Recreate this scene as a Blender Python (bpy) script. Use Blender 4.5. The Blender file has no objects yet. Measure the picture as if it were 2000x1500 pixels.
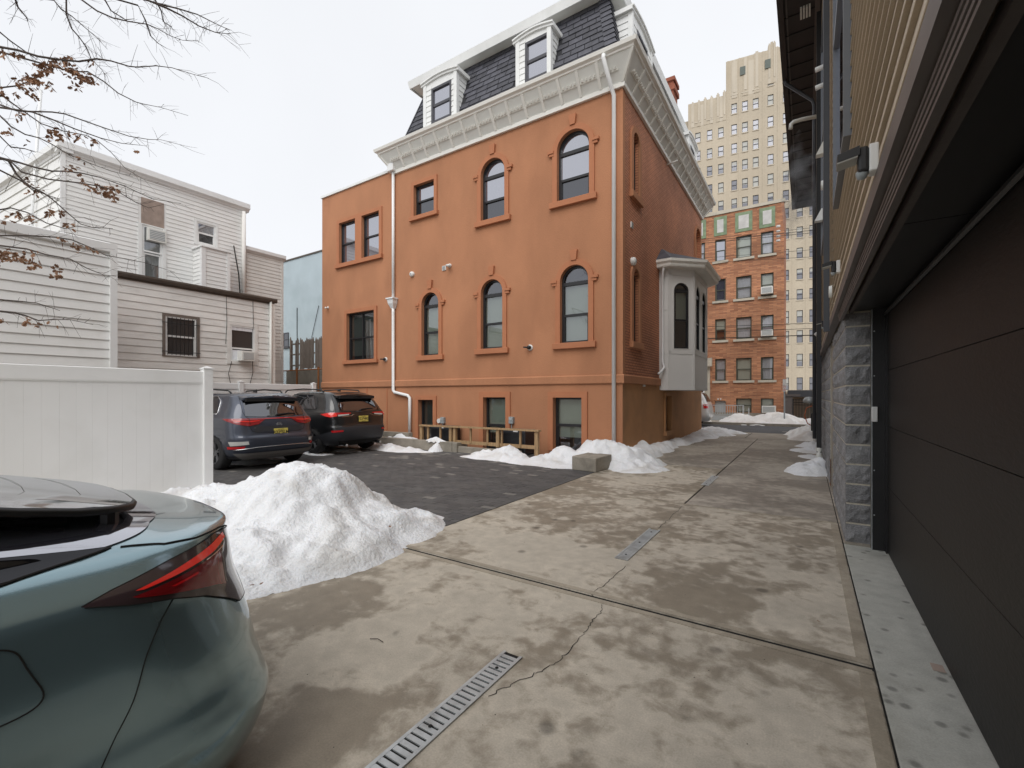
import bpy, bmesh, math, random
from mathutils import Vector, Matrix, noise
from mathutils.geometry import tessellate_polygon
R = math.radians
rnd = random.Random(7)
scn = bpy.context.scene
# ------------------------------------------------------------------ camera, sky, sun, exposure
EYE = 1.55; FPX = 883.0; CX = 1000.0; HY = 773.0; TH = R(33.07)
cs, sn = math.cos(TH), math.sin(TH)
cam = bpy.data.objects.new('camera', bpy.data.cameras.new('camera'))
scn.collection.objects.link(cam); scn.camera = cam
cam.location = (0, 0, EYE); cam.rotation_euler = (R(90), 0, TH)
cam.data.sensor_width = 36; cam.data.lens = FPX/2000*36
cam.data.shift_y = (HY-750)/2000
cam.data.clip_start = 0.05; cam.data.clip_end = 1500
SUN_EL, SUN_AZ = 48, 20      # soft brighter patch of cloud behind the camera
w = bpy.data.worlds.new('World'); scn.world = w; w.use_nodes = True
nt = w.node_tree; nt.nodes.clear()
sky = nt.nodes.new('ShaderNodeTexSky'); sky.sky_type = 'NISHITA'; sky.sun_disc = False
sky.sun_elevation = R(SUN_EL); sky.sun_rotation = R(180+SUN_AZ)
b1 = nt.nodes.new('ShaderNodeBackground'); nt.links.new(sky.outputs[0], b1.inputs[0]); b1.inputs[1].default_value = 0.06
b2 = nt.nodes.new('ShaderNodeBackground'); b2.inputs[0].default_value = (0.955, 0.97, 1.0, 1)   # closed overcast deck
b2.inputs[1].default_value = 0.97
tc = nt.nodes.new('ShaderNodeTexCoord'); cn = nt.nodes.new('ShaderNodeTexNoise'); cn.inputs['Scale'].default_value = 1.6; cn.inputs['Detail'].default_value = 4
nt.links.new(tc.outputs['Generated'], cn.inputs['Vector'])
mr = nt.nodes.new('ShaderNodeMapRange'); mr.inputs[1].default_value = .3; mr.inputs[2].default_value = .7; mr.inputs[3].default_value = .745; mr.inputs[4].default_value = .80
nt.links.new(cn.outputs[0], mr.inputs[0]); nt.links.new(mr.outputs[0], b2.inputs[1])
mx = nt.nodes.new('ShaderNodeMixShader'); mx.inputs[0].default_value = 0.9
nt.links.new(b1.outputs[0], mx.inputs[1]); nt.links.new(b2.outputs[0], mx.inputs[2])
wo = nt.nodes.new('ShaderNodeOutputWorld'); nt.links.new(mx.outputs[0], wo.inputs[0])
sl = bpy.data.lights.new('sun', 'SUN'); sl.energy = 1.5; sl.angle = R(50); sl.color = (1, .975, .94)
so = bpy.data.objects.new('sun', sl); scn.collection.objects.link(so)
az = R(SUN_AZ); el = R(SUN_EL)
so.rotation_euler = Vector((-math.sin(az)*math.cos(el)*-1, -math.cos(az)*math.cos(el), math.sin(el))).to_track_quat('Z', 'Y').to_euler()
so.location = (0, 0, 30)
scn.view_settings.view_transform = 'Standard'; scn.view_settings.look = 'None'
scn.view_settings.exposure = 0.45; scn.view_settings.gamma = 1.0; scn.view_settings.use_curve_mapping = False
scn.cycles.max_bounces = 8; scn.cycles.volume_step_rate = 1.0
# ------------------------------------------------------------------ where measured image rays meet real planes
def _t(px): return (px-CX)/FPX
def depth(X, Y): return -X*sn+Y*cs
def onY(px, py, Y):
    t = _t(px); X = Y*(t*cs-sn)/(cs+t*sn); return X, EYE+(HY-py)*depth(X, Y)/FPX
def onX(px, py, X):
    t = _t(px); Y = X*(cs+t*sn)/(t*cs-sn); return Y, EYE+(HY-py)*depth(X, Y)/FPX
def onG(px, py, z=0.0):
    D = FPX*(EYE-z)/(py-HY); c = _t(px)*D; return c*cs-sn*D, c*sn+cs*D
def onD(px, py, D):
    c = _t(px)*D; return (c*cs-sn*D, c*sn+cs*D, EYE+(HY-py)*D/FPX)
# ------------------------------------------------------------------ mesh helpers
C = scn.collection
def wloc(o):
    v = Vector((0, 0, 0))
    while o: v += Vector(o.location); o = o.parent
    return v
def tag(o, label=None, cat=None, group=None, kind=None):
    if label: o['label'] = label
    if cat: o['category'] = cat
    if group: o['group'] = group
    if kind: o['kind'] = kind
    return o
def thing(name, label, cat, loc=(0, 0, 0), group=None):
    o = bpy.data.objects.new(name, None); C.objects.link(o); o.location = loc; o.empty_display_size = .2
    return tag(o, label, cat, group)
def Fr(o, u, n):
    u = Vector(u).normalized(); n = Vector(n).normalized(); o = Vector(o)
    return Matrix(((u.x, n.x, 0, o.x), (u.y, n.y, 0, o.y), (u.z, n.z, 1, o.z), (0, 0, 0, 1)))
ID = Matrix.Identity(4)
class MB:
    def __init__(s, F=None): s.v = []; s.f = []; s.m = []; s.F = F or ID; s.mi = 0
    def add(s, vs, fs):
        b = len(s.v); s.v += [s.F @ Vector(p) for p in vs]
        for f in fs: s.f.append([b+i for i in f]); s.m.append(s.mi)
        return s
    def box(s, a, b, c, d, e, f):   # u0,u1,n0,n1,z0,z1
        return s.add([(a, c, e), (b, c, e), (b, d, e), (a, d, e), (a, c, f), (b, c, f), (b, d, f), (a, d, f)],
                     [(0, 3, 2, 1), (4, 5, 6, 7), (0, 1, 5, 4), (1, 2, 6, 5), (2, 3, 7, 6), (3, 0, 4, 7)])
    def quad(s, *p): return s.add(p, [tuple(range(len(p)))])
    def hexa(s, lo, hi):            # two n-gons joined
        n = len(lo)
        return s.add(list(lo)+list(hi), [tuple(range(n))[::-1], tuple(range(n, 2*n))]+[(i, (i+1) % n, n+(i+1) % n, n+i) for i in range(n)])
    def prism(s, pts, n0, n1):      # outline in (u,z) extruded along n
        return s.hexa([(p[0], n0, p[1]) for p in pts], [(p[0], n1, p[1]) for p in pts])
    def prof(s, pts, u0, u1):       # outline in (n,z) extruded along u
        return s.hexa([(u0, p[0], p[1]) for p in pts], [(u1, p[0], p[1]) for p in pts])
    def ring(s, A, B, n0, n1):      # strip between two outlines in (u,z)
        k = len(A)
        vs = [(p[0], n1, p[1]) for p in A]+[(p[0], n1, p[1]) for p in B]+[(p[0], n0, p[1]) for p in A]+[(p[0], n0, p[1]) for p in B]
        fs = []
        for i in range(k):
            j = (i+1) % k
            fs += [(i, j, k+j, k+i), (2*k+i, 2*k+j, j, i), (k+i, k+j, 3*k+j, 3*k+i), (3*k+i, 3*k+j, 2*k+j, 2*k+i)]
        return s.add(vs, fs)
    def tube(s, pts, r, n=6, cap=True):
        pts = [Vector(p) for p in pts]; rs = r if isinstance(r, (list, tuple)) else [r]*len(pts)
        vs = []; up = None
        for i, p in enumerate(pts):
            d = (pts[min(i+1, len(pts)-1)]-pts[max(i-1, 0)]).normalized()
            if up is None: up = Vector((0, 0, 1)) if abs(d.z) < .9 else Vector((1, 0, 0))
            a = d.cross(up).normalized(); b = a.cross(d).normalized(); up = b
            for k in range(n):
                q = 2*math.pi*(k+.5)/n; vs.append(p+(a*math.cos(q)+b*math.sin(q))*rs[i])
        fs = []
        for i in range(len(pts)-1):
            for k in range(n):
                k2 = (k+1) % n; fs.append((i*n+k, i*n+k2, (i+1)*n+k2, (i+1)*n+k))
        if cap: fs += [tuple(range(n))[::-1], tuple(range((len(pts)-1)*n, len(pts)*n))]
        return s.add(vs, fs)
    def lathe(s, prof, c, ax='z', n=16):
        vs = []; fs = []; m = len(prof)
        for k in range(n):
            q = 2*math.pi*k/n
            for r, h in prof:
                x, y = r*math.cos(q), r*math.sin(q)
                vs.append({'z': (c[0]+x, c[1]+y, c[2]+h), 'y': (c[0]+x, c[1]+h, c[2]+y), 'x': (c[0]+h, c[1]+x, c[2]+y)}[ax])
        for k in range(n):
            k2 = (k+1) % n
            for i in range(m-1): fs.append((k*m+i, k2*m+i, k2*m+i+1, k*m+i+1))
        return s.add(vs, fs)
    def build(s, name, mats, parent=None, smooth=False, label=None, cat=None, group=None, kind=None, recalc=True, bevel=0, org=None):
        if not isinstance(mats, (list, tuple)): mats = [mats]
        if parent is not None: off = wloc(parent); loc = Vector((0, 0, 0))
        else:
            if org is not None: off = Vector(org)
            elif s.v:
                xs = [v.x for v in s.v]; ys = [v.y for v in s.v]
                off = Vector(((min(xs)+max(xs))/2, (min(ys)+max(ys))/2, min(v.z for v in s.v)))
            else: off = Vector((0, 0, 0))
            loc = off
        me = bpy.data.meshes.new(name); me.from_pydata([tuple(v-off) for v in s.v], [], s.f)
        for m in mats: me.materials.append(m)
        if len(mats) > 1: me.polygons.foreach_set('material_index', s.m)
        if recalc or bevel:
            bm = bmesh.new(); bm.from_mesh(me)
            if recalc: bmesh.ops.recalc_face_normals(bm, faces=bm.faces)
            bm.to_mesh(me); bm.free()
        if smooth: me.polygons.foreach_set('use_smooth', [True]*len(me.polygons))
        me.update()
        o = bpy.data.objects.new(name, me); C.objects.link(o); o.location = loc
        if parent is not None: o.parent = parent
        if bevel:
            b = o.modifiers.new('bevel', 'BEVEL'); b.width = bevel; b.segments = 2; b.limit_method = 'ANGLE'; b.angle_limit = R(40)
        return tag(o, label, cat, group, kind)
def dup_tree(o, delta=(0, 0, 0), parent=None, top=True):
    kids = [c for c in o.children]
    c = o.copy(); C.objects.link(c)
    if parent is not None: c.parent = parent
    if top: c.location = Vector(o.location)+Vector(delta)
    for k in kids: dup_tree(k, parent=c, top=False)
    return c
# ------------------------------------------------------------------ materials
def mat(name, col, rough=.75, var=.0, vs=3.0, bump=0.0, bs=40.0, metal=0.0, coat=0.0, spec=.5, dirt=None, ds=1.5, da=.5, stretch=(1, 1, 1), oi=0.0, emis=None, fine=0.0):
    m = bpy.data.materials.new(name); m.use_nodes = True; n = m.node_tree; N = n.nodes; L = n.links
    p = N['Principled BSDF']; p.inputs['Roughness'].default_value = rough; p.inputs['Metallic'].default_value = metal
    p.inputs['Coat Weight'].default_value = coat; p.inputs['Specular IOR Level'].default_value = spec; p.inputs['Coat Roughness'].default_value = .05
    c4 = (*col, 1); p.inputs['Base Color'].default_value = c4
    geo = N.new('ShaderNodeNewGeometry'); mp = N.new('ShaderNodeMapping'); mp.inputs['Scale'].default_value = stretch
    L.new(geo.outputs['Position'], mp.inputs['Vector']); cur = None
    def nz(scale, detail=4, dist=0.0):
        t = N.new('ShaderNodeTexNoise'); t.inputs['Scale'].default_value = scale; t.inputs['Detail'].default_value = detail; t.inputs['Distortion'].default_value = dist
        L.new(mp.outputs[0], t.inputs['Vector']); return t.outputs['Fac']
    def mul(a, fac_out, lo, hi):
        r = N.new('ShaderNodeMapRange'); r.inputs[1].default_value = .3; r.inputs[2].default_value = .7; r.inputs[3].default_value = lo; r.inputs[4].default_value = hi
        L.new(fac_out, r.inputs[0]); v = N.new('ShaderNodeVectorMath'); v.operation = 'SCALE'
        if a is None: v.inputs[0].default_value = col
        else: L.new(a, v.inputs[0])
        L.new(r.outputs[0], v.inputs['Scale']); return v.outputs[0]
    if var: cur = mul(cur, nz(vs), 1-var, 1+var)
    if fine: cur = mul(cur, nz(bs*1.3, 2), 1-fine, 1+fine)
    if oi:
        o = N.new('ShaderNodeObjectInfo'); r = N.new('ShaderNodeMapRange'); r.inputs[3].default_value = 1-oi; r.inputs[4].default_value = 1+oi
        L.new(o.outputs['Random'], r.inputs[0]); v = N.new('ShaderNodeVectorMath'); v.operation = 'SCALE'
        if cur is None: v.inputs[0].default_value = col
        else: L.new(cur, v.inputs[0])
        L.new(r.outputs[0], v.inputs['Scale']); cur = v.outputs[0]
    if dirt:
        r = N.new('ShaderNodeMapRange'); r.inputs[1].default_value = .5; r.inputs[2].default_value = .72; r.inputs[4].default_value = da
        L.new(nz(ds, 6, .4), r.inputs[0]); mixc = N.new('ShaderNodeMix'); mixc.data_type = 'RGBA'
        L.new(r.outputs[0], mixc.inputs[0])
        if cur is None: mixc.inputs[6].default_value = c4
        else: L.new(cur, mixc.inputs[6])
        mixc.inputs[7].default_value = (*dirt, 1); cur = mixc.outputs[2]
    if cur is not None: L.new(cur, p.inputs['Base Color'])
    if bump:
        b = N.new('ShaderNodeBump'); b.inputs['Strength'].default_value = min(1, bump); b.inputs['Distance'].default_value = .012*max(1, bump)
        L.new(nz(bs, 5), b.inputs['Height']); L.new(b.outputs[0], p.inputs['Normal'])
    if emis: p.inputs['Emission Color'].default_value = (*emis[:3], 1); p.inputs['Emission Strength'].default_value = emis[3]
    return m
def glass(name, base, refl=.2, trans=.0, rough=.02, k=.7):
    m = bpy.data.materials.new(name); m.use_nodes = True; n = m.node_tree; N = n.nodes; L = n.links
    p = N['Principled BSDF']; out = N['Material Output']; p.inputs['Base Color'].default_value = (*base, 1); p.inputs['Roughness'].default_value = .3
    p.inputs['Specular IOR Level'].default_value = 0
    g = N.new('ShaderNodeBsdfGlossy'); g.inputs['Roughness'].default_value = rough; g.inputs['Color'].default_value = (.93, .94, 1, 1)
    lw = N.new('ShaderNodeLayerWeight'); lw.inputs['Blend'].default_value = .35
    r = N.new('ShaderNodeMapRange'); r.inputs[3].default_value = refl; r.inputs[4].default_value = min(1, refl+k); L.new(lw.outputs['Fresnel'], r.inputs[0])
    # gentle waviness of real panes
    t = N.new('ShaderNodeTexNoise'); t.inputs['Scale'].default_value = 2.5; b = N.new('ShaderNodeBump'); b.inputs['Strength'].default_value = .05
    ge = N.new('ShaderNodeNewGeometry'); L.new(ge.outputs['Position'], t.inputs['Vector']); L.new(t.outputs['Fac'], b.inputs['Height']); L.new(b.outputs[0], g.inputs['Normal'])
    under = p.outputs[0]
    if trans:
        tr = N.new('ShaderNodeBsdfTransparent'); tr.inputs[0].default_value = (.85, .9, .88, 1) if trans < .9 else (.97, .98, .98, 1); m2 = N.new('ShaderNodeMixShader'); m2.inputs[0].default_value = trans
        L.new(p.outputs[0], m2.inputs[1]); L.new(tr.outputs[0], m2.inputs[2]); under = m2.outputs[0]
    mx = N.new('ShaderNodeMixShader'); L.new(r.outputs[0], mx.inputs[0]); L.new(under, mx.inputs[1]); L.new(g.outputs[0], mx.inputs[2]); L.new(mx.outputs[0], out.inputs[0])
    return m
M = {}
M['stucco'] = mat('orange stucco', (.445, .204, .106), .92, .09, 1.3, .5, 70, dirt=(.35, .155, .08), ds=1.1, da=.5, stretch=(1, 1, .45), fine=.12)
M['stucco_low'] = mat('ochre stucco base', (.48, .25, .115), .9, .08, 1.5, .5, 70, dirt=(.26, .15, .08), ds=.9, da=.5, fine=.1)
M['trim'] = mat('terracotta trim', (.45, .180, .088), .85, .05, 2, .25, 90, fine=.06)
M['cornice'] = mat('cream painted cornice', (.84, .83, .78), .55, .03, 2, dirt=(.68, .66, .6), ds=2, da=.4)
M['cornice_panel'] = mat('cornice panel', (.73, .73, .69), .6, .04, 3)
M['white'] = mat('white painted trim', (.78, .79, .78), .45, .03, 2, dirt=(.62, .62, .6), ds=2.5, da=.4)
M['white_metal'] = mat('white aluminium', (.82, .83, .83), .4, .03, 3, dirt=(.68, .68, .66), ds=4, da=.3)
M['slate'] = mat('charcoal slate', (.060, .061, .075), .6, .25, 6, .3, 60, oi=.28)
M['slate_joint'] = mat('dark slate bed', (.02, .02, .024), .9)
M['roofing'] = mat('flat roof membrane', (.12, .12, .12), .9, .1)
M['black_frame'] = mat('black window frame', (.018, .018, .02), .4)
M['grey_frame'] = mat('slate grey window frame', (.06, .06, .07), .5)
M['green_frame'] = mat('olive window frame', (.06, .065, .045), .6)
M['glass'] = glass('window glass', (.02, .022, .025), .13, .72)
M['glass_dark'] = glass('dark window glass', (.015, .016, .018), .10, .0)
M['glass_sky'] = glass('sky reflecting glass', (.07, .07, .09), .42, .0)
M['glass_far'] = glass('far window glass', (.15, .15, .17), .10, .0, .1); M['glass_clear'] = glass('thin clear glass', (.02, .02, .02), .08, .93); M['quarter_glass'] = glass('black quarter glass', (.006, .006, .007), .04, .0, .03, .12); M['glass_dim'] = glass('dull dark glass', (.045, .045, .045), .03, .0, .25)
M['blind'] = mat('cream roller blind', (.70, .74, .64), .9, .03)
M['blind_dark'] = mat('shaded screen', (.14, .16, .145), .9, .05)
M['curtain'] = mat('pale curtain', (.78, .79, .82), .9, .12, 9, stretch=(4, 4, .3))
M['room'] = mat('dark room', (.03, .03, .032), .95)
M['siding'] = mat('white vinyl siding', (.80, .80, .785), .55, .04, 1.2, .12, 30, dirt=(.66, .66, .62), ds=1.2, da=.45, oi=.03)
M['siding_old'] = mat('weathered white siding', (.79, .78, .75), .7, .06, 1.5, .2, 30, dirt=(.52, .50, .47), ds=1.4, da=.4, stretch=(1, 1, 3), oi=.05)
M['siding_stain'] = mat('stained white siding', (.76, .745, .71), .7, .08, 1.5, .2, 30, dirt=(.60, .57, .52), ds=2.2, da=.35, stretch=(1, 1, .35), oi=.05)
M['vinyl'] = mat('white vinyl fence', (.81, .815, .81), .38, .03, .8, oi=.006, dirt=(.66, .66, .64), ds=1.3, da=.4)
M['plywood'] = mat('bare board', (.33, .26, .22), .9, .15, 6)
M['brown_metal'] = mat('brown gutter', (.10, .08, .065), .6, .15, 5)
M['bluewall'] = mat('pale blue stucco wall', (.44, .52, .56), .9, .06, .8, .3, 40, dirt=(.34, .42, .45), ds=.6, da=.6)
M['oldwood'] = mat('weathered grey wood', (.20, .165, .14), .9, .2, 8, .4, 30, stretch=(6, 6, .6), oi=.15)
M['wood'] = mat('pressure treated lumber', (.38, .25, .13), .8, .2, 5, .3, 30, stretch=(5, 5, 1), dirt=(.22, .15, .09), ds=6, da=.6, oi=.1)
M['concrete_old'] = mat('weathered concrete', (.30, .27, .225), .9, .12, 4, .5, 50, dirt=(.15, .135, .11), ds=3, da=.6, fine=.1)
M['tan'] = mat('tan siding', (.44, .365, .27), .55, .05, 2, .15, 60, dirt=(.35, .28, .19), ds=3, da=.4, oi=.04)
M['dark_trim'] = mat('dark bronze trim', (.11, .095, .088), .5, .1, 4)
M['black_metal'] = mat('black metal', (.012, .012, .013), .45, .1, 5)
M['pipe_metal'] = mat('dark grey downspout', (.055, .06, .07), .4, .08, 3)
M['window_steel'] = mat('grey window metal', (.13, .14, .155), .4); M['soffit'] = mat('dark soffit', (.042, .036, .036), .7, .1, 2)
M['header'] = mat('bronze header', (.10, .085, .08), .6, .12, 4, .2, 20)
M['block'] = mat('split face grey block', (.235, .235, .24), .95, .18, 9, 1.3, 60, oi=.12, fine=.16)
M['mortar'] = mat('sandy mortar', (.50, .46, .38), .95, .1, 20, .5, 60)
M['pvc'] = mat('white pipe', (.72, .72, .68), .4, .03)
M['rust'] = mat('rusty steel', (.32, .13, .045), .9, .35, 30, .6, 60)
M['plastic_white'] = mat('white plastic', (.72, .72, .70), .45)
M['plastic_grey'] = mat('grey box', (.30, .33, .34), .5)
M['led'] = mat('pale lamp panel', (.45, .45, .42), .4)
M['brick_far'] = None; M['tower'] = mat('tan tower brick', (.50, .435, .34), .9, .08, .12, dirt=(.47, .40, .305), ds=.15, da=.6, fine=.05, bs=3)
M['tower_trim'] = mat('pale tower trim', (.55, .49, .40), .9, .06, .3)
M['limestone'] = mat('limestone sill', (.50, .46, .38), .9, .1, 3)
M['green_tile'] = mat('green glazed tile', (.18, .245, .14), .5, .25, 4)
M['panel_grey'] = mat('pale plaster panel', (.55, .54, .52), .9, .12, 4)
M['asphalt'] = mat('asphalt', (.075, .075, .078), .9, .15, 1.5, .3, 60, fine=.15)
M['sidewalk'] = mat('sidewalk concrete', (.34, .30, .25), .9, .15, .8, .3, 50, dirt=(.2, .17, .14), ds=1.2, da=.6)
M['earth'] = mat('yard ground', (.20, .17, .13), .95, .3, .6, .5, 20)
M['railing'] = mat('grey painted railing', (.42, .44, .45), .5)
M['galv'] = mat('galvanised steel', (.50, .53, .54), .42, .12, 14, .1, 90, metal=.35, dirt=(.2, .2, .19), ds=7, da=.5)
M['void'] = mat('dark channel', (.012, .011, .01), .95)
M['tyre'] = mat('tyre rubber', (.02, .02, .021), .85, .15, 12)
M['rim'] = mat('alloy rim', (.22, .22, .23), .35, metal=.7)
M['underbody'] = mat('black underbody', (.012, .012, .013), .9)
M['paint_blue'] = mat('blue grey car paint', (.048, .058, .085), .35, metal=.45, coat=1)
M['paint_black'] = mat('black car paint', (.008, .009, .010), .3, coat=1)
M['paint_sage'] = mat('sage grey car paint', (.255, .375, .42), .22, metal=.7, coat=1)
M['paint_white'] = mat('white car paint', (.72, .72, .70), .3, coat=1)
M['cladding'] = mat('dark grey plastic cladding', (.03, .032, .038), .55)
M['skid'] = mat('grey skid plate', (.16, .155, .15), .5)
M['car_glass'] = glass('tinted car glass', (.008, .009, .01), .16, .0)
M['car_glass_green'] = glass('reflective green tinted glass', (.20, .235, .21), .22, .0, .06, .55)
M['car_glass_black'] = glass('gloss black panel', (.03, .03, .038), .48, .0, .05)
M['chrome'] = mat('chrome', (.75, .75, .76), .15, metal=1)
M['red_lens'] = mat('red lamp lens', (.30, .006, .010), .15, coat=1, emis=(.6, .01, .01, .12))
M['red_deep'] = mat('deep red lens', (.26, .008, .012), .2, coat=1)
M['red_bright'] = mat('bright red light strip', (.62, .025, .02), .2, coat=1, emis=(1, .05, .03, .12))
M['clear_lens'] = mat('smoked clear lens', (.055, .035, .038), .12, coat=1)
M['white_lens'] = mat('clear lens', (.5, .5, .48), .15, coat=1)
M['plate_y'] = mat('yellow plate', (.66, .55, .12), .5)
M['plate_ink'] = mat('plate ink', (.03, .028, .02), .6)
M['sign_red'] = mat('sign red', (.5, .04, .03), .5)
M['wire'] = mat('black cable', (.015, .015, .015), .7)
M['bark'] = mat('grey brown bark', (.085, .068, .06), .95, .25, 12, .5, 40)
M['leaf'] = mat('dry brown oak leaf', (.235, .125, .07), .85, .35, 9)
M['chimney'] = mat('chimney brick', (.26, .085, .05), .9, .2, 6)
M['copper'] = mat('orange cable', (.5, .12, .03), .6)
def brickmat(name, c1, c2, mortar, bw, bh, ms, axis, bump=.6, extra=None, rough=.9):
    m = bpy.data.materials.new(name); m.use_nodes = True; n = m.node_tree; N = n.nodes; L = n.links; p = N['Principled BSDF']
    g = N.new('ShaderNodeNewGeometry'); sx = N.new('ShaderNodeSeparateXYZ'); cb = N.new('ShaderNodeCombineXYZ')
    L.new(g.outputs['Position'], sx.inputs[0]); L.new(sx.outputs[axis], cb.inputs[0]); L.new(sx.outputs[2], cb.inputs[1])
    t = N.new('ShaderNodeTexBrick'); t.inputs['Scale'].default_value = 1; t.inputs['Brick Width'].default_value = bw; t.inputs['Row Height'].default_value = bh
    t.inputs['Mortar Size'].default_value = ms; t.inputs['Mortar Smooth'].default_value = .3; t.inputs['Bias'].default_value = -.1
    t.inputs['Color1'].default_value = (*c1, 1); t.inputs['Color2'].default_value = (*c2, 1); t.inputs['Mortar'].default_value = (*mortar, 1)
    L.new(cb.outputs[0], t.inputs['Vector'])
    no = N.new('ShaderNodeTexNoise'); no.inputs['Scale'].default_value = .55; no.inputs['Detail'].default_value = 5; L.new(g.outputs['Position'], no.inputs['Vector'])
    r = N.new('ShaderNodeMapRange'); r.inputs[1].default_value = .3; r.inputs[2].default_value = .7; r.inputs[3].default_value = .72; r.inputs[4].default_value = 1.22; L.new(no.outputs[0], r.inputs[0])
    v = N.new('ShaderNodeVectorMath'); v.operation = 'SCALE'; L.new(t.outputs['Color'], v.inputs[0]); L.new(r.outputs[0], v.inputs['Scale']); L.new(v.outputs[0], p.inputs['Base Color'])
    b = N.new('ShaderNodeBump'); b.inputs['Strength'].default_value = bump; b.inputs['Distance'].default_value = .01; b.invert = True
    L.new(t.outputs['Fac'], b.inputs['Height']); L.new(b.outputs[0], p.inputs['Normal']); p.inputs['Roughness'].default_value = rough
    return m
M['painted_brick'] = brickmat('terracotta painted brick', (.57, .24, .13), (.49, .20, .105), (.20, .08, .045), .215, .068, .008, 1, .9, rough=.75)
M['brick_far'] = brickmat('orange red brick', (.54, .25, .13), (.30, .12, .065), (.24, .15, .10), .42, .085, .010, 0, .4)
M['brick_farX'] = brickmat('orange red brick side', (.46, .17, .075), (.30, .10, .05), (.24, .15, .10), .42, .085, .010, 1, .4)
def door_mat():
    m = mat('charcoal embossed garage door', (.009, .0088, .0088), .5, .12, 2, .0, spec=.28)
    n = m.node_tree; N = n.nodes; L = n.links; p = N['Principled BSDF']
    g = N.new('ShaderNodeNewGeometry'); mp = N.new('ShaderNodeMapping'); mp.inputs['Scale'].default_value = (1, 9, 26); t = N.new('ShaderNodeTexNoise'); t.inputs['Scale'].default_value = 2.2
    t.inputs['Detail'].default_value = 6; t.inputs['Distortion'].default_value = .6; L.new(g.outputs['Position'], mp.inputs[0]); L.new(mp.outputs[0], t.inputs['Vector'])
    b = N.new('ShaderNodeBump'); b.inputs['Strength'].default_value = .5; b.inputs['Distance'].default_value = .004; L.new(t.outputs['Fac'], b.inputs['Height']); L.new(b.outputs[0], p.inputs['Normal'])
    return m
M['door'] = door_mat()
def concrete_mat(name, dry, damp, rag=1.0, thr=.5, spots=True, tint=1.0, broom=True, spots_s=4.2, patches=(), keep0=.55):
    m = bpy.data.materials.new(name); m.use_nodes = True; n = m.node_tree; N = n.nodes; L = n.links; p = N['Principled BSDF']
    g = N.new('ShaderNodeNewGeometry'); pos = g.outputs['Position']
    def nz(s, d=4, dist=0., sc=None, rough=.5):
        t = N.new('ShaderNodeTexNoise'); t.inputs['Scale'].default_value = s; t.inputs['Detail'].default_value = d; t.inputs['Distortion'].default_value = dist; t.inputs['Roughness'].default_value = rough
        if sc:
            mp = N.new('ShaderNodeMapping'); mp.inputs['Scale'].default_value = sc; L.new(pos, mp.inputs[0]); L.new(mp.outputs[0], t.inputs['Vector'])
        else: L.new(pos, t.inputs['Vector'])
        return t.outputs['Fac']
    def rng(x, a, b, c=0., d=1., sm=True):
        r = N.new('ShaderNodeMapRange'); r.inputs[1].default_value = a; r.inputs[2].default_value = b; r.inputs[3].default_value = c; r.inputs[4].default_value = d
        if sm: r.interpolation_type = 'SMOOTHSTEP'
        L.new(x, r.inputs[0]); return r.outputs[0]
    def mth(op, a, b):
        q = N.new('ShaderNodeMath'); q.operation = op
        for i, x in enumerate((a, b)):
            if isinstance(x, (int, float)): q.inputs[i].default_value = x
            else: L.new(x, q.inputs[i])
        return q.outputs[0]
    big = nz(.5, 2, .4); med = nz(2.2, 3, .5); sm = nz(6.5, 4, .3, None, .6)
    a = mth('ADD', mth('MULTIPLY', big, 1.0), mth('MULTIPLY', mth('SUBTRACT', med, .5), .55*rag)); a = mth('ADD', a, mth('MULTIPLY', mth('SUBTRACT', sm, .5), .62*rag))
    for (cx_, cy_, rx_, ry_, amt) in patches:   # broad areas that dried first (negative) or stay damp (positive)
        mp = N.new('ShaderNodeMapping'); mp.vector_type = 'TEXTURE'; mp.inputs['Location'].default_value = (cx_, cy_, 0); mp.inputs['Scale'].default_value = (rx_, ry_, 50)
        wn_ = N.new('ShaderNodeTexNoise'); wn_.inputs['Scale'].default_value = 1.3; L.new(pos, wn_.inputs['Vector']); ad = N.new('ShaderNodeVectorMath'); ad.operation = 'MULTIPLY_ADD'; ad.inputs[1].default_value = (.7, .7, 0); L.new(wn_.outputs['Color'], ad.inputs[0]); L.new(pos, ad.inputs[2])
        sb_ = N.new('ShaderNodeVectorMath'); sb_.operation = 'SUBTRACT'; sb_.inputs[1].default_value = (.35, .35, 0); L.new(ad.outputs[0], sb_.inputs[0]); L.new(sb_.outputs[0], mp.inputs[0])
        ln_ = N.new('ShaderNodeVectorMath'); ln_.operation = 'LENGTH'; L.new(mp.outputs[0], ln_.inputs[0]); a = mth('ADD', a, mth('MULTIPLY', rng(ln_.outputs['Value'], .75, 1.1, 1, 0), amt))
    wet = rng(a, thr-.15, thr+.17)
    edge = rng(a, thr-.20, thr-.07)   # slightly paler rim where the water dried last
    mx = N.new('ShaderNodeMix'); mx.data_type = 'RGBA'; L.new(wet, mx.inputs[0]); mx.inputs[6].default_value = (*dry, 1); mx.inputs[7].default_value = (*damp, 1)
    f1 = rng(nz(9, 5), .3, .7, .9, 1.1, False); f2 = rng(nz(110, 3), .3, .7, .9, 1.1, False); f3 = rng(nz(1.1, 4), .3, .7, .88, 1.10, False)
    f4 = rng(edge, 0, 1, 1.0, 1.10, False)
    f = mth('MULTIPLY', mth('MULTIPLY', mth('MULTIPLY', f1, f2), f3), f4)
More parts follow.
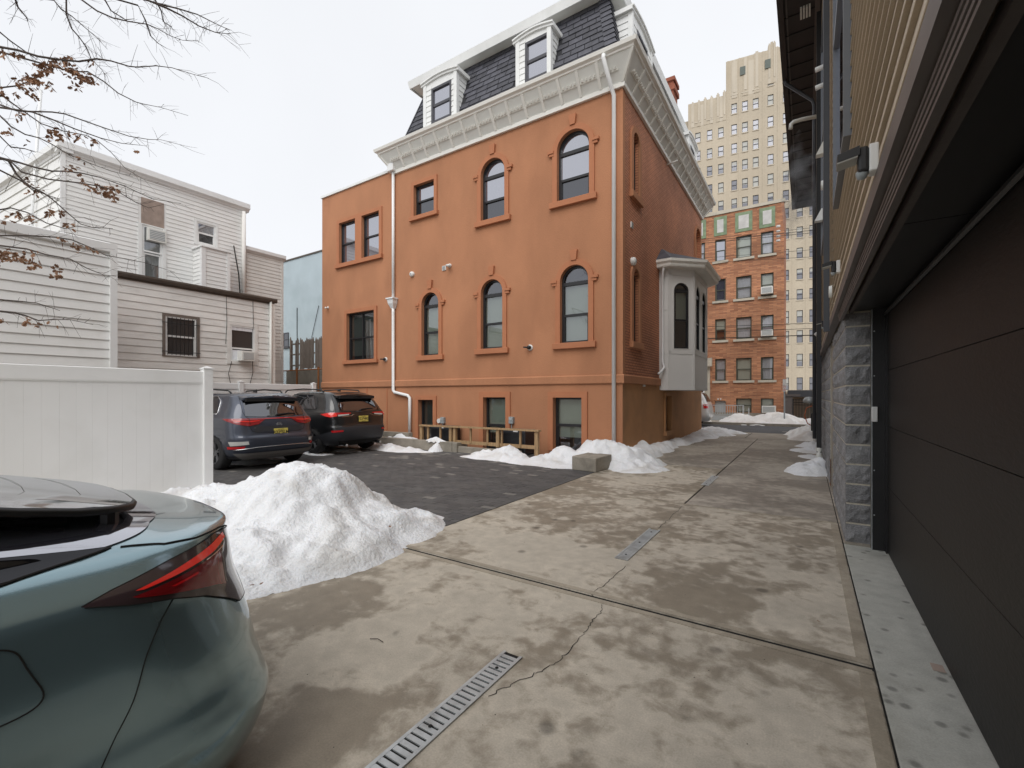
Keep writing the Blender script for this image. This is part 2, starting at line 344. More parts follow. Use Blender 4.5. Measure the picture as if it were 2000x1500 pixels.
    if spots:   # dark drip spots
        v = N.new('ShaderNodeTexVoronoi'); v.inputs['Scale'].default_value = spots_s; v.inputs['Randomness'].default_value = 1; L.new(pos, v.inputs['Vector'])
        keep = rng(nz(1.7, 2), keep0, keep0+.07)
        sp = mth('MULTIPLY', rng(v.outputs['Distance'], .10, .26, 1, 0), keep); f = mth('MULTIPLY', f, mth('SUBTRACT', 1.0, mth('MULTIPLY', sp, .46)))
    v2 = N.new('ShaderNodeVectorMath'); v2.operation = 'SCALE'; L.new(mx.outputs[2], v2.inputs[0]); L.new(f, v2.inputs['Scale']); L.new(v2.outputs[0], p.inputs['Base Color'])
    L.new(rng(wet, 0, 1, .88, .62, False), p.inputs['Roughness']); p.inputs['Specular IOR Level'].default_value = .35
    br = nz(1, 4, 0, (140, 2.5, 1)) if broom else nz(60, 4)
    b = N.new('ShaderNodeBump'); b.inputs['Strength'].default_value = .28; b.inputs['Distance'].default_value = .004
    L.new(mth('ADD', br, mth('MULTIPLY', nz(70, 5), .7)), b.inputs['Height']); L.new(b.outputs[0], p.inputs['Normal'])
    return m
PT = []
for (x0, y0, x1, y1, am) in ((560, 1190, 870, 1350, -.30), (860, 1035, 1190, 1100, -.26), (520, 1400, 760, 1500, .22), (1190, 1105, 1480, 1220, .12), (1500, 1120, 1690, 1290, -.16), (1360, 1330, 1720, 1480, -.10), (620, 1120, 780, 1160, .14), (500, 1170, 620, 1200, .12)):
    p = onG((x0+x1)/2, (y0+y1)/2); q = onG(x1, (y0+y1)/2); r = onG((x0+x1)/2, y1); PT.append((p[0], p[1], math.hypot(q[0]-p[0], q[1]-p[1]), max(.35, math.hypot(r[0]-p[0], r[1]-p[1])), am))
M['drive'] = concrete_mat('driveway concrete', (.49, .44, .365), (.24, .205, .158), 1.35, .50, patches=PT)
M['tooled'] = concrete_mat('smooth tooled concrete border', (.36, .315, .25), (.25, .215, .165), 1.0, .52, spots=False, broom=False)
M['drive_far'] = concrete_mat('damp driveway concrete', (.40, .36, .305), (.22, .195, .165), 1.0, .46, spots=False)
M['apron'] = concrete_mat('smooth apron concrete', (.40, .40, .365), (.25, .245, .215), .5, .60, tint=1, broom=False, spots_s=8.0, keep0=.36)
def snow_mat(name, c, dirt, da, t0=.5):
    m = mat(name, c, .65, .07, 2.2, 1.5, 34, dirt=dirt, ds=1.7, da=da, spec=.3, fine=.035)
    p = m.node_tree.nodes['Principled BSDF']; p.inputs['Subsurface Weight'].default_value = .25; p.inputs['Subsurface Radius'].default_value = (.03, .035, .04); p.inputs['Subsurface Scale'].default_value = .5
    return m
M['snow'] = snow_mat('old snow', (.80, .81, .83), (.56, .53, .48), .6)
M['snow_street'] = snow_mat('dirty street snow', (.78, .76, .74), (.45, .38, .32), .6)
for i, (c, nm) in enumerate([((.088, .085, .084), 'charcoal paver'), ((.098, .095, .093), 'grey paver'), ((.076, .074, .075), 'black paver'), ((.20, .19, .175), 'pale dry paver')]):
    M['pav%d' % i] = mat(nm, c, .8, .18, 2.5, .35, 70, dirt=(.15, .135, .12), ds=1.3, da=.22, fine=.12)
# ================================================================== THE GROUND
MB().box(-400, 400, -200, 600, -.5, -.06).build('ground', M['earth'], kind='structure')
dw = thing('driveway', None, None, (0, 8, 0)); dw['kind'] = 'structure'
MB().box(-8.2, .7, -4, 21.4, -.12, -.009).build('bed', M['void'], dw)
J = .011
def slab(u0, u1, v0, v1, m='drive', z=0.0, parent=dw, name='concrete_slab'):
    jj = lambda v: .024 if v == 3.27 else (.017 if v == 6.8 else J)
    return MB().box(u0+(.004 if u0 == .325 else J), u1-(.005 if u1 == .325 else J), v0+jj(v0), v1-jj(v1), -.09, z).build(name, M[m], parent, bevel=.006)
slab(-8.0, .325, -4, -.25); slab(-8.0, .325, -.25, 3.27)
slab(-3.6, .325, 3.27, 6.8)
slab(-3.6, -1.47, 6.8, 10.45); slab(-1.47, .325, 6.8, 10.45, 'drive_far')
for v0, v1 in ((10.45, 14.6), (14.6, 18.6)):
    slab(-3.72, -1.47, v0, v1, 'drive_far'); slab(-1.47, .325, v0, v1, 'drive_far')
slab(.325, .70, -4, 1.4, 'apron'); slab(.325, .70, 1.4, 5.9, 'apron')
slab(.325, .60, 5.9, 18.6, 'drive_far')
for (a, b_, c, d) in ((-3.58, .31, 3.19, 3.243), (-3.58, .31, 3.297, 3.35), (.245, .312, -2, 3.185), (.245, .312, 3.355, 6.7), (-3.58, .31, 6.73, 6.78)):
    MB().box(a, b_, c, d, .0005, .0045).build('tooled_edge', M['tooled'], dw)
# crack running from the near drain to the middle one
def ribbon(name, pts, wd, m, parent, z=.002):
    b = MB(); L = []; 
    for i, p in enumerate(pts):
        a = Vector(pts[max(0, i-1)]); c = Vector(pts[min(len(pts)-1, i+1)]); d = (c-a).normalized(); nrm = Vector((-d.y, d.x)); ww = wd*(.6+.8*rnd.random())/2
        L.append(((p[0]+nrm.x*ww, p[1]+nrm.y*ww, z), (p[0]-nrm.x*ww, p[1]-nrm.y*ww, z)))
    for i in range(len(L)-1): b.quad(L[i][0], L[i][1], L[i+1][1], L[i+1][0])
    return b.build(name, m, parent)
def jag(pts, n=5, a=.012):
    out = []
    for i in range(len(pts)-1):
        for k in range(n):
            f = k/n; out.append((pts[i][0]*(1-f)+pts[i+1][0]*f+rnd.uniform(-a, a), pts[i][1]*(1-f)+pts[i+1][1]*f+rnd.uniform(-a, a)))
    return out+[pts[-1]]
zc = lambda L: [onG(600+x/2.857, 1000+y/2.857) for x, y in L]
ribbon('crack', jag(zc([(1780, 300), (1720, 360), (1650, 410), (1600, 450), (1590, 482)])), .005, M['void'], dw)
ribbon('crack', jag(zc([(1645, 520), (1635, 560), (1600, 600), (1560, 650), (1520, 710), (1450, 790), (1390, 840), (1330, 880), (1270, 905), (1150, 960), (1010, 1030)])), .0045, M['void'], dw)
ribbon('crack', jag([onG(1285, 1033), onG(1305, 1015), onG(1333, 988)]), .005, M['void'], dw)
def drain(v0, v1, lab):
    t = thing('trench_drain', lab, 'drain', (-1.47, (v0+v1)/2, 0), 'trench drains down the middle of the driveway')
    u0, u1 = -1.535, -1.405
    MB().box(u0, u1, v0, v1, .0005, .002).build('channel', M['void'], t)
    b = MB(); b.box(u0, u0+.018, v0, v1, .002, .009).box(u1-.018, u1, v0, v1, .002, .009); v = v0
    while v < v1-.02:
        b.box(u0+.018, u1-.018, v, min(v+.027, v1), .002, .008); v += .04
    b.build('grate', M['galv'], t)
    b = MB()
    for q in (.12, .5, .88): b.lathe([(0, .012), (.009, .012), (.011, .009)], (-1.47, v0+(v1-v0)*q, 0), n=8)
    b.build('bolts', M['void'], t)
drain(.85, 2.27, 'galvanised slotted drain grate in the foreground, nearest of three')
drain(4.15, 5.28, 'galvanised drain grate in the middle of the driveway, second of three')
drain(8.37, 9.45, 'small far drain grate beside the concrete block, third of three')
# paver lot
lot = thing('paver_lot', None, None, (-9, 7, 0)); lot['kind'] = 'structure'
MB().box(-15.4, -3.6, 3.27, 10.5, -.05, -.012).build('bed', M['void'], lot)
pm = {}
cells = []
pw, pl = .11, .22
r_ = random.Random(3)
nv = int((10.5-3.27)/pw)
for j in range(nv):
    v0 = 3.27+j*pw
    u = -3.6-.22 if True else 0
    u = -3.6-(.11 if j % 2 else 0)
    while u > -15.2:
        cells.append((u-pl, u, v0, v0+pw)); u -= pl
    if j % 2: cells.append((-3.6-.11, -3.6, v0, v0+pw))
def pick():
    q = r_.random(); return 3 if q < .012 else (2 if q < .25 else (1 if q < .6 else 0))
def light(u, v):   # pale dry pavers cluster near the house side
    return v > 7.2 and noise.noise(Vector((u*.9, v*1.3, 3))) > .12 and r_.random() < .22
near = sorted([c for c in cells if c[2] > 4.25 and c[1] > -7.0 and c[0]+c[2] > -3.1-0*c[0]] or cells, key=lambda c: c[0]**2+c[2]**2)[:290]
ns = set(near)
for k in range(4):
    for L_ in (pl, .11):
        me = MB(); g = .0028; me.box(-L_/2+g, L_/2-g, -pw/2+g, pw/2-g, -.03, 0.0)
        o = me.build('paver', M['pav%d' % k], lot, org=None); pm[(k, L_)] = o.data; bpy.data.objects.remove(o)
for m_ in pm.values():   # shared meshes sit at their own origin
    c = Vector((0, 0, 0))
    for v in m_.vertices: c += v.co
    c /= len(m_.vertices)
    for v in m_.vertices: v.co -= Vector((c.x, c.y, max(x.co.z for x in m_.vertices)))
bulk = MB(); g = .0028
for c in cells:
    k = pick(); k = 3 if light(c[0], c[2]) else k; z = r_.uniform(-.0015, .0015)
    if c in ns:
        o = bpy.data.objects.new('paver', pm[(k, .11 if c[1]-c[0] < .15 else pl)]); C.objects.link(o); o.parent = lot
        o.location = Vector(((c[0]+c[1])/2, (c[2]+c[3])/2, z+.001))-wloc(lot)
    else:
        bulk.mi = k; bulk.box(c[0]+g, c[1]-g, c[2]+g, c[3]-g, -.02, z)
bulk.build('pavers', [M['pav%d' % i] for i in range(4)], lot, kind='stuff', recalc=False)
# sidewalks, street, far pavement
swk = thing('sidewalk', None, None, (0, 20, 0)); swk['kind'] = 'structure'
for i in range(-9, 9):
    MB().box(i*1.9+J, i*1.9+1.9-J, 18.6+J, 21.35, -.05, -.004).build('concrete_slab', M['sidewalk'], swk, bevel=.006)
MB().box(-60, 60, 21.35, 21.5, -.2, .0).build('kerb', M['concrete_old'], swk)
MB().box(-150, 150, 21.5, 27.2, -.12, -.04).build('street', M['asphalt'], kind='structure')
fs = thing('far_sidewalk', None, None, (0, 29, 0)); fs['kind'] = 'structure'
MB().box(-60, 60, 27.2, 27.36, -.1, .09).build('kerb', M['concrete_old'], fs)
MB().box(-60, 60, 27.36, 31.2, -.1, .08).build('paving', M['sidewalk'], fs)
MB().box(-.9, .5, 23.2, 23.3, -.04, -.036).build('road_marking', M['limestone'], kind='structure')
# ================================================================== builders shared by the buildings
FY = lambda Y: Fr((0, Y, 0), (1, 0, 0), (0, -1, 0))       # facade facing the camera side, u = world X
FX = lambda X: Fr((X, 0, 0), (0, 1, 0), (1, 0, 0))        # facade facing +X, u = world Y
FXn = lambda X: Fr((X, 0, 0), (0, 1, 0), (-1, 0, 0))      # facade facing -X
def outline(u0, u1, z0, zt, rise=0, k=14):
    if rise <= 0: return [(u0, z0), (u1, z0), (u1, zt), (u0, zt)]
    zs = zt-rise; c = (u0+u1)/2; a = (u1-u0)/2
    return [(u0, z0), (u1, z0)]+[(c+a*math.cos(math.pi*i/k), zs+rise*math.sin(math.pi*i/k)) for i in range(k+1)]
def wall(b, outer, holes, dep=.14):   # rectangular wall cut by openings (square or round headed)
    us = [p[0] for p in outer]; zs = [p[1] for p in outer]; U0, U1, Z0, Z1 = min(us), max(us), min(zs), max(zs)
    bb = [(min(p[0] for p in h), max(p[0] for p in h), min(p[1] for p in h), max(p[1] for p in h)) for h in holes]
    gu = sorted({U0, U1}|{v for q in bb for v in q[:2] if U0 < v < U1}); gz = sorted({Z0, Z1}|{v for q in bb for v in q[2:] if Z0 < v < Z1})
    for i in range(len(gu)-1):
        j = 0
        while j < len(gz)-1:
            c = lambda jj: any(q[0] < (gu[i]+gu[i+1])/2 < q[1] and q[2] < (gz[jj]+gz[jj+1])/2 < q[3] for q in bb)
            if not c(j): b.add([(gu[i], 0, gz[j]), (gu[i+1], 0, gz[j]), (gu[i+1], 0, gz[j+1]), (gu[i], 0, gz[j+1])], [(0, 1, 2, 3)])
            j += 1
    for h, q in zip(holes, bb):
        k = len(h)
        b.add([(p[0], 0, p[1]) for p in h]+[(p[0], -dep, p[1]) for p in h], [(i, (i+1) % k, k+(i+1) % k, k+i) for i in range(k)])
        if k > 4:
            arc = h[2:]; m_ = len(arc)//2   # right half runs from the right spring to the crown
            for half, cor_ in ((arc[:m_+1], (q[1], q[3])), (arc[m_:], (q[0], q[3]))):
                for p, r in zip(half, half[1:]): b.add([(cor_[0], 0, cor_[1]), (p[0], 0, p[1]), (r[0], 0, r[1])], [(0, 1, 2)])
def window(root, F, u0, u1, z0, zt, rise=0, dep=.12, fr='black_frame', fw=.05, split=.5, gl='glass', gl2=None, blind=0, bm='blind', blind0=0, transom=0, mull=False, room=True, name='window', flat=False, rail=.05):
    A = outline(u0, u1, z0, zt, rise); Bo = outline(u0+fw, u1-fw, z0+fw, zt-fw, rise-fw if rise else 0)
    b = MB(F); b.ring(A, Bo, -dep-.03, -dep+.04)
    zm = z0+(zt-rise*.0-z0)*split if not transom else z0+(transom-z0)*split
    b.box(u0+fw, u1-fw, -dep-.02, -dep+.03, zm-rail/2, zm+rail/2)
    if transom: b.box(u0+fw, u1-fw, -dep-.02, -dep+.035, transom-.045, transom+.045)
    if mull: b.box((u0+u1)/2-.025, (u0+u1)/2+.025, -dep-.02, -dep+.032, z0+fw, zt-fw)
    b.box(u0+fw, u0+fw+.025, -dep-.02, -dep+.025, z0+fw, zm).box(u1-fw-.025, u1-fw, -dep-.02, -dep+.025, z0+fw, zm)
    wn = b.build(name, M[fr], root)
    i = fw
    lo = [(u0+i, z0+i), (u1-i, z0+i), (u1-i, zm), (u0+i, zm)]
    up = [(u0+i, zm), (u1-i, zm)]+outline(u0+i, u1-i, z0, zt-i, rise-i if rise else 0)[2:]
    n0 = -dep-.005
    MB(F).quad(*[(p[0], n0-.008, p[1]) for p in lo]).build('pane', M[gl2 or gl], wn, recalc=False)
    MB(F).quad(*[(p[0], n0, p[1]) for p in up]).build('pane', M[gl], wn, recalc=False)
    if room:
        if blind:
            zb = zt-(zt-z0)*blind; za = zt-(zt-z0)*blind0
            MB(F).box(u0+.02, u1-.02, -dep-.075, -dep-.07, zb, za).build('blind', M[bm], wn)
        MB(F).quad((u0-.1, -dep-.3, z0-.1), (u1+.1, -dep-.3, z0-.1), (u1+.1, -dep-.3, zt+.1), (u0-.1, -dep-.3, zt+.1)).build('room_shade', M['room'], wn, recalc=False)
    return wn
def surround(root, F, u0, u1, z0, zt, rise=0, sw=.11, pr=.045, m='trim', sill=True, ears=False, sillh=.13, over=.1):
    A = outline(u0-sw, u1+sw, z0, zt+sw, rise+sw if rise else 0); Bo = outline(u0, u1, z0, zt, rise)
    b = MB(F); b.ring(A, Bo, -.004, pr)
    s = b.build('window_surround', M[m], root)
    if ears:
        zs = zt-rise
        for (a, c) in ((u0-sw-.13, u0-sw+.04), (u1+sw-.04, u1+sw+.13)):
            b = MB(F); b.box(a, c, 0, pr+.03, zs-.02, zs+.05).box(a+.04*(a < u0), c-.04*(c > u1), 0, pr+.01, zs-.09, zs-.025); b.build('impost', M[m], root)
        c = (u0+u1)/2; MB(F).prism([(c-.07, zt+sw-.02), (c+.07, zt+sw-.02), (c+.10, zt+sw+.24), (c-.10, zt+sw+.24)], 0, pr+.03).build('keystone', M[m], root)
    if sill: MB(F).box(u0-sw-over, u1+sw+over, -.004, .10, z0-sillh, z0).build('sill', M[m], root, bevel=.008)
    return s
def boards(root, F, u0, u1, z0, z1, ex, m, holes=(), name='siding_board', prd=.016, slope=None):
    z = z0
    while z < z1-.01:
        zt = min(z+ex, z1); zc_ = (z+zt)/2; segs = [(u0, u1)]
        for h in holes:
            if h[2]+.01 < zt and h[3]-.01 > z and h[2] < zc_ < h[3]:
                ns_ = []
                for a, b_ in segs:
                    if h[1] <= a or h[0] >= b_: ns_.append((a, b_)); continue
                    if h[0] > a: ns_.append((a, h[0]))
                    if h[1] < b_: ns_.append((h[1], b_))
                segs = ns_
        for a, b_ in segs:
            if slope: b_ = min(b_, slope(zc_))
            if b_-a < .03: continue
            mb = MB(F); mb.prof([(0, z), (prd, z), (prd*1.05, z+.006), (.003, zt-.001), (0, zt-.001)], a, b_); mb.build(name, M[m], root)
        z = zt
def pipe(root, pts, r, m, name='downspout', n=8, **k):
    return MB().tube(pts, r, n).build(name, M[m], root, smooth=True, **k)
# ================================================================== THE ORANGE HOUSE
Y0 = 10.55; XR = -3.7; XM = -11.55; XL = -15.55; YF = 20.3
ZC = 8.97          # underside of the cornice
house = thing('brick_house', 'tall terracotta stuccoed house with white cornice and slate mansard roof', 'house', (-9, 14, 0))
F0 = FY(Y0); FS = FX(XR)
def rect(px0, px1, pyT, pyB, pxr=None):   # opening on the facade, heights measured along its right edge
    a, _ = onY(px0, 700, Y0); b, _ = onY(px1, 700, Y0); _, zt = onY(px1 if pxr is None else pxr, pyT, Y0); _, zb = onY(px1, pyB, Y0); return a, b, zb, zt
ops = []   # (u0,u1,z0,zt,rise,kind)
for (a, b, t, bo, pk) in ((940.4, 986.6, 310, 422, 963), (1089, 1151.7, 250, 380, 1131), (824.8, 857.8, 571, 693, 844), (940.6, 982.6, 545.6, 679.4, 964), (1095, 1150, 516.8, 667, 1127)):
    u0, u1, z0, zt = rect(a, b, t, bo, pk); ops.append((u0, u1, z0, zt, (u1-u0)/2*.98, 'arch'))
ops.append((*rect(809.6, 849, 350, 413), 0, 'square'))
ops.append((*rect(818, 847, 781, 862), 0, 'base1')); ops.append((*rect(945, 988.6, 776, 884), 0, 'base2')); ops.append((*rect(1081, 1137, 776.6, 884), 0, 'base3'))
wops = [(*rect(678.5, 732, 605, 701), 0, 'wide'), (*rect(663.5, 695, 427, 510), 0, 'pair'), (*rect(707.5, 741.5, 411, 497), 0, 'pair')]
ZB1 = 2.07; ZB0 = 1.85
b = MB(F0); wall(b, [(XM, ZB1-.05), (XR, ZB1-.05), (XR, ZC+.6), (XM, ZC+.6)], [outline(*o[:5]) for o in ops if 'base' not in o[5]], .14); b.build('wall', M['stucco'], house, recalc=False)
b = MB(F0); wall(b, [(XM, -.3), (XR, -.3), (XR, ZB1-.05), (XM, ZB1-.05)], [outline(*o[:5]) for o in ops if 'base' in o[5]], .2); b.build('base_wall', M['stucco'], house, recalc=False)
WT = 7.62
_, WT = onY(770, 336, Y0)
_, WTl = onY(628, 385, Y0); WT = (WT+WTl)/2
b = MB(F0); wall(b, [(XL, -.3), (XM, -.3), (XM, WT), (XL, WT)], [outline(*o[:5]) for o in wops], .14); b.build('wing_wall', M['stucco'], house, recalc=False)
b = MB(); b.quad((XL, Y0, -.3), (XL, YF, -.3), (XL, YF, WT), (XL, Y0, WT)).quad((XL, Y0+.02, WT-.15), (XM, Y0+.02, WT-.15), (XM, YF, WT-.15), (XL, YF, WT-.15)).build('wing_side', M['stucco'], house, recalc=False)
MB(F0).box(XL-.03, XM+.02, -.25, .05, WT-.02, WT+.06).build('parapet_cap', M['white'], house)
b = MB(); b.quad((XM, Y0, WT-.2), (XM, YF, WT-.2), (XM, YF, 9.5), (XM, Y0, 9.5)).quad((XL, YF, -.3), (XR, YF, -.3), (XR, YF, 9.5), (XL, YF, 9.5)).build('rear_walls', M['stucco'], house, recalc=False)
# belt course
MB(F0).prof([(0, ZB0), (.04, ZB0), (.05, ZB0+.02), (.05, ZB1-.03), (.02, ZB1), (0, ZB1)], XL, XR+.05).build('belt_course', M['stucco'], house)
MB(FS).prof([(0, ZB0), (.04, ZB0), (.05, ZB0+.02), (.05, ZB1-.03), (.02, ZB1), (0, ZB1)], Y0, 13.78).build('belt_course', M['stucco'], house)
# side wall (painted brick above, ochre render below)
def yz(px, py): return onX(px, py, XR)
s1 = (yz(1234.5, 0)[0], yz(1246.5, 0)[0]); sz1 = (yz(1246, 390)[1], yz(1238, 258)[1]); sz0 = (yz(1246, 671)[1], yz(1240, 526)[1])
sf = (yz(1357.5, 0)[0], yz(1367, 0)[0]); szf = (yz(1367, 620)[1]+.1, yz(1362, 447)[1])
sb = (yz(1298.5, 0)[0], yz(1309.5, 0)[0], yz(1309, 840)[1], yz(1304, 773)[1])
sops = [(s1[0], s1[1], sz1[0], sz1[1], (s1[1]-s1[0])/2), (s1[0], s1[1], sz0[0], sz0[1], (s1[1]-s1[0])/2), (sf[0], sf[1], 3.4, szf[1], (sf[1]-sf[0])/2)]
b = MB(FS); wall(b, [(Y0, ZB1-.1), (YF, ZB1-.1), (YF, ZC+.3), (Y0, ZC+.3)], [outline(*o) for o in sops], .16); b.build('side_wall', M['painted_brick'], house, recalc=False)
b = MB(FS); wall(b, [(Y0, -.3), (YF, -.3), (YF, ZB1-.1), (Y0, ZB1-.1)], [outline(sb[0], sb[1], sb[2], sb[3])], .2); b.build('side_base_wall', M['stucco_low'], house, recalc=False)
# rough brick edge quoin of the corner: painted stucco return
MB().box(XR-.06, XR+.012, Y0-.012, Y0+.16, ZB1, ZC).build('corner_return', M['stucco'], house)
# facade windows
for i, (u0, u1, z0, zt, rs, k) in enumerate(ops):
    if k == 'arch':
        up = z0 > 4.5
        window(house, F0, u0, u1, z0, zt, rs, fw=.055, split=.46 if up else .47, transom=zt-rs-.06, gl='glass_sky' if up else 'glass', gl2='glass_dark' if up else 'glass', blind=0 if up else .97, blind0=0 if up else .2, bm='blind' if i != 2 else 'blind', rail=.06)
        surround(house, F0, u0, u1, z0, zt, rs, sw=.135, ears=True, sillh=.15, over=.07)
    elif k == 'square':
        window(house, F0, u0, u1, z0, zt, gl='glass_sky', gl2='glass_dark'); surround(house, F0, u0, u1, z0, zt, sw=.12, over=.05)
    elif k == 'base1':
        window(house, F0, u0, u1, z0, zt, dep=.17, split=.04, gl='glass', blind=.95, bm='blind_dark'); surround(house, F0, u0, u1, z0, zt, sw=.13, sill=False)
    else:
        window(house, F0, u0, u1, z0, zt, dep=.17, split=.48, blind=.66 if k == 'base2' else .75, rail=.07); surround(house, F0, u0, u1, z0, zt, sw=.15, sill=False)
u0, u1, z0, zt = wops[0][:4]
window(house, F0, u0, u1, z0, zt, mull=True, gl='glass', split=.47, blind=.9, bm='blind_dark'); surround(house, F0, u0, u1, z0, zt, sw=.13, over=.06)
for w_ in wops[1:]: window(house, F0, *w_[:4], gl='glass_sky', gl2='glass_sky')
a, c = wops[1], wops[2]
zt_ = (a[3]+c[3])/2; z0_ = (a[2]+c[2])/2
MB(F0).box(a[1]-.0, c[0]+.0, 0, .04, z0_, zt_).box(a[0]-.14, a[0], 0, .04, z0_, zt_+.12).box(c[1], c[1]+.14, 0, .04, z0_, zt_+.12).box(a[0], c[1], 0, .04, zt_, zt_+.12).build('window_surround', M['trim'], house)
MB(F0).box(a[0]-.18, c[1]+.18, -.003, .1, z0_-.14, z0_).build('sill', M['trim'], house)
# shallow patched frame on the wing base
MB(F0).box(onY(652, 0, Y0)[0], onY(757, 0, Y0)[0], 0, .02, .33, .42).box(onY(715.5, 0, Y0)[0], onY(718, 0, Y0)[0], 0, .015, .42, 1.83).box(onY(755, 0, Y0)[0], onY(757, 0, Y0)[0], 0, .015, .42, 1.80).build('render_patch', M['trim'], house)
for i, (u0, u1, z0, zt, rs) in enumerate(sops):
    if i < 2:
        window(house, FS, u0, u1, z0, zt, rs, transom=zt-rs-.05, blind=.8, blind0=.1, split=.46, bm='blind'); surround(house, FS, u0, u1, z0, zt, rs, sw=.15, m='stucco', pr=.05, sillh=.16, over=.05)
    else:
        b = MB(FS); b.prism(outline(u0, u1, z0, zt, rs), -.15, -.12); b.build('blind_niche', M['stucco_low'], house); surround(house, FS, u0, u1, z0, zt, rs, sw=.12, m='stucco', sill=False)
window(house, FS, *sb, dep=.16, gl='glass_dark', room=False); surround(house, FS, *sb, sw=.1, m='stucco_low', over=.05)
# --- cornice: sloping panelled frieze with ribs, dentils and gutter, mitred round the corner
PRJ = .485
prof_ = [(0, ZC-.02), (.07, ZC-.02), (.08, ZC+.07), (.06, ZC+.09), (.37, ZC+.575), (.40, ZC+.585), (.41, ZC+.62), (.475, ZC+.655), (.50, ZC+.735), (.46, ZC+.745), (.38, ZC+.70), (0, ZC+.70)]
L0 = XM-.0
def cor(n, i): return [(L0-n, Y0-n, 0), (XR+n, Y0-n, 0), (XR+n, YF+n, 0), (L0-n, YF+n, 0)][i]
b = MB(); k = len(prof_); vs = []
for i in range(4):
    for (n, z) in prof_: x, y, _ = cor(n, i); vs.append((x, y, z))
fs_ = []
for i in range(4):
    i2 = (i+1) % 4
    for j in range(k-1): fs_.append((i*k+j, i2*k+j, i2*k+j+1, i*k+j+1))
b.m = []; b.add(vs, fs_); b.m = [1 if (q % (k-1)) == 3 else 0 for q in range(len(fs_))]; b.build('cornice', [M['cornice'], M['cornice_panel']], house, recalc=True)
def slopept(s, out=0):  # point on the sloping frieze, s 0..1, raised outward
    a = Vector((.06, ZC+.09)); c = Vector((.37, ZC+.575)); d = (c-a).normalized(); nrm = Vector((d.y, -d.x)); p = a+(c-a)*s+nrm*out; return p.x, p.y
def frieze(F, U0, U1, sgn0, sgn1, cnt, indiv):
    Ln = U1-U0; stp = Ln/cnt; hw = .034; den = MB(F)
    # ribs
    for i in range(cnt+1):
        u = U0+stp*i; mb = MB(F)
        n0, z0 = slopept(0, 0); n1, z1 = slopept(0, .035); n2, z2 = slopept(1, .035); n3, z3 = slopept(1, 0)
        uu0 = u if i else u; 
        e0 = sgn0*1 if i == 0 else 0; e1 = sgn1 if i == cnt else 0
        sh0 = (-n0 if i == 0 and sgn0 else 0)+(n0 if i == cnt and sgn1 else 0); sh1 = (-n2 if i == 0 and sgn0 else 0)+(n2 if i == cnt and sgn1 else 0)
        a, c = (-hw, hw) if 0 < i < cnt else ((0, 2*hw) if i == 0 else (-2*hw, 0))
        mb.hexa([(u+a+sh0, n0, z0), (u+c+sh0, n0, z0), (u+c+sh1, n3, z3), (u+a+sh1, n3, z3)], [(u+a+sh0, n1, z1), (u+c+sh0, n1, z1), (u+c+sh1, n2, z2), (u+a+sh1, n2, z2)])
        mb.build('cornice_rib', M['cornice'], house)
        if i < cnt:
            for q in range(4):
                uc = u+stp*(.2+.2*q); s0, s1_ = .50, .60
                if q == 0:
                    n0_, z0_ = slopept(.44, 0); n1_, z1_ = slopept(.44, .018); n2_, z2_ = slopept(.50, .018); n3_, z3_ = slopept(.50, 0)
                    den.hexa([(u+.03, n0_, z0_), (u+stp-.03, n0_, z0_), (u+stp-.03, n3_, z3_), (u+.03, n3_, z3_)], [(u+.03, n1_, z1_), (u+stp-.03, n1_, z1_), (u+stp-.03, n2_, z2_), (u+.03, n2_, z2_)])
                na, za = slopept(.52, 0); nb, zb = slopept(.52, .05); nc, zc_ = slopept(.60, .05); nd, zd = slopept(.60, 0)
                den.hexa([(uc-.022, na, za), (uc+.022, na, za), (uc+.022, nd, zd), (uc-.022, nd, zd)], [(uc-.022, nb, zb), (uc+.022, nb, zb), (uc+.022, nc, zc_), (uc-.022, nc, zc_)])
    den.build('dentils', M['cornice'], house, kind='stuff')
frieze(F0, XM, XR, 1, 1, 15, True)
frieze(FS, Y0, YF, 1, 1, 19, False)
# --- mansard
ZG = ZC+.66; ZE = 11.92
bx0, bx1, by0 = -11.17, -3.78, Y0-.12; tx0, tx1, ty0 = -10.62, -4.32, 11.22; YB = YF-.1
b = MB(); b.add([(bx0, by0, ZG), (bx1, by0, ZG), (bx1, YB, ZG), (bx0, YB, ZG), (tx0, ty0, ZE), (tx1, ty0, ZE), (tx1, YB-.5, ZE), (tx0, YB-.5, ZE)],
     [(0, 1, 5, 4), (1, 2, 6, 5), (2, 3, 7, 6), (3, 0, 4, 7), (4, 5, 6, 7), (0, 3, 2, 1)]).build('mansard', M['slate_joint'], house)
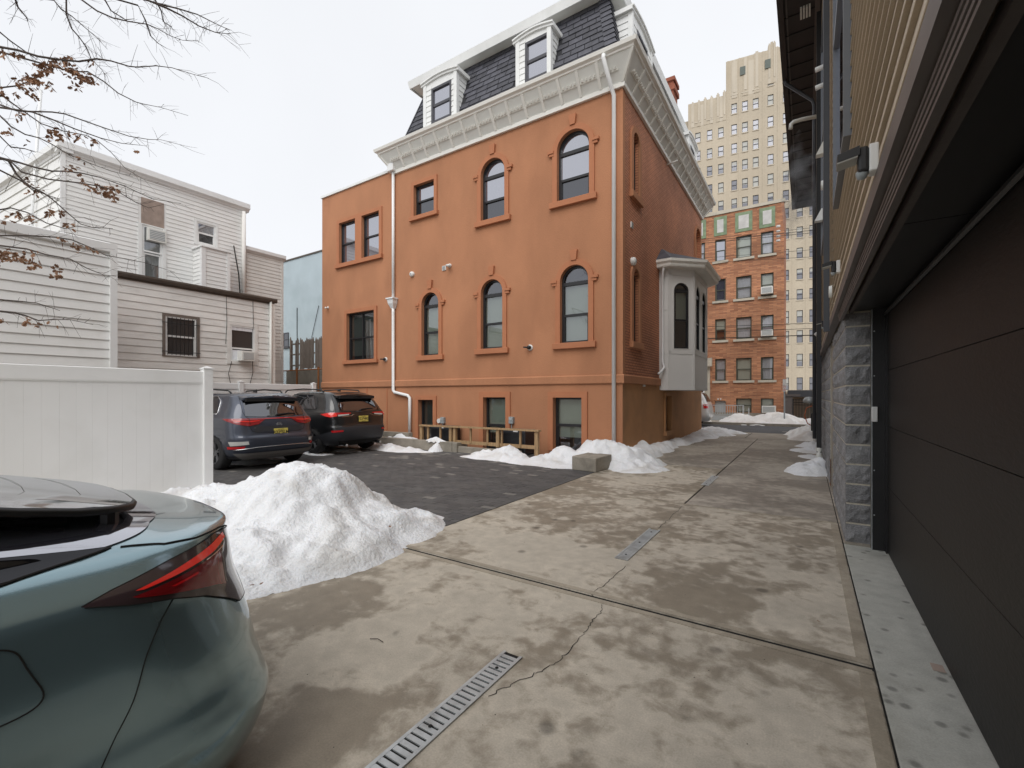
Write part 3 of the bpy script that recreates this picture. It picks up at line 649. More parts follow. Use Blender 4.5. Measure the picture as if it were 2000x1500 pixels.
# dormers first (their footprints cut the slates)
dorm = [(-10.13, -8.83), None]
d1 = (onY(833, 0, 10.6)[0], onY(896, 0, 10.6)[0]); d2 = (onY(1013, 0, 10.6)[0], onY(1079, 0, 10.6)[0])
sd = random.Random(5)
def shingles(P, Q, Pt, Qt, rows, wd, holes, name, group_stuff, Fn):   # face from base edge P-Q to top edge Pt-Qt
    P, Q, Pt, Qt = map(Vector, (P, Q, Pt, Qt)); nrm = (Q-P).cross(Pt-P).normalized()
    if nrm.dot(Vector(Fn)) < 0: nrm = -nrm
    cnt_ = 0; stuff = MB()
    for r in range(rows):
        a0 = P.lerp(Pt, r/rows); b0 = Q.lerp(Qt, r/rows); a1 = P.lerp(Pt, (r+1)/rows); b1 = Q.lerp(Qt, (r+1)/rows)
        Lr = (b0-a0).length; n = max(1, round(Lr/wd)); off = (.5 if r % 2 else 0)
        for i in range(-1, n+1):
            f0, f1 = max(0, (i+off)/n), min(1, (i+1+off)/n)
            if f1-f0 < .01: continue
            c = (a0.lerp(b0, (f0+f1)/2)+a1.lerp(b1, (f0+f1)/2))/2
            if any(h(c) for h in holes): continue
            gp = .011/Lr; f0 += gp; f1 -= gp; th = .022+sd.uniform(0, .006); dn = (a1-a0)*.0; ex = (a0-a1)*.02
            v = [a0.lerp(b0, f0)+ex, a0.lerp(b0, f1)+ex, a1.lerp(b1, f1), a1.lerp(b1, f0)]
            hi = [v[0]+nrm*th, v[1]+nrm*th, v[2]+nrm*.004, v[3]+nrm*.004]
            if group_stuff or cnt_ > 285: stuff.hexa(v, hi)
            else: MB().hexa(v, hi).build(name, M['slate'], house); cnt_ += 1
    if stuff.v: stuff.build('slates', M['slate'], house, kind='stuff')
inD = lambda c: any(d[0]-.02 < c.x < d[1]+.02 and c.z < 11.6 for d in (d1, d2))
shingles((bx0, by0, ZG), (bx1, by0, ZG), (tx0, ty0, ZE), (tx1, ty0, ZE), 12, .40, [inD], 'slate_tile', False, (0, -1, 0))
sdm = [(11.35, 13.1), (17.9, 19.4)]
inS = lambda c: any(d[0]-.02 < c.y < d[1]+.02 and c.z < 11.6 for d in sdm)
shingles((bx1, by0, ZG), (bx1, YB, ZG), (tx1, ty0, ZE), (tx1, YB-.5, ZE), 12, .40, [inS], 'slate_tile', True, (1, 0, 0))
# hip caps
A_, B_ = Vector((bx1, by0, ZG)), Vector((tx1, ty0, ZE))
for r in range(13):
    p = A_.lerp(B_, r/13); q = A_.lerp(B_, (r+1)/13)
    b = MB(); b.add([p+Vector((.05, -.05, 0)), p+Vector((-.26, -.045, .0)), q+Vector((-.26, -.025, 0)), q+Vector((.02, -.025, 0)), p+Vector((.045, .26, 0)), q+Vector((.025, .26, 0)), p+Vector((-.26, -.01, .0)), p+Vector((.01, .26, 0))],
        [(0, 1, 2, 3), (0, 3, 5, 4), (0, 1, 6), (0, 4, 7)]).build('hip_tile', M['slate'], house)
# left raking edge flashing
MB().tube([(bx0-.01, by0-.02, ZG), (tx0-.01, ty0-.02, ZE)], .025, 4).build('edge_flashing', M['grey_frame'], house)
# eave: soffit, fascia
ex0, ex1, ey0 = -11.2, -3.98, 10.88
MB().box(ex0, ex1, ey0, YB, ZE, ZE+.05).build('soffit', M['cornice_panel'], house)
b = MB(); b.add([(ex0, ey0, ZE-.04), (ex1, ey0, ZE-.04), (ex1, YB, ZE-.04), (ex0, YB, ZE-.04), (ex0-.05, ey0-.05, ZE+.19), (ex1+.05, ey0-.05, ZE+.19), (ex1+.05, YB, ZE+.19), (ex0-.05, YB, ZE+.19)], [(0, 1, 5, 4), (1, 2, 6, 5), (2, 3, 7, 6), (3, 0, 4, 7), (4, 5, 6, 7)])
b.box(ex0, ex1, ey0, ey0+.03, ZE-.04, ZE).box(ex1-.03, ex1, ey0, YB, ZE-.04, ZE).box(ex0, ex0+.03, ey0, YB, ZE-.04, ZE).build('fascia', M['white'], house)
def dormer(F, u0, u1, nf, zt0, rise, wu0, wu1, wz0, wz1, back):
    zb = ZG-.02; mb = MB(F); gp = (wu0, wu1, wz0, wz1)
    # face with window hole
    tri = MB(F @ Matrix.Translation((0, nf, 0))); wz0_ = max(wz0, zb+.02); wz1 = min(wz1, zt0-.02)
    wall(tri, [(u0, zb), (u1, zt0)], [outline(wu0, wu1, wz0_, wz1)], .06)
    top = [(u1-(u1-u0)*i/10, 0, zt0+rise*math.sin(math.pi*i/10)) for i in range(11)]; tri.add(top, [tuple(range(11))])
    d = tri.build('dormer', M['white'], house, recalc=False)
    mb = MB(F); mb.add([(u0, nf, zb), (u0, nf, zt0), (u0, -back, zt0), (u0, -back, zb), (u1, nf, zb), (u1, nf, zt0), (u1, -back, zt0), (u1, -back, zb)], [(0, 1, 2, 3), (4, 5, 6, 7)]); mb.build('cheek', M['white'], d, recalc=False)
    # clapboards on cheeks and face
    z = zb+.06
    bb = MB(F)
    while z < zt0-.1:
        for u in (u0, u1):
            s = -1 if u == u0 else 1
            bb.hexa([(u, -back, z), (u, nf-.09, z), (u, nf-.09, z+.15), (u, -back, z+.15)], [(u+s*.018, -back, z), (u+s*.018, nf-.09, z), (u+s*.003, nf-.09, z+.15), (u+s*.003, -back, z+.15)])
        for a, c in ((u0+.1, wu0), (wu1, u1-.1)):
            if z < wz1+.1: bb.prof([(nf, z), (nf+.016, z), (nf+.003, z+.15), (nf, z+.15)], a, c)
        z += .165
    bb.build('clapboards', M['white'], d, kind='stuff')
    MB(F).box(u0-.02, u0+.1, nf-.09, nf+.03, zb, zt0).build('corner_board', M['white'], d); MB(F).box(u1-.1, u1+.02, nf-.09, nf+.03, zb, zt0).build('corner_board', M['white'], d)
    # curved cap: soffit slab following the segmental arc, projecting
    pts = [(u0-.10+(u1-u0+.20)*i/12, zt0+rise*math.sin(math.pi*i/12)) for i in range(13)]
    for (pj, za, zb2, nm) in ((.05, -.05, .02, 'cap_moulding'), (.09, .02, .06, 'dormer_roof')):
        cb = MB(F); vs = []
        for (u, z) in pts: vs += [(u, nf+pj, z+za), (u, nf+pj, z+zb2), (u, -back, z+zb2), (u, -back, z+za)]
        ff = []
        for i in range(12):
            for j in range(4): ff.append((i*4+j, i*4+(j+1) % 4, (i+1)*4+(j+1) % 4, (i+1)*4+j))
        ff += [(0, 1, 2, 3), (48, 49, 50, 51)]
        cb.add(vs, ff).build(nm, M['white'], d)
    wz0 = max(wz0, zb+.02); zm = (wz0+wz1)/2
    MB(F).ring(outline(wu0, wu1, wz0, wz1), outline(wu0+.07, wu1-.07, wz0+.07, wz1-.07), nf-.05, nf+.02).box(wu0+.07, wu1-.07, nf-.04, nf+.0, zm-.04, zm+.04).build('window_frame', M['grey_frame'], d)
    for a, c in ((wz0+.07, zm-.04), (zm+.04, wz1-.07)): MB(F).quad((wu0+.07, nf-.03, a), (wu1-.07, nf-.03, a), (wu1-.07, nf-.03, c), (wu0+.07, nf-.03, c)).build('pane', M['glass_sky'], d, recalc=False)
nfd = .05; FD = F0
for (d, wa, wb, pt, pty) in ((d1, 843, 882, 165, 833), (d2, 1026, 1076, 80, 1013)):
    Yd = Y0-nfd; wu0 = onY(wa, 0, Yd)[0]; wu1 = onY(wb, 0, Yd)[0]; zt0 = onY(pty, pt, Yd)[1]
    wzt = onY(wb, 155 if wa < 900 else 60, Yd)[1]; wzb = onY(wa, 243 if wa < 900 else 163, Yd)[1]
    dormer(F0, d[0], d[1], nfd, zt0-.02, .09, wu0, wu1, wzb, wzt, .62)
for (a, c) in sdm: dormer(FS, a, c, -.04, 11.42, .12, a+.42, c-.42, 10.0, 11.2, .62)
MB().box(-5.35, -4.75, 19.9, 20.6, 11.9, 15.0).box(-5.42, -4.68, 19.83, 20.67, 14.6, 14.8).box(-5.42, -4.68, 19.83, 20.67, 15.0, 15.15).build('chimney', M['chimney'], house)
# --- downspouts
p1 = [onY(1184, 112, Y0-.44), onY(1196, 180, Y0-.14)]
x1 = onY(1199, 300, Y0-.07)[0]
pipe(house, [(x1-.11, Y0-.45, 9.58), (x1-.11, Y0-.47, 9.5), (x1-.03, Y0-.17, 8.95), (x1, Y0-.07, 8.8), (x1, Y0-.07, .3)], .05, 'white_metal')
x2 = onY(768, 400, Y0-.07)[0]
zh = onY(766, 593, Y0-.1)[1]; zel = onY(770, 765, Y0)[1]; x3 = onY(801, 780, Y0-.07)[0]
pipe(house, [(x2, Y0-.07, WT+.02), (x2, Y0-.07, zh)], .05, 'white_metal')
MB().box(x2-.17, x2+.12, Y0-.2, Y0-.02, WT-.1, WT+.16).build('gutter_outlet', M['white_metal'], house, bevel=.02)
b = MB(); b.add([(x2-.14, Y0-.22, zh+.14), (x2+.14, Y0-.22, zh+.14), (x2+.14, Y0-.01, zh+.14), (x2-.14, Y0-.01, zh+.14), (x2-.12, Y0-.2, zh+.0), (x2+.12, Y0-.2, zh), (x2+.12, Y0-.01, zh), (x2-.12, Y0-.01, zh), (x2-.06, Y0-.12, zh-.16), (x2+.06, Y0-.12, zh-.16), (x2+.06, Y0-.01, zh-.16), (x2-.06, Y0-.01, zh-.16)],
    [(0, 1, 2, 3), (0, 1, 5, 4), (1, 2, 6, 5), (3, 0, 4, 7), (4, 5, 9, 8), (5, 6, 10, 9), (7, 4, 8, 11), (8, 9, 10, 11)]).box(x2-.17, x2+.17, Y0-.25, Y0-.01, zh+.14, zh+.18).build('rain_hopper', M['white_metal'], house)
pipe(house, [(x2, Y0-.07, zh-.12), (x2+.02, Y0-.09, zh-.3), (x2+.02, Y0-.09, zel+.05), (x2+.08, Y0-.09, zel-.02), (x3-.08, Y0-.09, zel-.13), (x3, Y0-.09, zel-.2), (x3, Y0-.09, .18)], .052, 'white_metal')
# --- bay window on the side wall
BP = [(-3.7, 13.8), (-3.44, 13.8), (-2.83, 14.41), (-2.83, 16.5), (-3.44, 17.1), (-3.7, 17.1)]
bz0, bz1 = 1.72, 5.35
bay = MB(); vs = [(x, y, bz0) for x, y in BP]+[(x, y, bz1) for x, y in BP]; n = len(BP)
def seg(i):
    a = Vector((*BP[i], 0)); c = Vector((*BP[i+1], 0)); u = (c-a).normalized(); nrm = Vector((u.y, -u.x, 0)); return Fr(a, u, nrm), (c-a).length
pf = MB(); pf.add([(x, y, bz0) for x, y in BP], [tuple(range(n))]).add([(x, y, bz1) for x, y in BP], [tuple(range(n))])
bayo = None
specs = {1: [(.18, .68, 2.96, 4.93)], 2: [(.22, .86, 2.96, 4.93), (1.2, 1.84, 2.96, 4.93)], 3: [(.18, .68, 2.96, 4.93)]}
M['bay'] = mat('pale grey painted panel', (.68, .67, .65), .5, .02, 2)
b = MB(); b.add([(x, y, bz0) for x, y in BP], [tuple(range(n))])
for i in range(n-1):
    F, L_ = seg(i); b.F = F; wall(b, [(0, bz0), (L_, bz0), (L_, bz1), (0, bz1)], [outline(s[0], s[1], s[2], s[3], (s[1]-s[0])/2) for s in specs.get(i, [])], .08)
b.F = ID; bayo = b.build('bay_window', M['bay'], house, recalc=False)
for i in range(n-1):
    F, L_ = seg(i); mb = MB(F); t = .014
    mb.box(0, .07 if L_ > .3 else .03, 0, t, bz0, bz1-.1).box(L_-(.07 if L_ > .3 else .03), L_, 0, t, bz0, bz1-.1).box(.07, L_-.07, 0, t, bz0, bz0+.1).box(.03, L_-.03, 0, t, 2.80, 2.90).box(.03, L_-.03, 0, t, bz1-.2, bz1-.1)
    if i == 0: mb.box(.03, L_-.03, 0, t, 4.1, 4.16)
    mb.build('panel_trim', M['bay'], bayo)
    for s in specs.get(i, []):
        fr = MB(F); rs = (s[1]-s[0])/2; A = outline(*s, rs); Bo = outline(s[0]+.045, s[1]-.045, s[2]+.045, s[3]-.045, rs-.045); fr.ring(A, Bo, -.08, -.02)
        zm = s[2]+(s[3]-rs-s[2])*.5; fr.box(s[0]+.04, s[1]-.04, -.075, -.03, zm-.025, zm+.025).box(s[0]+.04, s[1]-.04, -.075, -.03, s[3]-rs-.04, s[3]-rs+.06)
        fr.build('window_frame', M['black_frame'], bayo)
        tr = MB(F); tr.ring(outline(s[0]-.05, s[1]+.05, s[2]-.02, s[3]+.05, rs+.05), A, -.002, .012); tr.build('window_casing', M['bay'], bayo)
        MB(F).quad(*[(p[0], -.06, p[1]) for p in Bo]).build('pane', M['glass'], bayo, recalc=False)
        MB(F).quad((s[0], -.13, zm), (s[1], -.13, zm), (s[1], -.13, s[3]-rs), (s[0], -.13, s[3]-rs)).build('blind', M['blind'], bayo, recalc=False)
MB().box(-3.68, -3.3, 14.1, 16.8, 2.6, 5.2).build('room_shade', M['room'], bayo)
OP = [(-3.7, 13.5), (-3.30, 13.5), (-2.50, 14.28), (-2.50, 16.65), (-3.30, 17.4), (-3.7, 17.4)]
def grow(P, d, z): # simple outward push
    c = Vector((-3.7, 15.45)); return [((x-c.x)*(1+d/1.2)+c.x if x > -3.69 else x, (y-c.y)*(1+d/1.95)+c.y, z) for x, y in P]
lay = [grow(OP, -.02, 5.33), grow(OP, .0, 5.37), grow(OP, .0, 5.42), grow(OP, .06, 5.47), grow(OP, .07, 5.54)]
b = MB(); 
for a, c in zip(lay, lay[1:]):
    nn = len(a); b.add(a+c, [(i, i+1, nn+i+1, nn+i) for i in range(nn-1)])
b.add(lay[0], [tuple(range(6))]).build('bay_eave', M['cornice'], bayo)
top = [(-3.7, 14.0, 6.0), (-3.65, 14.0, 6.0), (-3.55, 14.5, 6.0), (-3.55, 16.4, 6.0), (-3.65, 16.9, 6.0), (-3.7, 16.9, 6.0)]
b = MB(); b.add(lay[-1]+top, [(i, i+1, 7+i, 6+i) for i in range(5)]+[tuple(range(6, 12))]).build('bay_roof', M['slate'], bayo)
pipe(bayo, [(-3.5, 13.55, 5.4), (-3.55, 13.62, 5.2), (-3.58, 13.7, 5.05), (-3.58, 13.7, 2.55), (-3.52, 13.66, 2.4), (-3.6, 13.6, 2.25), (-3.66, 13.5, 2.2)], .035, 'white_metal')
# --- small things fixed to the walls
def dome(lab, c, ax, r=.085, name='wall_light', cat='light'):
    return MB().lathe([(r, 0), (r, .05), (r*.8, .08), (r*.4, .1), (0, .1)], (0, 0, 0), 'z', 12), c
def fixture(name, lab, cat, c, nrm, kind, group=None, s=1.0):
    nrm = Vector(nrm); u = Vector((-nrm.y, nrm.x, 0)); F = Fr(c, u, nrm); t = thing(name, lab, cat, c, group)
    def ln(prof, cc, n=12):   # lathe about the outward axis
        b = MB(F); b.lathe([(r*s, h*s) for r, h in prof], cc, 'y', n); return b
    if kind == 'dome': ln([(.09, 0), (.09, .04), (.075, .075), (.04, .09), (0, .09)], (0, 0, 0)).build('cover', M['plastic_white'], t, smooth=True); ln([(.022, .085), (.022, .1), (0, .1)], (0, 0, 0), 8).build('sensor', M['plastic_grey'], t)
    if kind == 'vent':
        MB(F).box(-.07*s, .07*s, 0, .03, -.07*s, .07*s).build('plate', M['plastic_white'], t)
        b = MB(F)
        for k in range(4): b.box(-.05*s, .05*s, .03, .04, (-.05+.03*k)*s, (-.037+.03*k)*s)
        b.build('louvres', M['plastic_grey'], t, kind='stuff')
    if kind == 'bullet':
        ln([(.05, 0), (.05, .03), (.02, .04), (0, .04)], (0, 0, 0)).build('mount', M['plastic_white'], t, smooth=True)
        MB(F).tube([(0, .03, 0), (.02, .1, -.02)], .018).build('arm', M['plastic_white'], t); MB(F).tube([(-.05*s, .08, .0), (.10*s, .17, -.05)], .033*s, 10).build('body', M['plastic_white'], t, smooth=True)
    if kind == 'darkcam':
        ln([(.075, 0), (.075, .03), (.05, .045), (0, .045)], (0, 0, 0)).build('mount', M['plastic_white'], t, smooth=True)
        ln([(.05, .04), (.05, .1), (.03, .12), (0, .12)], (0, 0, 0)).build('lens', M['black_metal'], t, smooth=True); MB(F).tube([(0, .08, 0), (-.15, .12, .01)], .022, 8).build('antenna', M['black_metal'], t)
    return t
def onF(px, py): x, z = onY(px, py, Y0); return (x, Y0, z)
def onS(px, py): y, z = onX(px, py, XR); return (XR, y, z)
nf, ns2 = (0, -1, 0), (1, 0, 0)
fixture('wall_light', 'round white sensor light on the orange wall beside the downspout', 'light', onF(806, 536), nf, 'dome')
fixture('wall_vent', 'small square white vent above the middle ground floor windows', 'vent', onF(868, 524), nf, 'vent')
fixture('security_camera', 'white tube camera just right of the square vent on the orange wall', 'camera', onF(879, 519), nf, 'bullet', s=1.2)
fixture('security_camera', 'white camera near the left edge of the orange wing', 'camera', onF(641, 601), nf, 'bullet', s=.9)
fixture('security_camera', 'dark lens camera between the wide wing window and the downspout', 'camera', onF(754, 702), nf, 'darkcam')
fixture('security_camera', 'dark lens camera low on the wall left of the rightmost arched window', 'camera', onF(1036, 679), nf, 'darkcam', s=1.1)
fixture('wall_vent', 'white vent cap high on the brick side wall near the corner', 'vent', onS(1233, 440), ns2, 'vent')
fixture('wall_vent', 'white vent cap on the side wall just under the belt course', 'vent', onS(1257, 750), ns2, 'vent')
fixture('wall_light', 'round white fixture above the narrow side window near the corner', 'light', onS(1234, 511), ns2, 'dome', s=1.2)
x_, y_, z_ = onS(1302, 322)
MB().tube([(XR, y_, z_), (XR+.35, y_-.02, z_+.03)], .025, 8).build('overflow_pipe', M['pvc'], smooth=True, label='short white pipe sticking out of the brick wall under the cornice', cat='pipe')
for px, lab in ((867, 'grey electrical box left of the middle basement window'), (1001, 'grey electrical box between the two wider basement windows')):
    x, y, z = onF(px, 821); t = thing('disconnect_box', lab, 'electrical box', (x, y, z))
    MB().box(x-.07, x+.07, Y0-.1, Y0, z-.09, z+.1).build('box', M['plastic_grey'], t, bevel=.008); MB().box(x-.05, x+.05, Y0-.11, Y0-.1, z-.0, z+.07).build('cover_plate', M['galv'], t)
    MB().tube([(x, Y0-.05, z-.09), (x, Y0-.05, .25)], .014).build('conduit', M['plastic_grey'], t)
    if px < 900: MB().lathe([(0, -.06), (.07, -.06), (.07, 0)], (x-.17, Y0, z-.02), 'y', 12).build('meter', M['plastic_white'], t)
MB(Fr((onF(1134, 269)[0], Y0+.6, onF(1134, 269)[2]), (1, 0, 0), (0, -1, 0))).lathe([(0, 0), (.09, 0), (.11, .01)], (0, 0, 0), 'z', 16).build('ceiling_lamp', mat('lit lamp', (1, 1, 1), emis=(1, .98, .93, 6)), label='round lit ceiling lamp seen through the top right arched window', cat='lamp')
# ================================================================== WHITE HOUSES AND FENCES ON THE LEFT
# low vinyl sided building with the corner post
sh = thing('garage', 'plain white vinyl sided wall behind the front fence', 'garage', (-14, 1, 0))
ya = onX(214, 480, -13)[0]; yb = onX(228, 480, -13)[0]; ZT = 4.95
MB().box(-15.4, -13.02, -4, ya+.02, 0, ZT-.1).build('core', M['siding'], sh)
boards(sh, FX(-13.02), -4, ya, 0.15, ZT-.24, .203, 'siding', prd=.024)
MB().box(-13.06, -12.95, ya, yb, 0, ZT-.02).build('corner_post', M['vinyl'], sh)
MB(FX(-13)).prof([(-.1, ZT-.22), (.03, ZT-.22), (.05, ZT-.2), (.05, ZT-.02), (.02, ZT), (-.1, ZT)], -4, ya).build('top_fascia', M['vinyl'], sh)
# lower weathered house
lh = thing('house', 'low weathered white house with brown gutter and barred window', 'house', (-17, 6.5, 0))
XH = -15.6; FH = FX(XH); y0h = 2.6; y1h = onX(535, 600, XH)[0]; ZH = 4.9
def wr(a, b_, t, bo, X=None):   # rectangle measured on a wall at constant X
    X = XH if X is None else X; u0 = onX(a, 0, X)[0]; u1 = onX(b_, 0, X)[0]; return (u0, u1, onX((a+b_)/2, bo, X)[1], onX((a+b_)/2, t, X)[1])
w1 = wr(322, 384, 620, 696); w2 = wr(449, 497, 637, 706)
b = MB(FH); wall(b, [(y0h, 0), (y1h, 0), (y1h, ZH-.05), (y0h, ZH-.05)], [outline(*w1), outline(*w2)], .1); b.build('wall', M['siding_old'], lh, recalc=False)
MB().quad((XH, y1h, 0), (-17.4, y1h, 0), (-17.4, y1h, ZH), (XH, y1h, ZH)).quad((XH, y0h, ZH-.1), (XH, y1h, ZH-.1), (-17.6, y1h, ZH+.35), (-17.6, y0h, ZH+.35)).build('side_and_roof', M['roofing'], lh, recalc=False)
boards(lh, FH, y0h, y1h-.02, .1, ZH-.1, .203, 'siding_old', [(w1[0]-.05, w1[1]+.05, w1[2]-.04, w1[3]+.05), (w2[0]-.08, w2[1]+.08, w2[2]-.08, w2[3]+.08)], prd=.018)
MB(FH).prof([(-.1, ZH-.06), (.02, ZH-.12), (.09, ZH-.12), (.13, ZH-.04), (.13, ZH+.01), (-.2, ZH+.05)], y0h, y1h+.06).build('gutter', M['brown_metal'], lh)
MB(FH).box(y0h, y1h, .0, .035, ZH-.17, ZH-.10).build('fascia', M['brown_metal'], lh)
yd = onX(527, 600, XH)[0]
MB().tube([(XH+.06, yd, ZH-.1), (XH+.06, yd, .3)], .045, 6).build('downspout', M['pvc'], lh, smooth=True)
MB(FH).box(y1h-.14, y1h+.02, .0, .05, 0, ZH-.15).build('corner_board', M['siding_stain'], lh)
window(lh, FH, *w1, fr='white', dep=.02, fw=.05, gl='glass_dim', room=False, rail=.05)
MB(FH).ring(outline(w1[0]-.07, w1[1]+.07, w1[2]-.02, w1[3]+.07), outline(*w1), 0, .04).build('window_casing', M['oldwood'], lh)
b = MB(FH)
for k in range(8):
    u = w1[0]+.04+(w1[1]-w1[0]-.08)*k/7; b.tube([(u, .09, w1[2]+.02), (u, .10, w1[3]-.03)], .008, 5)
for z in (w1[2]+.12, w1[3]-.2): b.tube([(w1[0]-.08, .04, z), (w1[0]-.06, .09, z), (w1[1]+.06, .09, z), (w1[1]+.08, .04, z)], .010, 5)
b.build('window_bars', M['black_metal'], lh)
window(lh, FH, *w2, fr='white', dep=.02, fw=.05, gl='glass_dim', room=False, split=.36)
MB(FH).ring(outline(w2[0]-.1, w2[1]+.1, w2[2]-.1, w2[3]+.1), outline(*w2), 0, .03).build('window_casing', M['siding_old'], lh)
MB(FH).box(w2[0]+.04, w2[1]-.04, -.01, .0, w2[2]+.04, w2[2]+.36).build('filler_panel', M['curtain'], lh); MB(FH).box(w2[0]+.05, w2[1]-.05, -.01, .0, w2[3]-.16, w2[3]-.04).build('filler_panel', M['curtain'], lh)
def ac_unit(lab, F, uc, zc_, w_=.42, h_=.32, d=.3, gr='air conditioners in windows', n0=0.0):
    o = F @ Vector((uc, n0, zc_)); t = thing('air_conditioner', lab, 'air conditioner', tuple(o), gr)
    MB(F).box(uc-w_/2, uc+w_/2, n0-.05, n0+d, zc_-h_/2, zc_+h_/2).build('casing', M['pvc'], t, bevel=.01)
    b = MB(F); b.box(uc-w_/2+.05, uc+w_/2-.05, n0+d, n0+d+.005, zc_-h_/2+.05, zc_+h_/2-.05); b.build('grille', M['plastic_grey'], t)
    b = MB(F); k = 0
    while k < 6: z = zc_-h_/2+.07+k*(h_-.14)/5; b.box(uc-w_/2+.05, uc+w_/2-.05, n0+d+.005, n0+d+.012, z-.008, z+.008); k += 1
    b.build('fins', M['plastic_white'], t, kind='stuff'); return t
ac_unit('beige air conditioner under the sash of the small lower window', FH, (w2[0]+w2[1])/2+.05, w2[2]+.17)
for q, (a, c, dd) in enumerate(((451, 461, .5), (492, 488, .55))):
    ys, zs = onX(a, 706, XH); b = MB(); b.tube([(XH+.05, ys, zs), (XH+.06, ys-.1+.1*q, zs-.4), (XH+.05, ys+(-.02 if q == 0 else -.1), zs-.8), (XH+.06, ys+.05-.4*q, zs-dd*2)], .009, 5)
    b.build('loose_cable', M['wire'], lh)
for px in (441, 493): 
    y = onX(px, 0, XH)[0]; MB().tube([(XH+.03, y, ZH-.1), (XH+.03, y+.02, ZH-1.0), (XH+.04, y-.02, 3.7 if px > 450 else 3.2)], .007, 5).build('loose_cable', M['wire'], lh)
# tall house behind
uh = thing('house', 'tall white clapboard house with flat parapet roof and tall curtained window', 'house', (-19, 7, 0))
XU = -17.5; FU = FX(XU); y0u = onX(122, 300, XU)[0]; y1u = onX(480, 400, XU)[0]; ZU = 8.45
v1 = wr(277, 317, 443, 541, XU); v1b = wr(278, 320, 405, 441, XU); v2 = wr(384, 421, 437, 478, XU)
v1 = (v1[0], v1[1], 4.6, v1[3]); v1b = (v1[0]-.02, v1[1]+.04, v1[3]+.03, v1[3]+.85)
b = MB(FU); wall(b, [(y0u, 0), (y1u, 0), (y1u, ZU), (y0u, ZU)], [outline(*v1), outline(*v2)], .1); b.build('wall', M['siding'], uh, recalc=False)
ud = Vector((-2.078, -.16, 0)).normalized(); un = Vector((-ud.y, ud.x, 0)); un = -un if un.y > 0 else un
FE = Fr((XU, y0u, 0), ud, un)
MB(FE).box(0, 9, -.3, 0, 0, ZU).build('end_wall', M['siding'], uh)
MB().quad((XU, y0u, ZU), (XU, y1u, ZU), (-27, y1u, ZU), (-27, y0u-.5, ZU)).quad((XU, y1u, 0), (XU, y1u, ZU), (-27, y1u, ZU), (-27, y1u, 0)).build('roof', M['roofing'], uh, recalc=False)
hl = [(v1[0]-.1, v1[1]+.1, v1[2], v1b[3]), (v2[0]-.08, v2[1]+.08, v2[2]-.06, v2[3]+.08)]
boards(uh, FU, y0u+.05, y1u-.05, 4.4, ZU-.05, .135, 'siding', hl, prd=.016)
boards(uh, FE, .05, 6.5, 3.2, ZU-.05, .30, 'siding', prd=.03)
MB(FU).box(y0u-.05, y0u+.06, 0, .03, 3, ZU).build('corner_board', M['vinyl'], uh); MB(FE).box(-.03, .08, 0, .03, 3, ZU).build('corner_board', M['vinyl'], uh)
for F, a, c in ((FU, y0u-.12, y1u+.1), (FE, -.12, 9)):
    MB(F).prof([(-.2, ZU-.05), (.03, ZU-.05), (.05, ZU), (.14, ZU+.05), (.14, ZU+.22), (-.2, ZU+.24)], a, c).build('parapet', M['vinyl'], uh)
window(uh, FU, *v1, fr='white', dep=.03, fw=.06, gl='glass', split=.62, blind=.999, bm='curtain', rail=.05)
MB(FU).box(v1[0]+.03, v1[1]-.03, -.0, .03, v1[2]+.42, v1[2]+.48).box(v1[0]+.03, v1[1]-.03, 0, .03, v1[2]+1.5, v1[2]+1.55).build('storm_rail', M['white'], uh)
MB(FU).box(v1b[0], v1b[1], 0, .02, v1b[2], v1b[3]).build('boarded_panel', M['plywood'], uh)
MB(FU).ring(outline(v1[0]-.1, v1[1]+.1, v1[2], v1[3]+.03), outline(*v1), 0, .035).build('window_casing', M['white'], uh)
ac_unit('air conditioner high in the tall curtained window of the white house', FU, (v1[0]+v1[1])/2+.1, v1[3]-.27, .5, .40, .12)
window(uh, FU, *v2, fr='white', dep=.03, fw=.05, gl='glass_sky', gl2='glass_dark', room=False)
MB(FU).ring(outline(v2[0]-.08, v2[1]+.08, v2[2]-.06, v2[3]+.08), outline(*v2), 0, .03).build('window_casing', M['white'], uh)
# boxed landing
XB = -16.85; yb0 = onX(395, 500, XB)[0]; yb1 = onX(449, 500, XB)[0]; zb1 = onX(420, 486, XB)[1]
bx = MB().box(XU, XB, yb0, yb1, 4.6, zb1-.03).build('boxed_landing', M['siding'], uh)
for i, F in enumerate((FX(XB), FY(yb0))):
    a, c = ((yb0+.1, yb1-.1) if i == 0 else (XU, XB-.1)); z = 4.65
    bb = MB(F)
    while z < zb1-.08: bb.prof([(0, z), (.016, z), (.002, z+.13), (0, z+.13)], a, c); z += .135
    bb.build('clapboards', M['siding'], bx, kind='stuff')
MB().box(XB-.1, XB+.03, yb0-.03, yb0+.1, 4.6, zb1-.02).box(XB-.02, XB+.03, yb1-.1, yb1, 4.6, zb1-.02).build('corner_board', M['vinyl'], bx)
MB().box(XU, XB+.06, yb0-.06, yb1+.03, zb1-.03, zb1+.01).build('landing_cap', M['vinyl'], bx)
yp = onX(474, 500, XU)[0]
MB().tube([(XU+.08, yp, ZU-.1), (XU+.08, yp, 4.5)], .07, 8).build('downspout', M['siding_stain'], uh, smooth=True)
MB().tube([(XU+.08, yp-.35, 7.0), (XU+.12, yp-.2, 6.0), (XU+.1, yp-.1, 4.6)], .02, 6).build('loose_cable', M['wire'], uh)
# vent stack / mast on its roof
mp0 = onD(80, 175, 13.5); mp1 = onD(62, 420, 13.5)
MB().tube([(mp1[0], mp1[1], 4.0), (mp1[0]+.02, mp1[1], mp1[2]), tuple(mp0)], .04, 6).build('mast', M['white_metal'], smooth=True, label='thin pale metal mast behind the branches at the left', cat='pole')
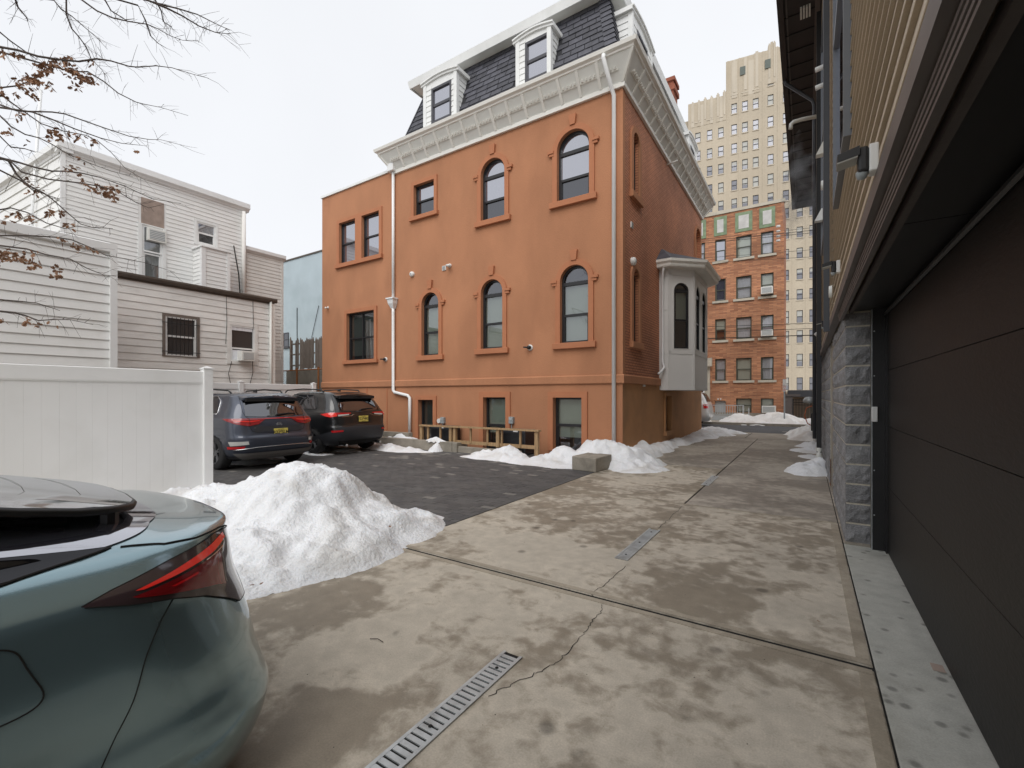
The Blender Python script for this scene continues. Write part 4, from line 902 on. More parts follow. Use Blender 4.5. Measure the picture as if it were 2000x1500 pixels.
# narrower rear section
rs_ = thing('house', 'smaller white clapboard house with stained boards beside the blue wall', 'house', (-18, 10, 0))
XQ = -17.58; y2 = onX(552, 500, XQ)[0]; ZQ = 6.98
MB().box(-24, XQ, y1u+.05, y2, 0, ZQ).build('wall', M['siding_stain'], rs_)
boards(rs_, FX(XQ), y1u+.05, y2-.04, 1.2, ZQ-.05, .135, 'siding_stain', prd=.016)
MB(FX(XQ)).prof([(-.2, ZQ-.05), (.03, ZQ-.05), (.12, ZQ+.04), (.12, ZQ+.16), (-.2, ZQ+.18)], y1u, y2+.08).build('parapet', M['vinyl'], rs_)
MB(FX(XQ)).box(y2-.07, y2+.02, 0, .03, 0, ZQ).build('corner_board', M['siding_stain'], rs_)
# pale blue wall
bw = thing('blue_building', 'tall windowless pale blue stucco building between the white and orange houses', 'building', (-26, 17, 0))
YBW = 16.0; xa = onY(545, 0, YBW)[0]; xb_ = onY(650, 0, YBW)[0]; zbw = onY(628, 492, YBW)[1]; zbl = onY(553, 512, YBW)[1]
MB().box(xa-3, xb_+2, YBW, YBW+8, 0, (zbw+zbl)/2).build('wall', M['bluewall'], bw)
MB().box(xa-3, xb_+2, YBW-.05, YBW+.3, (zbw+zbl)/2, (zbw+zbl)/2+.08).build('roof_edge', M['brown_metal'], bw)
q = (onY(554, 0, YBW)[0], onY(564.5, 0, YBW)[0], onY(560, 677, YBW)[1], onY(560, 650, YBW)[1])
MB(FY(YBW)).ring(outline(*q), outline(q[0]+.05, q[1]-.05, q[2]+.05, q[3]-.05), 0, .05).box(q[0], q[1], 0, .04, (q[2]+q[3])/2-.03, (q[2]+q[3])/2+.03).box(q[0]-.1, q[1]+.1, 0, .1, q[2]-.1, q[2]).build('window', M['grey_frame'], bw)
MB(FY(YBW)).quad((q[0], .02, q[2]), (q[1], .02, q[2]), (q[1], .02, q[3]), (q[0], .02, q[3])).build('pane', M['glass_dark'], bw, recalc=False)
b = MB(); xx = onY(581, 0, YBW)[0]; b.tube([(xx, YBW-.03, zbw-3), (xx, YBW-.03, 2)], .02); x1_ = onY(624, 597, YBW); x2_ = onY(610, 660, YBW); b.tube([(x1_[0], YBW-.05, x1_[1]), (x2_[0], YBW-.05, x2_[1])], .015); b.build('cable', M['wire'], bw)
# stockade fence
YS = 12.6; st = thing('stockade_fence', 'weathered grey wooden stockade fence with missing pickets', 'fence', (-19, YS, 0))
zt_s = onY(600, 661, YS)[1]; zb_s = onY(600, 719, YS)[1]
for px in (568, 579, 582.5, 588, 591, 594, 597, 600, 603, 606, 609, 612, 618, 621.5, 625, 628, 631):
    x = onY(px, 0, YS)[0]; h = zt_s+rnd.uniform(-.12, .08)+(.1 if px < 570 else 0); ww = .055
    MB(FY(YS)).prism([(x-ww, zb_s-.1*rnd.random()), (x+ww, zb_s), (x+ww, h-.12), (x, h), (x-ww, h-.12)], 0, .03).build('picket', M['oldwood'], st)
for f in (.12, .5, .86):
    z = zb_s+(zt_s-zb_s)*f; MB(FY(YS)).box(onY(566, 0, YS)[0], onY(634, 0, YS)[0], -.06, 0, z-.04, z+.03).build('rail', M['oldwood'], st)
MB(FY(YS)).box(onY(567, 0, YS)[0]-.05, onY(567, 0, YS)[0]+.05, -.1, -.0, 0, zt_s).build('post', M['oldwood'], st)
# chain link fence and rubble wall
YK = 11.6; ck = thing('chain_link_fence', 'rusty chain link fence in front of the stockade fence', 'fence', (-17, YK, 0))
k0 = onY(535, 0, YK)[0]; k1 = onY(634, 0, YK)[0]; zk = onY(580, 723, YK)[1]
b = MB(); x = k0
while x < k1+2:
    b.tube([(x, YK, zk-1.5), (x+1.5, YK, zk)], .006, 3, False).tube([(x, YK, zk), (x+1.5, YK, zk-1.5)], .006, 3, False); x += .11
b.build('wire_mesh', M['brown_metal'], ck, kind='stuff')
b = MB(); b.tube([(k0, YK, zk), (k1+1.6, YK, zk)], .025); b.build('top_rail', M['rust'], ck)
for px in (535, 580, 622): x = onY(px, 0, YK)[0]; MB().tube([(x, YK, 0), (x, YK, zk+.1)], .04).build('post', M['rust'], ck)
MB().box(k0, k1+2, 12.2, 12.5, 0, onY(600, 722, 12.2)[1]).build('low_wall', M['concrete_old'], label='old rendered low wall behind the chain link fence', cat='wall')
# back vinyl fence behind the cars
def vinyl_fence(lab, F, u0, u1, H, posts, grp='white vinyl privacy fences', bw=.156):
    o = F @ Vector(((u0+u1)/2, 0, 0)); t = thing('vinyl_fence', lab, 'fence', tuple(o), grp)
    u = u0
    while u < u1-.02:
        e = min(u+bw, u1); MB(F).prism([(u+.0003, .12), (e-.0003, .12), (e-.0003, H-.16), (u+.0003, H-.16)], -.012, .012).build('fence_board', M['vinyl'], t, bevel=.0009); u = e
    MB(F).box(u0, u1, -.0, .0095, .1, H-.15).build('tongue', M['vinyl'], t)
    MB(F).prof([(-.025, H-.19), (.025, H-.19), (.032, H-.17), (.032, H-.01), (.02, H), (-.02, H), (-.032, H-.01), (-.032, H-.17)], u0, u1).build('top_rail', M['vinyl'], t)
    MB(F).box(u0, u1, -.03, .03, .05, .16).build('bottom_rail', M['vinyl'], t)
    for p in posts:
        q = MB(F).box(p-.065, p+.065, -.065, .065, 0, H+.035).build('post', M['vinyl'], t, bevel=.006)
        MB(F).box(p-.075, p+.075, -.075, .075, H+.035, H+.055).add([(p-.065, -.065, H+.055), (p+.065, -.065, H+.055), (p+.065, .065, H+.055), (p-.065, .065, H+.055), (p, 0, H+.085)], [(0, 1, 4), (1, 2, 4), (2, 3, 4), (3, 0, 4)]).build('post_cap', M['vinyl'], q)
    return t
yfe = onX(404, 800, -7.87)[0]
vinyl_fence('white vinyl privacy fence panel in front of the cars at left', FX(-7.87), -2.4, yfe-.06, 1.93, [-2.4, yfe])
yb1 = onX(470, 0, -14.35)[0]
xo = onY(632, 0, 9.95)[0]
vinyl_fence('white vinyl fence behind the noses of the two parked cars', FX(-14.35), 0.2, 9.4, 1.93, [2.1, 4.6, yb1, 9.4])
# ================================================================== DARK BUILDING ON THE RIGHT
rb = thing('garage_building', 'tan sided building with dark garage door and grey block piers on the right', 'building', (2.5, 8, 0))
XW = .28; XP = .345; ZS = 2.49; ZR = 10.25; Y1R = 24.0
FR = FXn(XW)
MB().box(XW+.02, 6, -4, Y1R, ZS+.02, ZR).build('upper_wall', M['tan'], rb)
wn1 = (4.3, 5.85, 3.56, 6.9); wn2 = (13.2, 15.0, 3.6, 5.4); wn3 = (9.2, 10.6, 4.3, 8.2)
hs = [(w_[0]-.03, w_[1]+.03, w_[2]-.03, w_[3]+.03) for w_ in (wn1, wn3)]
boards(rb, FXn(XW+.02), -3.9, 7.12, ZS+.02, 9.9, .118, 'tan', hs, prd=.022)
boards(rb, FXn(XW+.02), 7.3, 16, ZS+.02, 9.9, .118, 'tan', hs, prd=.022)
boards(rb, FXn(XW-.02), 16, Y1R, ZS+.02, 9.9, .118, 'tan', prd=.022)
for w_ in (wn1, wn3):
    F = FXn(XW-.01)
    o = MB(F).ring(outline(w_[0]-.035, w_[1]+.035, w_[2]-.035, w_[3]+.035), outline(*w_), -.02, .035).box(w_[0], w_[1], -.02, .03, (w_[2]+w_[3])/2-.03, (w_[2]+w_[3])/2+.03).build('window', M['window_steel'], rb)
    MB(F).quad((w_[0], .005, w_[2]), (w_[1], .005, w_[2]), (w_[1], .005, w_[3]), (w_[0], .005, w_[3])).build('pane', M['glass_sky'], o, recalc=False)
# starter trim, ridged flashing, header and soffit over the garage opening
MB(FXn(XW)).box(-4, 16.2, -.05, .03, ZS-.07, ZS+.02).build('starter_trim', M['dark_trim'], rb)
for k in range(4): MB(FXn(XW+.02)).box(-4, 5.9, -.02, .02-.004*k, ZS-.10-.018*k, ZS-.086-.018*k).build('flashing_rib', M['dark_trim'], rb)
MB().box(XP+.028, XP+.06, -4, 8.35, 2.40, ZS-.04).build('header_beam', M['header'], rb)
MB().box(XP+.04, .72, -4, 3.0, 2.42, 2.46).build('soffit_panel', M['black_metal'], rb); MB().box(XP+.04, .72, 3.01, 5.85, 2.42, 2.46).build('soffit_panel', M['black_metal'], rb)
# garage door
gd = thing('garage_door', 'closed charcoal sectional garage door with embossed wood grain', 'garage door', (.67, 1, 0))
z = .012
for k, zt in enumerate((.66, 1.25, 1.80, 2.38)):
    MB().box(.668, .71, -3.6, 5.80, z, zt-.003).build('door_panel', M['door'], gd, bevel=.003); z = zt
MB().box(.69, .73, -3.6, 5.80, 0, 2.4).build('door_backing', M['void'], gd)
MB().tube([(.655, -3.6, 2.36), (.655, 5.80, 2.36)], .018, 6).build('top_seal', M['black_metal'], gd); MB().box(.655, .668, 5.72, 5.80, 0, 2.38).build('side_seal', M['black_metal'], gd)
MB().box(.55, .73, 5.80, 5.865, 0, 2.42).build('metal_jamb', M['black_metal'], rb)
MB().box(.55, .556, 5.793, 5.80, 0, 2.42).build('jamb_flashing', M['galv'], rb)
b = MB()
for z in (.35, .8, 1.3, 1.75, 2.2): b.lathe([(0, -.004), (.006, -.003), (.006, 0)], (.572, 5.80, z), 'y', 8)
b.build('screws', M['galv'], rb, kind='stuff')
MB().box(.548, .596, 5.765, 5.80, 1.29, 1.44).build('junction_box', M['plastic_white'], label='small pale rectangular cover plate on the black door jamb', cat='electrical box', bevel=.006)
MB().box(.73, 6, -4, 9.5, 0, ZS).build('inner_wall', M['void'], rb)
# block pier and walls: split face blocks one by one
def rough_block(F, u0, u1, z0, z1, name='block', d=.10, sub=5, am=.022):
    b = MB(F); nu, nz_ = sub, 4; g = .0; vs = []
    for j in range(nz_+1):
        for i in range(nu+1):
            u = u0+(u1-u0)*i/nu; z = z0+(z1-z0)*j/nz_; e = (0 < i < nu) and (0 < j < nz_)
            n = (am*(.4+1.2*noise.noise(Vector((u*14, z*14, d*50)))) if e else 0.0)
            vs.append((u, max(n, 0)+(.004 if e else 0), z))
    fs = [(j*(nu+1)+i, j*(nu+1)+i+1, (j+1)*(nu+1)+i+1, (j+1)*(nu+1)+i) for j in range(nz_) for i in range(nu)]
    b.add(vs, fs); b.add([(u0, 0, z0), (u1, 0, z0), (u1, 0, z1), (u0, 0, z1), (u0, -d, z0), (u1, -d, z0), (u1, -d, z1), (u0, -d, z1)], [(0, 1, 5, 4), (1, 2, 6, 5), (2, 3, 7, 6), (3, 0, 4, 7)])
    return b.build(name, M['block'], rb)
MB().box(XP+.004, .73, 5.872, 8.3, 0, 2.6).build('mortar_core', M['mortar'], rb)
c_ = .2045; j = .0085
for r in range(13):
    z0_, z1_ = .02+r*c_+j, .02+(r+1)*c_-j
    if z1_ > 2.41: z1_ = 2.405
    if z1_-z0_ < .03: continue
    rough_block(FY(5.87), XP-.002, .548, z0_, z1_)
    a = 5.872; first = True
    if r % 2: a2 = a+.2
    else: a2 = a+.4
    while a < 8.28:
        e = min(a2, 8.3); rough_block(FXn(XP), a+(0 if a < 5.9 else j), e-j, z0_, z1_, sub=6); a = e; a2 = a+.4
for r in (0,): MB().box(XP-.006, .56, 5.862, 5.9, 0, .03).build('mortar_bed', M['concrete_old'], rb)
MB().box(XP+.012, .73, 8.3, 9.5, 0, 2.62).build('concrete_pilaster', M['concrete_old'], rb)
MB().box(XP+.002, XP+.2, 9.5, 9.82, 0, .47).build('steel_bollard_guard', M['rust'], rb)
MB().box(XP+.004, .8, 9.5, Y1R-.5, 0, 2.62).build('mortar_core', M['mortar'], rb)
far_blk = MB(FXn(XP)); 
for r in range(13):
    z0_, z1_ = .02+r*c_+j, min(.02+(r+1)*c_-j, 2.62); a = 9.5-(.2 if r % 2 else 0)
    while a < Y1R-.6:
        e = a+.4; u0_, u1_ = max(a, 9.5)+j, min(e, Y1R-.5)-j
        if a < 14.5: rough_block(FXn(XP), u0_, u1_, z0_, z1_, sub=3)
        else: far_blk.box(u0_, u1_, 0, .01, z0_, z1_)
        a = e
far_blk.build('blocks', M['block'], rb, kind='stuff')
# eave, gutter, soffit
XE = -.52
MB().box(XE+.05, XW, -4, Y1R, ZR, ZR+.03).build('soffit', M['soffit'], rb)
MB().box(XE-.03, XE+.09, -4, Y1R, ZR-.10, ZR+.18).build('gutter', M['soffit'], rb)
MB().box(XW-.12, XW-.02, -4, Y1R, ZR-.04, ZR).box(XE+.13, XE+.16, -4, Y1R, ZR-.02, ZR).build('soffit_channel', M['dark_trim'], rb)
y = 1.0
while y < Y1R: MB().box(XE+.1, XW-.1, y, y+.03, ZR-.025, ZR).build('soffit_strip', M['black_metal'], rb); y += .62
MB().box(XE-.03, XW+.4, Y1R, Y1R+.04, ZR-.3, ZR+.2).build('eave_return', M['dark_trim'], rb)
MB().box(XE, 6, -4, Y1R, ZR+.15, ZR+.3).build('roof', M['dark_trim'], rb)
b = MB()
for k in range(4): b.box(-.12+k*.055, -.085+k*.055, 12.0, 12.35, ZR-.05, ZR-.0)
b.build('soffit_vent', M['pvc'], rb)
def dspout(pts, w_=.075, mt='pipe_metal'): return MB().tube(pts, w_/1.6, 4).build('downspout', M[mt], rb)
dspout([(XW-.06, 7.21, ZR-.05), (XW-.06, 7.21, ZS-.1)], .075)
dspout([(XW-.05, 11.9, 9.9), (XW-.05, 11.9, .32)], .10, 'black_metal')
MB().tube([(XE+.03, 14.4, ZR-.08), (XE+.06, 14.45, ZR-.18), (XW-.14, 14.6, ZR-.75), (XW-.1, 14.6, ZR-.9), (XW-.1, 14.6, .4)], .045, 8).build('downspout', M['pipe_metal'], rb, smooth=True)
dspout([(XW-.05, 18.2, 9.9), (XW-.05, 18.2, .5)], .10, 'black_metal')
MB().box(XW-.16, XW+.02, 17.0, 17.3, .45, 1.0).build('meter_box', M['black_metal'], label='black utility box low on the block wall near the street', cat='utility box')
def pvc(y, z1, lab, x=XW-.05):
    b = MB(); b.tube([(x, y, 0), (x, y, z1)], .052, 12); b.lathe([(.06, z1*.45), (.06, z1*.6)], (x, y, 0), n=12).lathe([(.062, z1-.08), (.062, z1)], (x, y, 0), n=12)
    b.build('standpipe', M['pvc'], smooth=True, label=lab, cat='pipe', group='white standpipes under the downspouts')
pvc(11.9, .42, 'white plastic standpipe beside the nearer snow lump'); pvc(17.3, .50, 'white plastic standpipe below the black box near the street')
# flood lights, cameras and vents on the siding
def flood(y, z, s, lab, X=XW-.02):
    t = thing('flood_light', lab, 'flood light', (X, y, z), 'motion flood lights on the tan siding'); F = FXn(X)
    MB(F).box(y-.055*s, y+.055*s, 0, .05*s, z-.09*s, z+.09*s).build('mount', M['plastic_white'], t, bevel=.006)
    MB(F).box(y-.045*s, y+.045*s, .05*s, .11*s, z-.08*s, z+.09*s).build('driver_box', M['black_metal'], t, bevel=.012)
    h = MB(F).prof([(.10*s, z+.03*s), (.22*s, z+.01*s), (.22*s, z+.06*s), (.10*s, z+.09*s)], y-.06*s, y+.08*s).build('lamp_head', M['black_metal'], t)
    MB(F).prof([(.11*s, z+.02*s), (.22*s, z-.0*s), (.22*s, z+.009*s), (.11*s, z+.029*s)], y-.055*s, y+.075*s).build('diffuser', M['led'], h)
    MB(F).lathe([(0, -.035*s), (.025*s, -.025*s), (.034*s, 0), (.034*s, .02*s)], (y, .085*s, z-.085*s), 'z', 12).build('sensor', M['plastic_grey'], t, smooth=True)
flood(2.50, 2.575, .66, 'nearest motion flood light with white mount on the tan siding')
flood(5.1, 2.73, .62, 'middle motion flood light just beyond the garage opening')
flood(8.2, 2.62, .6, 'farthest small flood light on the tan siding')
t = thing('smoke_vent', 'round white vent hood on the siding between two flood lights', 'vent', (XW-.03, 6.6, 2.9))
MB(FXn(XW-.02)).lathe([(0, .03), (.07, .03), (.075, 0)], (6.75, 0, 2.82), 'y', 14).build('hood', M['pvc'], t, smooth=True)
for (y, z, lab) in ((9.5, 7.25, 'upper of two white vent pipes poking from the siding'), (9.35, 6.85, 'lower of two white vent pipes poking from the siding')):
    MB().tube([(XW, y, z), (.13, y-.0, z-.02)], .04, 10).build('vent_pipe', M['pvc'], smooth=True, label=lab, cat='pipe')
for (y, z, lab) in ((9.0, 5.6, 'upper white dryer hood on the siding'), (10.5, 5.0, 'lower white dryer hood on the siding')):
    MB(FXn(XW-.02)).prof([(0, z-.1), (.13, z-.1), (.02, z+.12), (0, z+.12)], y-.07, y+.07).build('dryer_hood', M['pvc'], label=lab, cat='vent')
MB(FXn(XW-.02)).lathe([(0, .04), (.08, .04), (.085, 0)], (9.9, 0, 5.35), 'y', 12).build('round_vent', M['pvc'], smooth=True, label='round white vent cap between the two dryer hoods', cat='vent')
vp = onD(1545, 243, 10.2); vq = onD(1567, 233, 10.2)
MB().tube([(XW, vp[1]+.25, vq[2]+.02), (vq[0], vq[1], vq[2]), (vp[0]+.05, vp[1], vp[2]+.04), (vp[0], vp[1], vp[2]), (vp[0]-.01, vp[1], vp[2]-.1)], .042, 10).build('flue_elbow', M['pvc'], smooth=True, label='yellowed flue elbow under the dark eave giving off steam', cat='pipe')
MB().tube([(XW-.05, 13, 3.0), (XW-.1, 13, 3.05)], .05, 8).build('security_camera', M['plastic_white'], label='small white camera on the block wall beyond the pier', cat='camera')
MB().tube([(XW-.06, 17.6, 1.25), (XW-.28, 17.6, 1.15), (XW-.33, 17.6, .9), (XW-.25, 17.6, .65), (XW-.1, 17.6, .55)], .015, 6).build('orange_cable', M['copper'], smooth=True, label='looped orange and black cable on the wall near the street', cat='cable')
MB().lathe([(.03, 0), (.16, .02), (.18, .1), (.12, .2), (0, .22)], (XW-.2, 17.9, 1.3), 'z', 12).build('gas_meter', M['galv'], smooth=True, label='round grey meter on the wall by the street corner', cat='meter')
# steam from the flue
sm = bpy.data.materials.new('steam'); sm.use_nodes = True; n = sm.node_tree; n.nodes.remove(n.nodes['Principled BSDF']); pv = n.nodes.new('ShaderNodeVolumePrincipled'); pv.inputs['Color'].default_value = (.95, .95, .97, 1)
gg = n.nodes.new('ShaderNodeNewGeometry'); tn = n.nodes.new('ShaderNodeTexNoise'); tn.inputs['Scale'].default_value = 2.6; tn.inputs['Detail'].default_value = 5; tn.inputs['Distortion'].default_value = .8
rr = n.nodes.new('ShaderNodeMapRange'); rr.inputs[1].default_value = .44; rr.inputs[2].default_value = .72; rr.inputs[3].default_value = 0; rr.inputs[4].default_value = 2.4
n.links.new(gg.outputs['Position'], tn.inputs[0]); n.links.new(tn.outputs[0], rr.inputs[0]); n.links.new(rr.outputs[0], pv.inputs['Density']); n.links.new(pv.outputs[0], n.nodes['Material Output'].inputs['Volume'])
b = MB(); b.lathe([(.0, 0), (.10, -.15), (.30, -.8), (.36, -1.6), (.30, -2.3), (0, -2.6)], (-.14, vp[1]+.1, vp[2]-.1), 'z', 14)
b.build('steam', sm, smooth=True, label='wisp of steam drifting below the flue elbow', cat='steam', kind='stuff')
# ================================================================== ACROSS THE STREET
YR_ = 31.15
ap = thing('apartment_building', 'five storey orange red brick apartment building with green tile panels', 'apartment building', (-4, YR_+4, 0))
FB = FY(YR_)
def bx_(px): return onY(px, 0, YR_)[0]
def bz_(px, py): return onY(px, py, YR_)[1]
xr_ = bx_(1531.5); xl_ = bx_(1386); zt_ = bz_(1530, 394)
cols = [(bx_(1396.5), bx_(1417.5)), (bx_(1437.5), bx_(1468)), (bx_(1486), bx_(1511))]
cols = [(bx_(1356), bx_(1377))]+cols
rows = [(bz_(1453, 805.5), bz_(1453, 778)), (bz_(1453, 743), bz_(1453, 699)), (bz_(1453, 662), bz_(1453, 619)), (bz_(1453, 583), bz_(1453, 539)), (bz_(1453, 503), bz_(1453, 460))]
xll = cols[0][0]-1.2
holes = []
for ci, (a, c) in enumerate(cols):
    for ri, (z0_, z1_) in enumerate(rows):
        if ri == 0 and ci < 2: z0_, z1_ = (.1, bz_(1405, 783))
        holes.append((a, c, z0_, z1_, ci, ri))
b = MB(FB); wall(b, [(xll, 0), (xr_, 0), (xr_, zt_), (xll, zt_)], [outline(*h[:4]) for h in holes], .18); b.build('wall', M['brick_far'], ap, recalc=False)
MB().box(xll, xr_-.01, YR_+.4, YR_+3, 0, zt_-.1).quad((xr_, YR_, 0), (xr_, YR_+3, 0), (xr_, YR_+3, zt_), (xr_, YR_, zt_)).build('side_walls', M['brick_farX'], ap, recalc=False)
MB(FB).box(xll, xr_+.06, -.3, .06, zt_, zt_+.18).build('coping', M['limestone'], ap)
MB(FB).box(xl_, xr_, 0, .03, .0, .5).build('plinth', M['concrete_old'], ap)
for (a, c, z0_, z1_, ci, ri) in holes:
    if ri == 0 and ci < 2:
        MB(FB).box(a, c, -.18, -.14, z0_, z1_).build('door', M['railing'], ap); continue
    bmn = 'curtain' if (ci+ri) % 3 else 'blind'
    gl_ = 'glass_clear' if not (ri == 4 and ci == 1 or ri == 3 and ci == 1) else 'glass_sky'
    window(ap, FB, a, c, z0_, z1_, dep=.12, fr='green_frame', fw=.07, gl=gl_, blind=[1, .98, .5, .97, .98][ri] if ci != 2 else .97, bm=bmn if ri else 'blind')
    if ri: MB(FB).box(a-.15, c+.15, -.02, .08, z0_-.14, z0_).build('sill', M['limestone'], ap)
for a, c in cols:
    m_ = (a+c)/2; hw = (c-a)/2; z0_, z1_ = bz_(1453, 452), bz_(1453, 414); hh = hw*{0: 1.2, 1: 1.2, 2: 1.1, 3: 1.25}[cols.index((a, c))]
    MB(FB).box(m_-hh, m_+hh, 0, .03, z0_, z1_).build('tile_border', M['green_tile'], ap); MB(FB).box(m_-hh+.19, m_+hh-.19, .03, .04, z0_+.19, z1_-.19).build('tile_panel', M['panel_grey'], ap)
ac_unit('air conditioner in the fourth floor right window of the brick apartments', FB, (cols[3][0]+cols[3][1])/2, rows[3][0]+.3, .62, .42, .35)
ac_unit('air conditioner in the third floor right window of the brick apartments', FB, (cols[3][0]+cols[3][1])/2, rows[2][0]+.25, .62, .36, .35)
ac_unit('air conditioner in the basement window of the brick apartments above the snow', FB, (cols[3][0]+cols[3][1])/2+.1, rows[0][0]+.22, .72, .42, .35)
MB(FB).box(bx_(1402), bx_(1404), 0, .15, bz_(1404, 781), bz_(1404, 778)).box(bx_(1407), bx_(1409), 0, .15, bz_(1404, 781), bz_(1404, 778)).build('door_lamp', M['plastic_white'], ap)
# ramp railing
YG = 29.6; rg = thing('ramp_railing', 'grey metal railing along the entrance ramp of the brick apartments', 'railing', (onY(1420, 0, YG)[0], YG, 0))
g0, g1 = onY(1387, 0, YG)[0], onY(1452, 0, YG)[0]; gz = onY(1420, 791, YG)[1]; gb = onY(1420, 810, YG)[1]
MB(FY(YG)).box(g0, g1, -.05, .1, 0.05, gb-.05).build('ramp_wall', M['railing'], rg)
MB(FY(YG)).box(g0, g1, -.02, .02, gz-.04, gz).box(g0, g1, -.02, .02, gb, gb+.04).build('rails', M['railing'], rg)
x = g0
while x < g1: MB(FY(YG)).box(x, x+.025, -.012, .012, gb, gz).build('baluster', M['railing'], rg); x += .135
MB(FY(YG)).box(g1-.03, g1+.03, -.03, .03, 0, gz).box(g1+.25, g1+.31, -.03, .03, 0, gz-.15).build('post', M['railing'], rg)
# pale neighbour left of the brick building
pn = thing('stucco_building', 'pale cream building edge just left of the brick apartments', 'building', (-8, YR_+1, 0))
a = bx_(1340); c = bx_(1387); MB().box(a, c, YR_-.15, YR_+8, 0, bz_(1384, 705)).build('wall', M['limestone'], pn)
MB(FY(YR_-.15)).box(a, c+.15, 0, .25, bz_(1384, 716), bz_(1384, 700)).build('cornice', M['limestone'], pn); MB(FY(YR_-.15)).box(bx_(1379), bx_(1388), 0, .05, 0, bz_(1384, 779)).build('stone_base', M['concrete_old'], pn)
MB(FY(YR_-.15)).ring(outline(bx_(1366), bx_(1377), bz_(1370, 780), bz_(1370, 760)), outline(bx_(1366)+.08, bx_(1377)-.08, bz_(1370, 780)+.08, bz_(1370, 760)-.08), 0, .05).build('window', M['white'], pn)
MB(FY(YR_-.15)).box(bx_(1366)+.08, bx_(1377)-.08, .0, .02, bz_(1370, 780), bz_(1370, 760)).build('pane', M['glass_dark'], pn)
# wall, gate and dark canopy right of the brick building
YT = 31.0
tx = lambda p: onY(p, 0, YT)[0]; tz = lambda p, q: onY(p, q, YT)[1]
MB(FY(YT)).box(tx(1532.5), tx(1548), -.4, 0, 0, tz(1540, 774)).box(tx(1532.5), tx(1563), -.5, .05, tz(1540, 774), tz(1540, 770)).build('gate_pier', M['header'], label='brown rendered wall block beside the iron gate', cat='wall')
MB(FY(YT+2)).box(onY(1538, 0, YT+2)[0], 14, -3, 0, onY(1560, 775, YT+2)[1], onY(1560, 762, YT+2)[1]).build('canopy', M['pipe_metal'], label='dark grey flat canopy behind the iron gate', cat='canopy')
MB(FY(YT+5)).box(onY(1532, 0, YT+5)[0], 14, -3, 0, 0, onY(1560, 766, YT+5)[1]).build('yard_wall', M['tower'], label='tan rear wall seen through the iron gate', cat='wall')
ig = thing('iron_gate', 'black iron railing gate at the end of the alley view', 'gate', (tx(1570), YT, 0))
zz0, zz1 = tz(1560, 819), tz(1560, 781)
for f in (0.02, .74, .86, 1.0): MB(FY(YT)).box(tx(1549), tx(1549)+5, -.02, .02, zz0+(zz1-zz0)*f-.02, zz0+(zz1-zz0)*f+.02).build('rail', M['black_metal'], ig)
x = tx(1549); k = 0
while x < tx(1549)+5: MB(FY(YT)).box(x-(.03 if k % 6 == 0 else .012), x+(.03 if k % 6 == 0 else .012), -.02, .02, 0, zz1+.05).build('bar', M['black_metal'], ig); x += .145; k += 1
# street sign
YN = 27.9; xs_ = onY(1532, 0, YN)[0]; sg = thing('street_sign', 'thin post with stacked white parking signs at the far kerb', 'sign', (xs_, YN, 0))
MB().tube([(xs_, YN, 0), (xs_, YN, onY(1532, 740, YN)[1])], .035, 6).build('post', M['plastic_grey'], sg)
for (t_, b_, m_) in ((741, 753, 'plastic_white'), (754, 758.5, 'plastic_white'), (758.8, 764.5, 'plastic_white')):
    za, zb = onY(1532, b_, YN)[1], onY(1532, t_, YN)[1]; s_ = MB(FY(YN)).box(xs_-.075, xs_+.075, .04, .05, za, zb).build('sign_plate', M[m_], sg)
    if t_ == 754: MB(FY(YN)).ring([(xs_+.055*math.cos(q*math.pi/6), (za+zb)/2+.055*math.sin(q*math.pi/6)) for q in range(12)], [(xs_+.04*math.cos(q*math.pi/6), (za+zb)/2+.04*math.sin(q*math.pi/6)) for q in range(12)], .05, .054).build('prohibition_ring', M['sign_red'], s_)
    if t_ > 758: MB(FY(YN)).box(xs_-.06, xs_+.06, .05, .054, (za+zb)/2-.02, (za+zb)/2+.02).build('red_band', M['sign_red'], s_)
# overhead wires along the street
wi = 0
for (yl, yr, r, lab) in ((660, 652, .022, 'thickest overhead cable, lowest of the street wires'), (648, 639, .012, 'second overhead wire above the thick cable'), (637, 628.5, .012, 'third overhead wire above the thick cable'),
                         (512, 499, .009, 'thin overhead wire crossing the upper brick floors'), (503, 485, .009, 'thin overhead wire just above mid height of the top windows'), (474, 452, .012, 'upper overhead wire, third from the top'), (470, 447, .012, 'upper overhead wire, second from the top'), (466, 442, .009, 'topmost overhead street wire'), (592, 579, .008, 'thin wire over the second row of brick windows')):
    Yw = 26.0+wi*.06; wi += 1; a = onY(1370, yl, Yw); c = onY(1590, yr, Yw); sl_ = (c[1]-a[1])/(c[0]-a[0]); pts = []
    for k in range(15): x = a[0]-14+k*(c[0]-a[0]+34)/14; q = (k-7)/7; pts.append((x, Yw, a[1]+sl_*(x-a[0])*1.0+.25*(q*q)-.06))
    MB().tube(pts, r, 5).build('overhead_wire', M['wire'], label=lab, cat='cable', group='overhead wires along the street')
ii = onY(1520, 442, 26.5); b = MB()
for z in (0, -.25, -.5, -.72): b.lathe([(0, .06), (.09, .04), (.09, -.04), (0, -.06)], (ii[0], 26.5, ii[1]+z), 'z', 8)
b.build('insulator', M['plastic_white'], label='white stacked insulators hanging on the wires', cat='insulator')
